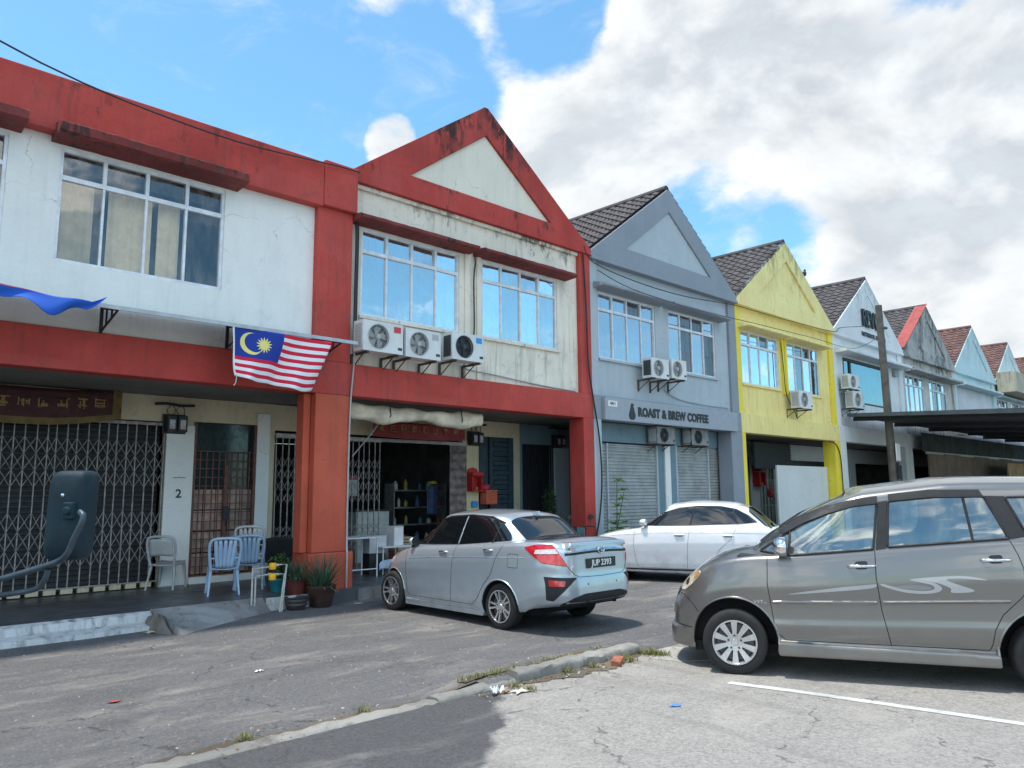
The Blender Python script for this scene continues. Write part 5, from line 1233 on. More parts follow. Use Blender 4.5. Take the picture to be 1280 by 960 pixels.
# ------------------------------------------------------------------ things on and before the facades
M_acw = simple('air conditioner shell', (0.66, 0.67, 0.66), 0.5, var=0.10, scale=3)
M_acg = simple('fan guard wire', (0.42, 0.43, 0.43), 0.5, var=.1)
M_acd = simple('fan cavity', (0.045, 0.055, 0.06), 0.6, var=.2)
M_rust = simple('rusty bracket', (0.10, 0.07, 0.055), 0.8, var=.5, scale=15)
M_blu = simple('blue sticker', (0.03, 0.28, 0.62), 0.5, var=0); M_rdl = simple('red sticker', (0.55, 0.05, 0.06), 0.5, var=0)
def ac_unit(label, loc, w=0.80, h=0.55, d=0.30, dark=False, group='air conditioner outdoor units on the facades', louvre=False, sticker=None, rotz=0.0, front=True, shell=None):
    t = thing('air_conditioner', label, 'air conditioner', loc, rotz, group)
    fx = -w*0.12; r = h*0.40
    # shell with a round opening: outer rectangle ring + box body behind
    n = 32; circ = [(fx+r*math.cos(2*math.pi*k/n), h/2+r*math.sin(2*math.pi*k/n)) for k in range(n)]
    def sq(k):
        a = 2*math.pi*k/n; c, s_ = math.cos(a), math.sin(a); q = min((w/2 - (fx if c > 0 else -fx))/max(abs(c), 1e-6), (h/2)/max(abs(s_), 1e-6)); return (fx+c*q, h/2+s_*q)
    sqr = [sq(k) for k in range(n)]
    b = MB(); b.ring(sqr, circ, 'y', -d/2, -d/2+0.05); 
    for (cx_, cz_) in ((-w/2, 0), (w/2, 0), (-w/2, h), (w/2, h)):
        # corner fillers so the face stays rectangular
        ks = sorted(range(n), key=lambda k: (sqr[k][0]-cx_)**2+(sqr[k][1]-cz_)**2)[:2]
        b.prism([(cx_, cz_), sqr[ks[0]], sqr[ks[1]]], 'y', -d/2, -d/2+0.05)
    b.box(-w/2, w/2, -d/2+.051, d/2, 0, 0.02); b.box(-w/2, w/2, -d/2+.051, d/2, h-.02, h); b.box(-w/2, -w/2+.02, -d/2+.051, d/2, .02, h-.02); b.box(w/2-.02, w/2, -d/2+.051, d/2, .02, h-.02); b.box(-w/2+.02, w/2-.02, d/2-.02, d/2, .02, h-.02)
    b.build('casing', shell or M_acw, t)
    b = MB(); b.box(-w/2+.02, w/2-.02, -d/2+.12, -d/2+.13, .02, h-.02); b.build('fan_cavity', M_acd, t)
    b = MB(); bl = 5
    for i in range(bl):
        a0 = 2*math.pi*i/bl
        pts = [(fx+math.cos(a0)*.03, h/2+math.sin(a0)*.03), (fx+math.cos(a0-.15)*r*.9, h/2+math.sin(a0-.15)*r*.9), (fx+math.cos(a0+.25)*r*.93, h/2+math.sin(a0+.25)*r*.93), (fx+math.cos(a0+.65)*r*.75, h/2+math.sin(a0+.65)*r*.75), (fx+math.cos(a0+.9)*.05, h/2+math.sin(a0+.9)*.05)]
        b.prism(pts, 'y', -d/2+.07, -d/2+.078)
    b.lathe([(0.0, -d/2+.03), (.045, -d/2+.032), (.05, -d/2+.08)], 16, (fx, 0, h/2), 'y', close=False)
    b.build('fan', M_acd if dark else M_acg, t)
    b = MB()
    for q in (0.25, 0.42, 0.58, 0.74, 0.88, 1.0): b.tube([(fx+r*q*math.cos(2*math.pi*k/28), -d/2-.006, h/2+r*q*math.sin(2*math.pi*k/28)) for k in range(29)], .0035 if q < 1 else .009, 5, caps=False)
    for k in range(12): a = 2*math.pi*k/12; b.tube([(fx+r*.1*math.cos(a), -d/2-.008, h/2+r*.1*math.sin(a)), (fx+r*math.cos(a+.3), -d/2-.004, h/2+r*math.sin(a+.3))], .003, 4, caps=False)
    b.lathe([(0.0, -d/2-.014), (.04, -d/2-.012), (.042, -d/2-.004)], 16, (fx, 0, h/2), 'y', close=False)
    b.build('fan_guard', M_acd if dark else M_acg, t)
    b = MB(); b.box(-w/2-.004, -w/2+.0, -d/2+.04, d/2-.04, .06, h-.06)
    for k in range(7): b.box(-w/2-.010, -w/2-.003, -d/2+.045, d/2-.045, .08+k*(h-.16)/7, .08+k*(h-.16)/7+.03)
    b.build('coil_side', M_acd if louvre else M_acg, t)
    if sticker: b = MB(); b.box(w/2-.20, w/2-.05, -d/2-.003, -d/2, h-.16, h-.05); b.build('sticker', sticker, t)
    b = MB(); b.box(w/2-.11, w/2-.02, -d/2-.004, -d/2, .07, .12); b.build('grip', M_acd, t)
    for sx in (-w/2+.1, w/2-.12): b = MB(); b.box(sx-.018, sx+.018, -d/2-.02, 0.38, -.045, -.005); b.prism([(0.34, -.045), (0.38, -.045), (0.38, -.30), (0.34, -.30)], 'x', sx-.018, sx+.018); b.tube([(sx, .36, -.27), (sx, -.02, -.03)], .012, 5); b.build('bracket', M_rust, t)
    return t
ac_unit('air conditioner unit with a square red and blue sticker, nearest the red column', (0.54, -0.30, 4.21), 0.84, .54, sticker=M_rdl)
ac_unit('middle air conditioner of the three on the cream wall', (1.42, -0.30, 4.20), 0.80, .53, sticker=M_acg)
ac_unit('air conditioner with a dark blue fan and blue sticker on the cream wall', (2.50, -0.30, 4.28), 0.80, .53, dark=True, louvre=True, sticker=M_blu)
ac_unit('small air conditioner with dark slotted side under the grey house windows', (8.86, -0.28, 4.56), .72, .50, louvre=True)
ac_unit('small air conditioner beside its slotted twin, right one under the grey house windows', (9.68, -0.28, 4.62), .66, .50)
ac_unit('lone air conditioner under the windows of the yellow house', (16.85, -0.25, 4.36), .9, .56)
ac_unit('upper of two stacked air conditioners by the wide blue window', (20.75, -0.25, 5.33), .86, .52)
ac_unit('lower of two stacked air conditioners by the wide blue window', (21.05, -0.25, 4.66), .92, .60)
ac_unit('boxy grey air conditioner tucked under the coffee sign beam, nearer the column', (9.75, 0.24, 2.98), .80, .44, dark=True, shell=simple('shade-dark shell', (.22, .23, .23), .7, var=.3))  # casing colour darkened to paint in the shade under the sign beam
ac_unit('dark fan air conditioner hanging under the end of the coffee sign', (11.35, 0.24, 3.0), .85, .44, dark=True, shell=simple('shade-dark shell', (.22, .23, .23), .7, var=.3))  # same casing colour, shade under the sign put into it
# cream wiring pipes and rust runs on the facades
def cable(name, label, pts, r=.012, mat=None, sub=6, kind='cable'):
    b = MB(); b.tube(catmull(pts, sub), r, 6); return tag(b.build(name, mat or M_cable, smooth=60), label, kind)
cable('overhead_cable', 'thin black overhead cable running down to the end of the red parapet', [(-14.5, -4.6, 8.2), (-9.0, -2.9, 7.62), (-5.6, -1.35, 7.10), (-2.6, -.32, 7.28), (-0.35, -.20, 7.47), (0.16, -.18, 7.50)], .012)
cable('facade_cable', 'black cable sagging across the grey and yellow gables', [(6.35, -.14, 7.52), (6.75, -.12, 7.18), (8.5, -.12, 7.02), (10.5, -.12, 7.02), (12.5, -.12, 7.16), (13.6, -.12, 7.22), (16.5, -.12, 7.25), (19.9, -.12, 7.36), (20.6, -.14, 7.60), (21.6, -1.1, 7.65)], .011)
cable('facade_cable', 'cable looping low between the red strip and the yellow canopies', [(6.2, -.66, 6.78), (7.4, -.70, 6.55), (10.0, -.66, 6.50), (13.2, -.66, 6.58), (17, -.66, 6.66), (20.3, -.66, 6.72), (21.5, -1.2, 7.3)], .009)
cable('drop_cable', 'black cable hanging down the joint beside the red pier of the cream house', [(6.42, -.05, 7.35), (6.47, -.07, 6.0), (6.50, -.07, 4.8), (6.62, -.08, 4.0), (6.80, -.10, 3.0), (6.83, -.12, 2.0), (6.75, -.10, 1.2), (6.60, -.06, .6)], .020)
cable('drop_cable', 'thick black cable down the edge of the cream wall beside the red pier', [(0.22, .02, 6.75), (0.24, -.01, 6.4), (0.24, .0, 5.2), (0.24, 0.0, 4.2)], .035)
cable('drop_cable', 'pale conduit dropping from the awning end down the red column', [(0.15, -.16, 4.5), (0.17, -.10, 4.0), (0.14, -.07, 3.4), (0.12, -.07, 2.4), (0.12, -.07, 1.0), (0.10, -.12, .75), (0.10, -.12, 0.02)], .016, M_acg)
cable('drop_cable', 'black cable between the two windows of the cream house', [(3.05, .06, 6.72), (3.10, .03, 6.5), (3.06, .03, 6.1), (3.08, .04, 5.2), (3.06, .04, 4.9)], .016)
cable('conduit', 'thin grey pipe trailing from the dark fan air conditioner along the red beam', [(2.8, .0, 4.35), (2.86, .04, 4.22), (3.6, .06, 4.18), (5.0, .07, 4.09), (6.2, .08, 4.05)], .014, M_gcable)
cable('conduit', 'grey cable bending along the grey wall above the coffee sign', [(9.7, .05, 4.5), (9.75, .06, 4.35), (10.4, .06, 4.18), (11.6, .06, 4.12), (12.8, .06, 4.12)], .012, M_gcable)
cable('drop_cable', 'dark cable looping down between the yellow house air conditioner and the board', [(16.2, .02, 6.5), (16.25, .0, 5.6), (16.3, -.02, 4.8), (16.6, -.1, 4.3), (17.0, .02, 4.1)], .014)
cable('drop_cable', 'black cable down the right column of the yellow house', [(19.2, -.05, 3.4), (19.7, -.06, 3.3), (19.95, -.07, 2.8), (19.98, -.07, 1.5), (19.95, -.07, .4)], .018)

# awning of metal sheet on brackets
t = thing('metal_awning', 'thin white metal awning under the windows of the white house', 'awning', (-4.5, -0.35, 4.3))
b = MB(); b.prism([(-.42, -.09), (-.42, -.065), (.38, .14), (.38, .115)], 'x', -6.0, 4.30); b.box(-6.0, 4.30, -.445, -.42, -.10, -.045); b.build('sheet', simple('awning sheet', (.45, .48, .51), .5, metal=.2, var=.15), t)
for bx in (-2.6, .62, 2.42, 4.02):
    b = MB(); b.box(bx-.02, bx+.02, .30, .34, -.30, .10); b.tube([(bx, .32, -.28), (bx, -.38, -.10)], .018, 4); b.tube([(bx, .32, .06), (bx, -.40, -.09)], .018, 4)
    for q in (.33, .66): b.tube([(bx, .32-.70*q, -.28+.18*q), (bx, .32-.70*q, .07-.15*q)], .014, 4)
    b.build('bracket', M_black, t)
# flag of Malaysia hanging from the awning edge
def flag_mat():
    m, t, p = newmat('flag cloth'); uv = t.n('ShaderNodeUVMap').outputs[0]
    sp_ = t.n('ShaderNodeSeparateXYZ'); t.set(sp_.inputs[0], uv); u, v = sp_.outputs[0], sp_.outputs[1]
    st = t.math('MODULO', t.math('FLOOR', t.math('MULTIPLY', v, 14.0)), 2.0)
    red = (0.62, 0.012, 0.05); wh = (0.78, 0.78, 0.80); blue = (0.012, 0.04, 0.30); yel = (0.80, 0.70, 0.20)
    c = t.mix(st, red, wh)
    cant = t.math('MULTIPLY', t.math('LESS_THAN', u, .5), t.math('LESS_THAN', v, .5715)); c = t.mix(cant, c, blue)
    def dist(cx_, cy_): return t.math('POWER', t.math('ADD', t.math('POWER', t.math('SUBTRACT', t.math('MULTIPLY', u, 2.0), cx_), 2.0), t.math('POWER', t.math('SUBTRACT', v, cy_), 2.0)), .5)
    cres = t.math('MULTIPLY', t.math('LESS_THAN', dist(.36, .286), .215), t.math('GREATER_THAN', dist(.415, .262), .185))
    dx_ = t.math('SUBTRACT', t.math('MULTIPLY', u, 2.0), .60); dy_ = t.math('SUBTRACT', v, .286)
    ang = t.math('ARCTAN2', dy_, dx_); tri_ = t.math('PINGPONG', t.math('MULTIPLY', t.math('ADD', ang, math.pi), 14/math.pi), 1.0)
    lim = t.math('ADD', t.math('MULTIPLY', tri_, .085), .075); star = t.math('LESS_THAN', dist(.60, .286), lim)
    c = t.mix(t.math('MAXIMUM', cres, star), c, yel)
    c = t.mix(t.math('LESS_THAN', u, .018), c, wh)
    t.set(p.inputs['Base Color'], c); p.inputs['Roughness'].default_value = .85
    return m
def flag(name, label, P00, P10, P11, P01, mat, fn, nu=60, nv=36, cat='flag'):
    A, B_, C_, D_ = (Vector(q) for q in (P00, P10, P11, P01))
    vs = []; uvs = []
    for j in range(nv+1):
        for i in range(nu+1):
            u, v = i/nu, j/nv; q = (A*(1-u)+B_*u)*(1-v)+(D_*(1-u)+C_*u)*v; q = q+fn(u, v); vs.append(q); uvs.append((u, v))
    m = MB(); m.add(vs, [(j*(nu+1)+i, j*(nu+1)+i+1, (j+1)*(nu+1)+i+1, (j+1)*(nu+1)+i) for j in range(nv) for i in range(nu)])
    o = m.build(name, mat, smooth=80, solid=.004); uvl = o.data.uv_layers.new(name='UVMap')
    for l in o.data.loops: uvl.data[l.index].uv = uvs[l.vertex_index]
    return tag(o, label, cat)
fl = flag('flag', 'striped Malaysian flag with crescent and star hanging from the awning edge', (-2.33, -.79, 4.215), (-.69, -.79, 4.175), (-.96, -.72, 3.38), (-2.24, -.80, 3.50), flag_mat(),
     lambda u, v: Vector((0.02*math.sin(v*5+u*3)*v, 0.07*math.sin(u*11+v*3)*(.3+v)+.03*math.sin(u*23+v*2)*v, -0.06*math.sin(u*math.pi)*v*(1 if v < 1 else 1)-.03*math.sin(u*9+.5)*v)))
b = MB(); b.tube([(-2.24, -.80, 3.50), (-2.25, -.80, 3.38), (-2.28, -.80, 3.33)], .006, 5); b.build('tie_cord', M_acw, fl)
M_bcl = simple('royal blue cloth', (0.010, 0.085, 0.42), .8, var=.15, scale=3)
def two_tone():
    m, t, p = newmat('blue and red cloth'); sp_ = t.n('ShaderNodeSeparateXYZ'); t.set(sp_.inputs[0], t.n('ShaderNodeUVMap').outputs[0])
    t.set(p.inputs['Base Color'], t.mix(t.math('LESS_THAN', t.math('ADD', sp_.outputs[1], t.math('MULTIPLY', sp_.outputs[0], .55)), .40), (0.012, 0.09, 0.46), (0.62, .10, .14))); p.inputs['Roughness'].default_value = .85; return m
flag('cloth_banner', 'crumpled royal blue cloth with a red edge lying along the awning of the white house', (-6.6, -.88, 4.36), (-4.05, -.88, 4.22), (-4.12, -.92, 4.10), (-6.6, -.92, 4.12), two_tone(),
     lambda u, v: Vector((0, -.05*math.sin(u*17+v*2)*(.4+v), (.06*math.sin(u*13+1)+.03*math.sin(u*31))*(.2+v)*(.5+u)+.10*max(0, (u-.93)/.07)*(1-v*.3))), 70, 14, 'cloth')
# rolled canvas, banners
b = MB(); rnd = random.Random(4); n = 40; rings = []
for i in range(n+1):
    u = i/n; x = .38+3.25*u; rr = .115+.02*math.sin(u*9)+.012*math.sin(u*31); sag = -.05*math.sin(u*math.pi*2.0)**2
    for k in range(12):
        a = 2*math.pi*k/12; rings.append((x, .50+rr*math.cos(a)*(1+.12*math.sin(a*3+u*20)), 3.27+sag+rr*1.25*math.sin(a)*(1+.1*math.sin(a*2+u*14))))
b.add(rings, [(i*12+k, i*12+(k+1) % 12, (i+1)*12+(k+1) % 12, (i+1)*12+k) for i in range(n) for k in range(12)]+[tuple(range(12))[::-1], tuple(n*12+k for k in range(12))])
t = b.build('canvas_roll', simple('soiled canvas', (.70, .62, .48), .9, var=.4, scale=2.2), smooth=60); tag(t, 'soiled cream canvas blind rolled up under the red beam of the open shop', 'rolled blind')
b = MB(); [b.tube([(x_, .36, 3.45), (x_+.03, .35, 3.2), (x_-.02, .5, 3.08)], .012, 5) for x_ in (1.25,)]; b.build('tie_cord', M_black, t)
b = MB(); [b.tube([(x_, .36, 3.45), (x_+.03, .35, 3.2), (x_-.02, .5, 3.08)], .012, 5) for x_ in (3.0,)]; b.build('tie_cord', M_black, t)
cable('support_pole', 'thin slanting pole behind the rolled canvas of the open shop', [(.80, .9, 2.45), (1.2, .8, 2.95), (1.35, .75, 3.2)], .014, M_gcable, kind='pole')
M_gold = simple('gold embroidery', (.30, .19, .06), .6, metal=.1, var=.3, scale=30); M_maroon = simple('dark red silk', (.22, .012, .015), .6, var=.25)
M_bkr = simple('near black red silk', (.055, .012, .014), .7, var=.4)
def glyph(b, x, z, s, y, rnd, n=7):
    for _ in range(n):
        if rnd.random() < .5: zz = z+rnd.uniform(-.45, .45)*s; b.box(x-s*rnd.uniform(.2, .45), x+s*rnd.uniform(.2, .45), y-.006, y, zz-.045*s, zz+.045*s)
        else: xx = x+rnd.uniform(-.38, .38)*s; b.box(xx-.045*s, xx+.045*s, y-.0085, y-.0025, z-s*rnd.uniform(.15, .45), z+s*rnd.uniform(.15, .45))
def banner(label, x0, x1, z0, z1, y, mat, sag, edge, ng, gs, seed, tail=False):
    t = thing('cloth_banner', label, 'banner', ((x0+x1)/2, y, z0)); W_ = (x1-x0)/2; H_ = z1-z0
    f = lambda u, v: (-W_+2*W_*u, .02*math.sin(u*22)*v, (1-v)*H_-sag*(1-(2*u-1)**2)*(.35+.65*v)+(.10*H_ if False else 0))
    b = MB(); b.grid(f, 60, 8); b.build('cloth', mat, t, solid=.006, smooth=80)
    b = MB(); b.grid(lambda u, v: (f(u, .82+.18*v)[0], f(u, .9)[1]-.008, f(u, .84+.20*v)[2]), 60, 2); b.grid(lambda u, v: (f(.95+.05*u, v)[0], f(.96, v)[1]-.009, f(.96, v)[2]), 3, 8); b.build('border', edge, t, solid=.004)
    rnd = random.Random(seed); b = MB()
    for i in range(ng):
        u = .08+.80*i/(ng-1); q = f(u, .42); glyph(b, q[0], q[2], gs, q[1]-.010, rnd)
    b.build('embroidery', M_gold, t)
banner('faded dark altar banner with a mustard border above the long folding gate', -5.6, -2.88, 3.05, 3.50, 2.18, M_bkr, .16, simple('mustard fringe', (.16, .105, .035), .8, var=.3), 9, .20, 3)
banner('red altar banner with gold embroidery over the open shop doorway', 1.95, 4.45, 2.96, 3.28, 1.95, M_maroon, .03, M_maroon, 8, .17, 9)

# electricity meters
def meters(label, x, z, y, n=2, cols=((.40, .42, .44), (.6, .62, .64))):
    t = thing('electric_meter', label, 'electric meter', (x, y, z), 0, 'electricity meters in the walkway')
    b = MB()
    t.scale = (.8, .8, .8)
    for i in range(n): b.box(-.10+i*.23, .10+i*.23, -.10, .10, 0, .36); 
    b.box(-.14, .14+(n-1)*.23, .10, .13, -.03, .40); b.build('box', M_black, t, bevel=.012)
    for i in range(n):
        b = MB(); b.box(-.06+i*.23, .06+i*.23, -.112, -.101, .06, .27); g = b.build('dial', simple('meter face', (.45, .47, .50), .3, var=.3, scale=20), t, bevel=.01)
        b = MB(); b.box(-.045+i*.23, .045+i*.23, -.118, -.113, .065, .12); b.build('label_plate', simple('pinkish label', (.55, .33, .36), .6, var=.2), g)
    b = MB()
    for i in range(n): b.tube([(-.05+i*.23, 0, .36), (-.10+i*.2, 0, .48), (.0+i*.2, 0, .60)], .010, 5); b.tube([(.05+i*.23, 0, .36), (.09+i*.2, 0, .5), (.02+i*.2, 0, .60)], .010, 5)
    b.tube([(-.35, .0, .60), (-.1, 0, .62), (.2, 0, .59), (.5, 0, .61)], .035, 6); b.build('wiring', M_black, t)
meters('pair of black electricity meters above the pillar numbered two', -2.02, 2.86, 2.30)
meters('pair of black electricity meters beside the rolled canvas on the yellowed pillar', 5.02, 2.90, 2.30)
meters('pair of black electricity meters next to the barred door behind the red pier', 7.92, 2.95, 2.28)
meters('single black electricity meter above the red altar of the yellow house', 18.5, 3.02, 2.30, 1)
meters('single black meter box in the middle of the yellow house walkway', 20.3, 3.0, 2.2, 1)

# plastic chairs
def chair(label, loc, rotz, col, kind='slat', group='plastic chairs in the walkway'):
    t = thing('plastic_chair', label, 'chair', loc, rotz, group); m = simple('chair plastic %.2f %.2f' % (col[0], col[2]), col, .45, var=.15, scale=4)
    b = MB()
    f = lambda u, v: ((u-.5)*.42*(1-.10*v), -.21+.42*v, .43-.018*math.sin(math.pi*u)-.02*v+(.02 if v < .05 else 0))
    b.grid(f, 12, 12); b.build('seat', m, t, solid=.018, smooth=50)
    b = MB(); b.tube([(-.21, -.21, .415), (.21, -.21, .415)], .014, 6); b.tube([(-.205, -.2, .41), (-.19, .2, .39)], .014, 6); b.tube([(.205, -.2, .41), (.19, .2, .39)], .014, 6); b.build('seat_rim', m, t, smooth=50)
    for sx in (-1, 1):
        for (y0, y1) in ((-.19, -.225), (.19, .26)):
            b = MB(); b.add([(sx*.17, y0-.02, .42), (sx*.215, y0-.02, .42), (sx*.215, y0+.045*(1 if y0 < 0 else -1), .42), (sx*.17, y0+.045*(1 if y0 < 0 else -1), .42),
                             (sx*.215, y1-.012, 0), (sx*.245, y1-.012, 0), (sx*.245, y1+.018, 0), (sx*.215, y1+.018, 0)], [(0, 1, 2, 3), (4, 5, 6, 7), (0, 4, 5, 1), (1, 5, 6, 2), (2, 6, 7, 3), (3, 7, 4, 0)]); b.build('leg', m, t, bevel=.004)
    Hb = .87
    arch = catmull([(-.20, .20, .40), (-.225, .235, .58), (-.235, .27, .74), (-.205, .295, Hb-.02), (-.10, .305, Hb+.005), (0, .31, Hb+.01), (.10, .305, Hb+.005), (.205, .295, Hb-.02), (.235, .27, .74), (.225, .235, .58), (.20, .20, .40)], 5)
    b = MB(); b.tube(arch, .024, 8); bk = b.build('backrest', m, t, smooth=60)
    if kind == 'slat':
        for q in (-.135, -.07, 0, .07, .135):
            b = MB(); b.grid(lambda u, v: (q*(.75+.35*v)+(u-.5)*(.044+.022*math.sin(v*math.pi)), .21+.09*v, .41+.44*v), 2, 8); b.build('back_slat', m, bk, smooth=60, solid=.010)
        b = MB(); b.tube([(-.22, .233, .57), (.22, .233, .57)], .014, 6); b.build('cross_bar', m, bk)
    elif kind == 'solid':
        b = MB(); b.grid(lambda u, v: ((u-.5)*.40*(1-.05*v), .245+.05*v, .56+.28*v-.02*abs(u-.5)), 8, 6); b.build('back_panel', m, bk, smooth=60, solid=.006)
    return t
chair('grey plastic chair standing in front of the folding gate below the number two', (-2.02, 2.10, .2), R(135), (.40, .42, .43), 'solid')
chair('sky blue plastic chair before the brown grille door', (-1.66, 0.72, .2), R(162), (.32, .45, .62))
chair('lowest stacked chair behind the blue one', (-1.00, 1.15, .2), R(150), (.26, .40, .56))
chair('dusty grey slatted chair stacked on a bluish one beside the brown grille door', (-1.00, 1.15, .35), R(150), (.42, .42, .42))
# black woven tub chair
t = thing('wicker_chair', 'black woven tub chair beside the red column', 'chair', (-.20, 1.75, .2), R(160)); M_wick = simple('black wicker', (.018, .019, .022), .55, var=.3, scale=60, bump=.8, bscale=120)
b = MB(); b.grid(lambda u, v: ((.24+.10*v)*math.cos(R(-25)+R(230)*u), (.24+.10*v)*math.sin(R(-25)+R(230)*u), .38+(.42-.16*abs(2*u-1)**2)*v), 30, 10); b.build('backrest', M_wick, t, solid=.03, smooth=60)
b = MB(); b.lathe([(0, .34), (.25, .34), (.27, .38), (.25, .42), (0, .43)], 24, (0, 0, 0), 'z', close=False); b.build('seat', M_wick, t, smooth=50)
for k in range(4): a = R(45+90*k); b = MB(); b.tube([(.18*math.cos(a), .18*math.sin(a), .36), (.26*math.cos(a), .26*math.sin(a), 0)], .016, 6); b.build('leg', M_wick, t)

# potted plants
M_leafd = simple('aloe leaf', (.055, .115, .065), .5, var=.35, scale=4); M_leafg = simple('shrub leaf', (.045, .10, .030), .55, var=.4, scale=7); M_leafl = simple('fresh green leaf', (.16, .30, .06), .5, var=.3, scale=8)
M_leafy = simple('dry leaf', (.30, .24, .10), .7, var=.3)
def pot(parent, prof, mat, name='pot'):
    b = MB(); b.lathe(prof, 32, (0, 0, 0), 'z', close=False); return b.build(name, mat, parent, smooth=35)
def blade(b, base, az, el, L, w0, bend=.5, n=7):
    d = Vector((math.cos(az), math.sin(az), 0)); side = Vector((-math.sin(az), math.cos(az), 0)); p_ = Vector(base); e = el; vs = []
    for i in range(n+1):
        u = i/n; w_ = w0*(1-u)**.7*(1 if u > .05 else .8)
        dn = Vector((d.x*math.cos(e), d.y*math.cos(e), math.sin(e))); up = Vector((-d.x*math.sin(e), -d.y*math.sin(e), math.cos(e)))
        vs += [p_-side*w_, p_-up*w_*.45, p_+side*w_]; p_ = p_+dn*L/n; e -= bend/n
    b.add(vs, [(3*i+k, 3*i+k+1, 3*i+k+4, 3*i+k+3) for i in range(n) for k in (0, 1)])
t = thing('aloe_pot', 'spiky aloe plant in a dark brown glazed pot at the foot of the red column', 'potted plant', (-.56, -.44, 0))
pot(t, [(0, 0), (.15, 0), (.165, .02), (.20, .16), (.225, .27), (.24, .30), (.24, .33), (.215, .335), (.20, .29), (0, .28)], simple('brown glazed pot', (.055, .030, .025), .35, var=.35, scale=4))
rnd = random.Random(21); b = MB()
for i in range(95):
    a = rnd.uniform(0, 6.283); r_ = rnd.uniform(0, .15); blade(b, (r_*math.cos(a), r_*math.sin(a), .28), a+rnd.uniform(-.5, .5), R(rnd.uniform(38, 88)), rnd.uniform(.38, .72), rnd.uniform(.011, .021), rnd.uniform(.1, .9))
b.build('leaves', M_leafd, t)
b = MB()
for i in range(14): a = rnd.uniform(0, 6.283); blade(b, (.14*math.cos(a), .14*math.sin(a), .29), a, R(rnd.uniform(5, 35)), rnd.uniform(.2, .38), .011, rnd.uniform(.6, 1.6))
b.build('dry_leaves', M_leafy, t)
t = thing('aloe_pot', 'second spiky aloe in a maroon pot pressed against the column base', 'potted plant', (-.86, -.20, 0.2))
pot(t, [(0, 0), (.12, 0), (.15, .12), (.16, .2), (.17, .22), (.15, .225), (0, .2)], simple('maroon pot', (.12, .03, .025), .4, var=.3)); b = MB()
for i in range(45): a = rnd.uniform(0, 6.283); blade(b, (rnd.uniform(-.08, .08), rnd.uniform(-.08, .08), .2), a, R(rnd.uniform(40, 86)), rnd.uniform(.25, .48), .013, rnd.uniform(.2, .9))
b.build('leaves', M_leafd, t)
t = thing('flower_pot', 'empty dark ribbed pot on the road beside the water meters', 'pot', (-1.00, -.47, 0))
pot(t, [(0, 0), (.12, 0), (.14, .03), (.165, .08), (.16, .11), (.175, .14), (.17, .17), (.185, .19), (.165, .20), (.15, .17), (0, .15)], simple('charcoal pot', (.045, .042, .045), .5, var=.3, scale=6))
t = thing('potted_shrub', 'bushy green shrub in a teal pot beside the water meters', 'potted plant', (-.92, .30, .2))
pot(t, [(0, 0), (.10, 0), (.135, .17), (.15, .19), (.15, .215), (.13, .215), (.12, .19), (0, .18)], simple('teal pot', (.012, .16, .20), .4, var=.15))
def leaf_cloud(b, c, rx, ry, rz, n, s, rnd, droop=.3):
    for _ in range(n):
        while True:
            q = Vector((rnd.uniform(-1, 1), rnd.uniform(-1, 1), rnd.uniform(-1, 1)))
            if q.length < 1: break
        p_ = Vector(c)+Vector((q.x*rx, q.y*ry, q.z*rz)); a = rnd.uniform(0, 6.283); e = rnd.uniform(-.9, .9); L = s*rnd.uniform(.6, 1.3)
        d = Vector((math.cos(a)*math.cos(e), math.sin(a)*math.cos(e), math.sin(e))); sd_ = d.cross(Vector((rnd.uniform(-.5, .5), rnd.uniform(-.5, .5), 1))).normalized()*L*.32
        b.add([p_, p_+d*L*.45+sd_, p_+d*L, p_+d*L*.45-sd_], [(0, 1, 2, 3)])
b = MB(); leaf_cloud(b, (.02, 0, .40), .20, .20, .22, 650, .05, rnd); b.build('foliage', M_leafg, t)
b = MB(); [b.tube([(0, 0, .18), (rnd.uniform(-.1, .1), rnd.uniform(-.1, .1), .35)], .008, 5) for _ in range(5)]; b.build('stem', M_rust, t)
# water meters on white pipes
t = thing('water_meter', 'two yellow water meters on a frame of pale pipes at the walkway edge', 'water meter', (-1.55, -.36, 0.0)); M_pipe = simple('pale pipe', (.50, .50, .47), .5, var=.2, scale=9)
b = MB()
for (dx_, hz) in ((-.16, .66), (-.11, .55)): b.tube([(dx_, -.08, .10), (dx_, -.08, hz), (.08, -.12, hz+.02)], .014, 7)
for (dx_, hz) in ((.36, .70), (.33, .56)): b.tube([(dx_-.06, -.13, -.0), (dx_, -.13, hz), (.22, -.13, hz)], .014, 7)
b.tube([(.08, -.12, .68), (.22, -.13, .70)], .020, 7); b.tube([(.08, -.12, .57), (.22, -.13, .56)], .020, 7); b.build('pipes', M_pipe, t, smooth=50)
for hz in (.69, .535): b = MB(); b.lathe([(0, -.05), (.05, -.05), (.055, -.02), (.055, .03), (.045, .045), (0, .048)], 18, (.13, -.135, hz), 'z', close=False); b.build('meter', simple('yellow meter', (.80, .42, .01), .4, var=.1), t, smooth=50)
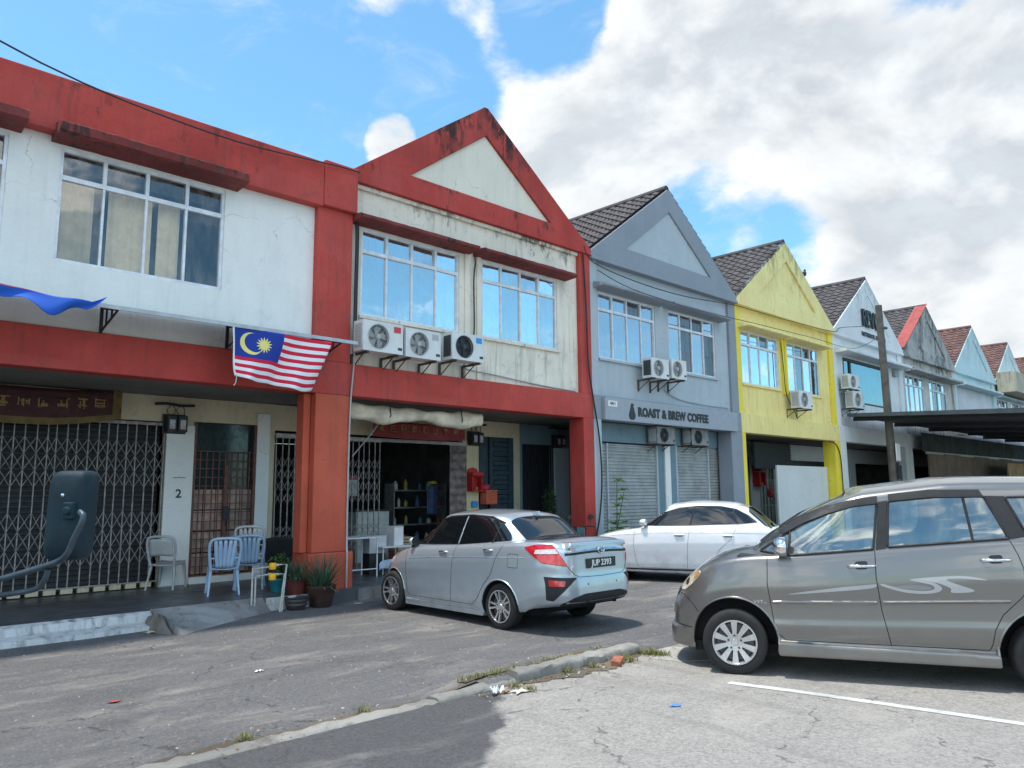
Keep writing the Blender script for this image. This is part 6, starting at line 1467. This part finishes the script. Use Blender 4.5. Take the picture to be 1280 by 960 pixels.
# shop furniture
t = thing('folding_table', 'white folding table in the doorway of the open shop', 'table', (1.10, 1.25, .2)); M_wp = simple('white melamine', (.62, .64, .66), .45, var=.12)
b = MB(); b.box(-.45, .40, -.3, .3, .72, .75); b.build('tabletop', M_wp, t, bevel=.006)
for sx in (-.40, .35):
    for sy in (-.26, .26): b = MB(); b.tube([(sx, sy, .72), (sx, sy, 0)], .014, 6); b.build('leg', M_alu, t)
b = MB(); b.tube([(-.4, -.26, .15), (.35, -.26, .15)], .012, 6); b.build('stretcher', M_alu, t)
t = thing('side_table', 'low white table with a pale blue cloth near the silver sedan', 'table', (2.05, 1.45, .2))
b = MB(); b.box(-.35, .35, -.28, .28, .50, .53); b.build('tabletop', M_wp, t, bevel=.006)
for sx in (-.32, .32):
    for sy in (-.25, .25): b = MB(); b.tube([(sx, sy, .5), (sx, sy, 0)], .013, 6); b.build('leg', M_alu, t)
b = MB(); b.grid(lambda u, v: (1.55+.5*u, 1.05+.06*math.sin(u*9), .30+.32*v*(.3+.7*u)+.03*math.sin(v*7+u*5)), 16, 8); tag(b.build('cloth', simple('pale blue cloth', (.42, .55, .72), .8, var=.15), smooth=80, solid=.006), 'pale blue cloth slung by the low white table', 'cloth')
for (x_, y_, w_, h_, z_, cc, lb) in ((1.72, 1.5, .40, .34, .62, (.50, .53, .55), 'pale grey carton standing behind the white folding table'), (2.18, 1.45, .22, .38, .73, (.70, .70, .72), 'tall white carton on the low white table')):
    t = thing('carton', lb, 'box', (x_, y_, z_ if z_ > .7 else .2)); b = MB(); b.box(-w_/2, w_/2, -.14, .14, 0 if z_ > .7 else .4, h_ if z_ > .7 else .4+h_); b.build('box', simple('carton %d' % int(cc[0]*100), cc, .7, var=.1), t, bevel=.006)
    b = MB(); b.box(-w_/2+.02, w_/2-.02, -.142, .142, (h_ if z_ > .7 else .4+h_)-.03, (h_ if z_ > .7 else .4+h_)+.002); b.build('lid', simple('carton lid', (.45, .46, .47), .7, var=.1), t)
    if z_ < .7: b = MB(); b.box(-.18, .18, -.12, .12, 0, .398); b.build('stand', M_black, t)
t = thing('counter', 'pale grey counter inside the open shop', 'counter', (3.15, 4.0, .2)); b = MB(); b.box(-.45, .45, -.3, .3, 0, 1.15); b.build('body', simple('counter panel', (.50, .53, .52), .6, var=.1), t, bevel=.01); b = MB(); b.box(-.5, .5, -.33, .33, 1.152, 1.19); b.build('worktop', M_black, t)
t = thing('shelf', 'dark shelf crowded with bottles and jars in the open shop', 'shelf', (4.9, 4.4, .2))
b = MB(); [b.box(-.8, .8, -.2, .2, .35+.42*i, .38+.42*i) for i in range(4)]; b.box(-.82, -.8, -.2, .2, 0, 1.8); b.box(.8, .82, -.2, .2, 0, 1.8); b.build('frame', M_steel, t)
rnd = random.Random(31)
for sh, lv in enumerate(('lowest', 'second lowest', 'second highest', 'highest')):
    for q, (cn, c_) in enumerate((('grey', (.5, .5, .5)), ('amber', (.45, .32, .08)), ('blue', (.08, .16, .30)), ('white', (.6, .58, .5)), ('red', (.3, .06, .05)))):
        x_ = -.66+.32*q+rnd.uniform(-.07, .07); r_ = rnd.uniform(.035, .07); h_ = rnd.uniform(.12, .28)
        b = MB(); b.lathe([(0, 0), (r_, 0), (r_, h_*.7), (r_*.4, h_*.85), (r_*.4, h_), (0, h_)], 12, (4.9+x_, 4.3+rnd.uniform(-.05, .05), .585+.42*sh), 'z', close=False)
        tag(b.build('jar', simple('jar '+cn, c_, .4, var=.15), smooth=40), cn+' jar on the '+lv+' board of the dark shop shelf', 'jar', 'jars on the shop shelf')
for (x_, y_, z_, c_, lb) in ((3.35, 2.9, .2, (.45, .07, .05), 'red plastic crate on the floor of the open shop doorway'), (3.75, 3.1, .2, (.12, .22, .36), 'blue plastic crate beside the red one in the shop doorway'), (3.40, 2.95, .50, (.50, .42, .25), 'tan crate stacked on the red crate in the shop doorway')):
    t = thing('crate', lb, 'crate', (x_, y_, z_), rnd.uniform(-.2, .2)); cm_ = simple('crate plastic %.2f' % c_[0], c_, .5, var=.2)
    b = MB(); b.box(-.20, .20, -.14, .14, 0, .02); [b.box(-.20, .20, s_*.14-.008, s_*.14+.008, .03+.07*k, .08+.07*k) for s_ in (-1, 1) for k in range(4)]; [b.box(s_*.20-.008, s_*.20+.008, -.14, .14, .03+.07*k, .08+.07*k) for s_ in (-1, 1) for k in range(4)]; b.build('basket', cm_, t)
    b = MB(); [b.box(sx*.19-.012, sx*.19+.012, sy*.13-.012, sy*.13+.012, .0, .29) for sx in (-1, 1) for sy in (-1, 1)]; b.build('corner_post', cm_, t)
t = thing('wall_calendar', 'white calendar sheet hanging on the dim side wall of the shop', 'calendar', (3.3, 4.9, 1.7)); b = MB(); b.box(-.2, .2, -.01, .01, 0, .5); b.build('sheet', M_wp, t); b = MB(); b.box(-.2, .2, -.015, -.0105, .40, .5); b.build('heading', M_rdl, t)
t = thing('hanging_clothes', 'clothes with a blue and yellow top hanging inside the open shop', 'clothes', (4.65, 3.4, 1.2))
b = MB(); b.grid(lambda u, v: (-.16+.32*u, .03*math.sin(u*9), .75-.7*v), 10, 12); b.build('shirt', simple('blue shirt', (.07, .11, .22), .8, var=.3), t, solid=.02, smooth=70)
b = MB(); b.lathe([(0, .86), (.10, .84), (.12, .78), (0, .77)], 14, (0, 0, 0), 'z', close=False); b.build('hat', simple('yellow hat', (.45, .38, .03), .7), t, smooth=50)
# red wall altars
def altar(label, x, y, z, s=1.0):
    t = thing('wall_altar', label, 'altar', (x, y, z)); M_ar = simple('red lacquer', (.50, .022, .025), .4, var=.25, scale=9)
    b = MB(); b.box(-.17*s, .17*s, .10*s, .13*s, 0, .46*s); b.prism([(-.17*s, .46*s), (.17*s, .46*s), (.13*s, .53*s), (0, .57*s), (-.13*s, .53*s)], 'y', .10*s, .13*s); b.build('back_panel', M_ar, t)
    b = MB(); b.box(-.19*s, .19*s, -.12*s, .10*s, -.03*s, 0); b.box(-.17*s, -.14*s, -.08*s, .10*s, 0, .34*s); b.box(.14*s, .17*s, -.08*s, .10*s, 0, .34*s); b.prism([(-.20*s, .36*s), (.20*s, .36*s), (.16*s, .44*s), (-.16*s, .44*s)], 'y', -.12*s, .10*s); b.build('housing', M_ar, t, bevel=.005)
    b = MB(); b.lathe([(0, 0), (.045*s, 0), (.055*s, .04*s), (.05*s, .07*s), (0, .06*s)], 14, (0, -.02*s, .002), 'z', close=False); b.build('incense_pot', M_gold, t)
    b = MB(); [b.tube([(q, -.02*s, .05*s), (q*1.5, -.03*s, .24*s)], .004, 4) for q in (-.02, 0, .02)]; b.build('incense_stick', M_maroon, t); return t
altar('red lacquered wall altar on the yellowed pillar of the open shop', 5.06, 2.28, 1.82, .95)
altar('red lacquered wall altar on the pillar of the yellow house', 18.55, 2.26, 1.95, 1.35)
t = thing('letter_box', 'orange red plastic box hung on the dark blue door', 'box', (5.50, 2.30, 1.48)); b = MB(); b.box(-.18, .18, -.12, .12, 0, .30); b.build('body', simple('orange plastic', (.55, .12, .06), .5, var=.2), t, bevel=.02); b = MB(); b.box(-.19, .19, -.13, .13, .302, .34); b.build('lid', simple('orange lid', (.60, .16, .10), .5, var=.2), t, bevel=.01)
tag(MB().lathe([(0, 0), (.10, 0), (.12, .09), (.06, .13), (0, .13)], 16, (5.34, 2.25, 1.98-.14), 'z', close=False).build('bowl', simple('pink red plastic', (.50, .04, .08), .5), smooth=40), 'pinkish red bowl on the edge beside the wall altar', 'bowl')
t = MB().box(5.03, 5.20, 2.34, 2.41, 1.42, 1.56).build('switch_box', M_blu, bevel=.015); tag(t, 'bright blue plastic box low on the yellowed pillar', 'box')
# red hanging lantern cloth by the yellow house altar
t = MB().lathe([(0, 0), (.09, .01), (.12, .10), (.11, .28), (.05, .34), (0, .35)], 14, (18.96, 2.1, 1.50), 'z', close=False).build('red_lantern', M_rdl, smooth=50); tag(t, 'small red lantern hanging under the altar of the yellow house', 'lantern')
# plants by the pier and the shutter
rnd = random.Random(77)
t = thing('potted_shrub', 'leafy green shrub by the barred door behind the silver sedan', 'potted plant', (6.42, 1.15, .2)); pot(t, [(0, 0), (.14, 0), (.18, .3), (.19, .32), (0, .3)], M_leafy); b = MB(); leaf_cloud(b, (0, 0, 1.28), .17, .17, .45, 420, .075, rnd); b.build('foliage', M_leafg, t); b = MB(); b.tube([(0, 0, .3), (.02, 0, .9), (0, 0, 1.5)], .015, 6); b.build('stem', M_rust, t)
t = thing('young_papaya', 'slim sapling with fresh green leaves before the roller shutter', 'sapling', (6.80, -.55, 0))
b = MB(); b.tube([(0, 0, 0), (.0, 0, 1.0), (.04, 0, 2.0)], .014, 6, r2=.007); b.tube([(0, 0, .9), (.20, 0, 1.5), (.28, 0, 1.75)], .008, 5); b.build('stem', M_leafg, t)
b = MB()
def star_leaves(b, c, n, L, rnd):
    for i in range(n):
        a = 2*math.pi*i/n+rnd.uniform(-.3, .3); blade(b, c, a, R(rnd.uniform(-10, 45)), L*rnd.uniform(.7, 1.2), L*.22, rnd.uniform(.6, 1.4), 4)
for (px_, pz_, L_) in ((.03, 2.0, .20), (.27, 1.80, .20), (.16, 1.62, .18), (.02, 1.45, .20), (.0, 1.25, .20), (-.05, 1.05, .22), (.25, 1.08, .18), (.12, .95, .2), (-.18, .9, .2)):
    star_leaves(b, (px_, rnd.uniform(-.05, .05), pz_), 9, L_, rnd)
b.build('leaves', M_leafl, t)
# motorcycle by the pier
t = thing('motorcycle', 'dark motorcycle standing by the red pier behind the silver sedan', 'motorcycle', (6.05, -.40, 0), R(75))
for wx in (-.60, .60):
    b = MB(); b.tube([(wx+.27*math.cos(a), 0, .28+.27*math.sin(a)) for a in [2*math.pi*k/28 for k in range(29)]], .04, 8); w_ = b.build('wheel', M_tyre, t, smooth=60)
    b = MB(); [b.tube([(wx, 0, .28), (wx+.25*math.cos(a), 0, .28+.25*math.sin(a))], .007, 4) for a in [2*math.pi*k/10 for k in range(10)]]; b.build('spokes', M_alu, w_)
b = MB(); b.tube([(-.6, 0, .28), (-.15, 0, .50), (.35, 0, .78), (.60, 0, .28)], .03, 7); b.prism([(-.2, .3), (.2, .3), (.28, .55), (-.1, .6)], 'y', -.12, .12); b.build('frame', M_black, t, bevel=.02)
b = MB(); b.prism([(-.75, .72), (.05, .68), (.12, .74), (-.7, .82)], 'y', -.12, .12); b.build('seat', M_black, t, bevel=.03)
b = MB(); b.prism([(.30, .55), (.52, .62), (.50, .95), (.36, .98)], 'y', -.11, .11); b.build('front_cowl', simple('dark teal fairing', (.03, .09, .10), .3, coat=.6, var=.2), t, bevel=.03)
b = MB(); b.tube(catmull([(.30, -.34, .98), (.38, -.18, 1.0), (.42, 0, .96), (.38, .18, 1.0), (.30, .34, .98)], 4), .014, 7); b.build('handlebar', M_black, t, smooth=50)
b = MB(); b.lathe([(0, .08), (.07, .06), (.08, 0), (0, -.02)], 16, (.46, 0, .90), 'x', close=False); b.build('headlamp', M_clear, t, smooth=50)
for sy in (-.26, .26): b = MB(); b.tube([(.36, sy, 1.0), (.38, sy*1.1, 1.15)], .006, 5); b.lathe([(0, -.01), (.055, -.01), (.06, .01), (0, .015)], 16, (.38, sy*1.15, 1.20), 'x', close=False); b.build('mirror', M_black, t)

# leaning utility pole
t = thing('utility_pole', 'slightly leaning weathered pole with a small white notice before the white house', 'utility pole', (21.62, -1.2, 0))
b = MB(); b.tube([(0, 0, -.2), (-.11, 0, 3.5), (-.26, 0, 8.35)], .155, 14, r2=.115); b.build('shaft', simple('weathered concrete pole', (.13, .115, .10), .9, var=.35, scale=3), t, smooth=50)
b = MB(); b.box(-.22, .10, -.235, -.19, 2.75, 3.35); b.build('notice', M_wtext, t); b = MB(); b.tube([(-.12, -.21, 2.1), (-.14, -.21, 2.7)], .05, 6); b.tube([(-.30, 0, 7.55), (.35, 0, 7.60)], .05, 6); b.build('clamp', M_black, t)
b = MB(); b.box(.02, .13, -.245, -.20, 1.6, 2.6); b.build('strap', M_bmetal, t)
# flat-roofed car port
t = thing('car_port', 'dark flat car port roof standing before the white and blackened houses', 'car port', (20.6, 0, 0)); M_port = simple('dark roof sheet', (.055, .07, .08), .6, var=.25, scale=2)
b = MB(); b.prism([(-.12, 4.36), (-.12, 4.44), (-6.6, 4.14), (-6.6, 4.02)], 'x', 0.0, 25.0); b.build('roof_sheet', M_port, t)
b = MB(); [b.box(x_, x_+.08, -6.5, -.15, 3.92, 4.015) for x_ in ()] ; b.prism([(-.14, 4.34), (-6.62, 4.0), (-6.62, 4.16), (-.14, 4.46)], 'x', -.05, -.003); b.box(0, 25, -6.70, -6.605, 3.98, 4.18); b.build('fascia', M_port, t)
for i in range(7): b = MB(); b.prism([(-.12, 4.22), (-.12, 4.35), (-6.55, 4.01), (-6.55, 3.88)], 'x', .5+i*3.9, .58+i*3.9); b.build('rafter', M_black, t)
for x_, y_ in ((6.3, -6.3), (12.6, -6.3), (18.8, -6.3), (24.6, -6.3)): b = MB(); b.tube([(x_, y_, 0), (x_, y_, 3.95)], .06, 10); b.build('post', M_black, t)
for i, (x_, y_) in enumerate(((4.0, -2.2), (6.8, -1.6), (9.0, -4.2), (11.0, -3.2))): b = MB(); b.box(x_, x_+2.2, y_, y_+.07, 3.90-.052*(-y_-0)+.05, 3.96-.052*(-y_)+.05); b.build('tube_lamp', simple('unlit tube lamp', (.7, .72, .72), .4, var=0), t)
t = thing('board_screen', 'row of stained brown boards under the car port', 'hoarding', (27.4, -.50, 0)); M_bb = plaster('stained brown board', (.20, .14, .10), dirt=.4, fade=.35)
b = MB(); [b.box(i*2.1, i*2.1+2.08, -.03, .03, .25, 3.20+.04*(i % 2)) for i in range(9)]; b.build('board', M_bb, t); b = MB(); b.box(-.08, 18.9, .035, .08, 3.2, 3.3); b.build('rail', M_steel, t); b = MB(); b.grid(lambda u, v: (-.3+19.3*u, .10+.03*math.sin(u*60), 3.30+.78*v), 60, 2); b.build('shade_sheet', simple('painted shade sheet', (.05, .065, .06), .9, var=.4, scale=1.5), t)  # dark sheet above the boards is added, standing for shade below the roof
t = MB(); t.box(35.0, 44, -1.5, -1.44, 1.9, 2.95); tag(t.build('cardboard_sheet', simple('tan cardboard', (.42, .27, .14), .9, var=.3, scale=2)), 'tan cardboard sheet standing in the depth of the car port', 'sheet')
# bird on the yellow verge
b = MB(); b.lathe([(0, -.10), (.05, -.08), (.075, 0), (.05, .08), (0, .10)], 14, (18.12, -.02, 9.16), 'z', close=False); b.lathe([(0, -.045), (.045, 0), (0, .045)], 12, (18.16, -.02, 9.29), 'z', close=False); b.tube([(18.10, -.02, 9.08), (18.02, 0, 8.95)], .02, 5); b.tube([(18.19, -.02, 9.29), (18.24, -.02, 9.28)], .010, 5)
b.tube([(18.12, -.02, 9.07), (18.12, -.02, 8.97)], .008, 4)
tag(b.build('bird', M_black, smooth=60), 'small dark bird perched on the yellow gable slope', 'bird')

# mirror of a lorry standing just outside the picture
def at(px_, py_, d): return cam.matrix_world.translation + (Fv + R2*((px_-640)/960) + U2*((480-py_)/960))*d
cM = at(88, 644, 3.25); rt_ = (at(118, 645, 3.25)-at(58, 645, 3.25)).normalized(); az = math.atan2(rt_.y, rt_.x)
t = thing('lorry_mirror', 'big blue black lorry mirror on a bent pipe arm before the folding gate', 'mirror', cM, az)
M_mir = simple('worn dark blue plastic', (.005, .022, .034), .6, var=.3, scale=5, bump=.15, bscale=80, spec=.3)
b = MB(); W_, H_ = .084, .188
prof_ = []
vsx = []; fsx = []; N_ = 40
def rr(th, w_, h_, n_=6): c_, s_ = math.cos(th), math.sin(th); return w_*sgn(c_)*abs(c_)**(2/n_), h_*sgn(s_)*abs(s_)**(2/n_)
layers = [(.93, .060), (1.0, .050), (1.0, .01), (.985, -.018), (.93, -.038), (.80, -.050), (.5, -.057), (.2, -.059)]
for (sc_, yy) in layers:
    for k in range(N_): x_, z_ = rr(2*math.pi*(k+.5)/N_, W_*sc_, H_*(sc_*.5+.5)*1.0 if sc_ > .9 else H_*sc_**.7); vsx.append((x_+.006*z_/H_, yy, z_))
for i in range(len(layers)-1):
    for k in range(N_): j = (k+1) % N_; fsx.append((i*N_+k, i*N_+j, (i+1)*N_+j, (i+1)*N_+k))
fsx.append(tuple((len(layers)-1)*N_+k for k in range(N_))); b.add(vsx, fsx); b.build('housing', M_mir, t, smooth=60)
b = MB(); b.add([(x*.92, .056, z*.96) for x, z in [rr(2*math.pi*(k+.5)/N_, W_, H_) for k in range(N_)]], [tuple(range(N_))]); b.build('glass', M_chrome, t)
b = MB(); b.box(.012, .055, -.085, -.052, -.015, .055); b.lathe([(0, -.012), (.016, -.012), (.018, .012), (0, .014)], 14, (.034, -.09, .02), 'y', close=False); b.build('clamp', M_mir, t, bevel=.006)
b = MB(); b.lathe([(0, -.062), (.007, -.060), (.008, -.05)], 10, (-.005, 0, .085), 'y', close=False); b.build('screw', M_chrome, t)
tw = t.matrix_world.inverted() if False else (Matrix.Translation(cM) @ Matrix.Rotation(az, 4, 'Z')).inverted()
arm = [tw @ at(*q) for q in ((-260, 770, 3.05), (-60, 737, 3.10), (0, 724, 3.12), (45, 711, 3.13), (72, 702, 3.13), (84, 692, 3.12), (93, 672, 3.12), (104, 648, 3.13), (100, 640, 3.15))]
arm2 = [tw @ at(*q) for q in ((-260, 800, 3.05), (-40, 751, 3.10), (15, 742, 3.12), (45, 736, 3.13), (56, 724, 3.13), (60, 712, 3.13))]
b = MB(); b.tube(catmull(arm, 6), .0125, 10); b.tube(catmull(arm2, 6), .0115, 10); b.build('arm', simple('scuffed blue grey pipe', (.035, .055, .075), .42, metal=.2, var=.35, scale=20), t, smooth=60)

# litter, tufts, brick
rnd = random.Random(55)
M_grass = simple('dry grass', (.20, .20, .06), .8, var=.5, scale=30)
b = MB()
def tuft(b, x, y, z, n, L, spread):
    for _ in range(n): a = rnd.uniform(0, 6.283); r_ = rnd.uniform(0, spread); blade(b, (x+r_*math.cos(a), y+r_*math.sin(a), z), rnd.uniform(0, 6.283), R(rnd.uniform(25, 85)), L*rnd.uniform(.4, 1.2), .0035, rnd.uniform(.2, 1.4), 4)
for _ in range(24): x = rnd.uniform(-2.3, -.05); tuft(b, x, -6.02+rnd.uniform(-.03, .10), .07, 26, .06, .09)
for _ in range(22): x = rnd.uniform(-.50, .12); tuft(b, x, -6.36+rnd.uniform(-.14, .24), .02, 60, .07, .10)
for (x, y) in ((-2.0, -6.36), (-1.98, -6.52), (-.9, -6.34), (-1.25, -6.32), (-5.6, -6.05), (-4.4, -6.04), (-3.4, -6.04)): tuft(b, x, y, .02, 60, .08, .07)
tag(b.build('grass', M_grass), kind='stuff')
b = MB(); b2 = MB()
for _ in range(420):
    if rnd.random() < .6: x = rnd.uniform(-2.5, .1); y = -6.30-abs(rnd.gauss(0, .16)); z = .026
    else: x = rnd.uniform(-6.5, 0); y = -6.02+rnd.gauss(0, .12); z = .03+lane_h(x, y)
    a = rnd.uniform(0, 6.28); s = rnd.uniform(.008, .028); tgt = b if rnd.random() < .6 else b2
    tgt.add([(x, y, z), (x+s*math.cos(a), y+s*math.sin(a), z+rnd.uniform(0, .012)), (x+s*.8*math.cos(a+1.2), y+s*.8*math.sin(a+1.2), z+rnd.uniform(0, .01)), (x+s*.5*math.cos(a+1.9), y+s*.5*math.sin(a+1.9), z)], [(0, 1, 2, 3)])
tag(b.build('leaf_litter', simple('brown leaf litter', (.22, .12, .05), .9, var=.4, scale=40)), kind='stuff'); tag(b2.build('gravel', simple('pale grit', (.40, .38, .34), .9, var=.4, scale=40)), kind='stuff')
b = MB()
for _ in range(380):
    x = rnd.uniform(-7.5, 6); y = rnd.uniform(-6, -1.2); s = rnd.uniform(.005, .014); z = lane_h(x, y); a = rnd.uniform(0, 3)
    b.add([(x-s, y-s*.6, z-.002), (x+s, y-s*.8, z-.002), (x+s*.7, y+s, z-.002), (x-s*.8, y+s*.7, z-.002), (x, y, z+s*.9)], [(0, 1, 4), (1, 2, 4), (2, 3, 4), (3, 0, 4)])
tag(b.build('grit', simple('road grit', (.34, .32, .29), .9, var=.4, scale=40)), kind='stuff')
b = MB(); b.box(-.10, .10, -.05, .05, 0, .06); o = b.build('brick', simple('broken red brick', (.36, .13, .075), .9, var=.35, scale=14, bump=.5, bscale=90), bevel=.008); o.location = (-.62, -6.42, .02); o.rotation_euler = (R(6), R(-5), R(28)); tag(o, 'broken red brick lying beside the grassy end of the kerb', 'brick')
def scrap(label, x, y, z, s, col, seed, cat='litter', name='paper_scrap', h=.5):
    r_ = random.Random(seed); b = MB(); b.grid(lambda u, v: (x+s*(u-.5)*(1+.3*math.sin(v*5+seed)), y+s*.6*(v-.5)*(1+.3*math.sin(u*6+seed)), z+s*h*abs(math.sin(u*7+seed)*math.cos(v*5+seed*2))*.5+.003), 8, 6)
    tag(b.build(name, simple('scrap %s' % label[:12], col, .7, var=.15), solid=.002), label, cat)
scrap('crumpled white paper cup scrap beside the kerb and dark patch', -2.28, -6.40, .022, .11, (.75, .76, .78), 1, h=1.2)
scrap('flat cream packet next to the crumpled white scrap at the kerb', -2.08, -6.50, .022, .16, (.62, .60, .50), 2, h=.15)
scrap('orange brown wrapper by the kerb', -2.20, -6.43, .022, .08, (.45, .18, .06), 3)
scrap('thin blue plastic strip on the pale parking lot', -1.49, -7.72, .018, .10, (.10, .25, .60), 4, h=.1)
scrap('red wrapper lying on the road in front of the white house', -4.7, -4.17, 0.0, .09, (.36, .07, .06), 5, h=.1)
scrap('white scrap on the road before the silver sedan', -3.3, -4.0, .0, .08, (.7, .7, .7), 6, h=.4)
scrap('small white scrap at the foot of the red column', .02, -.62, .0, .10, (.75, .75, .75), 8, h=.2)
scrap('cardboard scraps by the broken concrete lump', -3.25, -.95, .0, .22, (.45, .38, .26), 9, h=.3)
scrap('white scrap on the concrete ramp', -2.85, -.80, .10, .20, (.62, .62, .60), 10, h=.12)
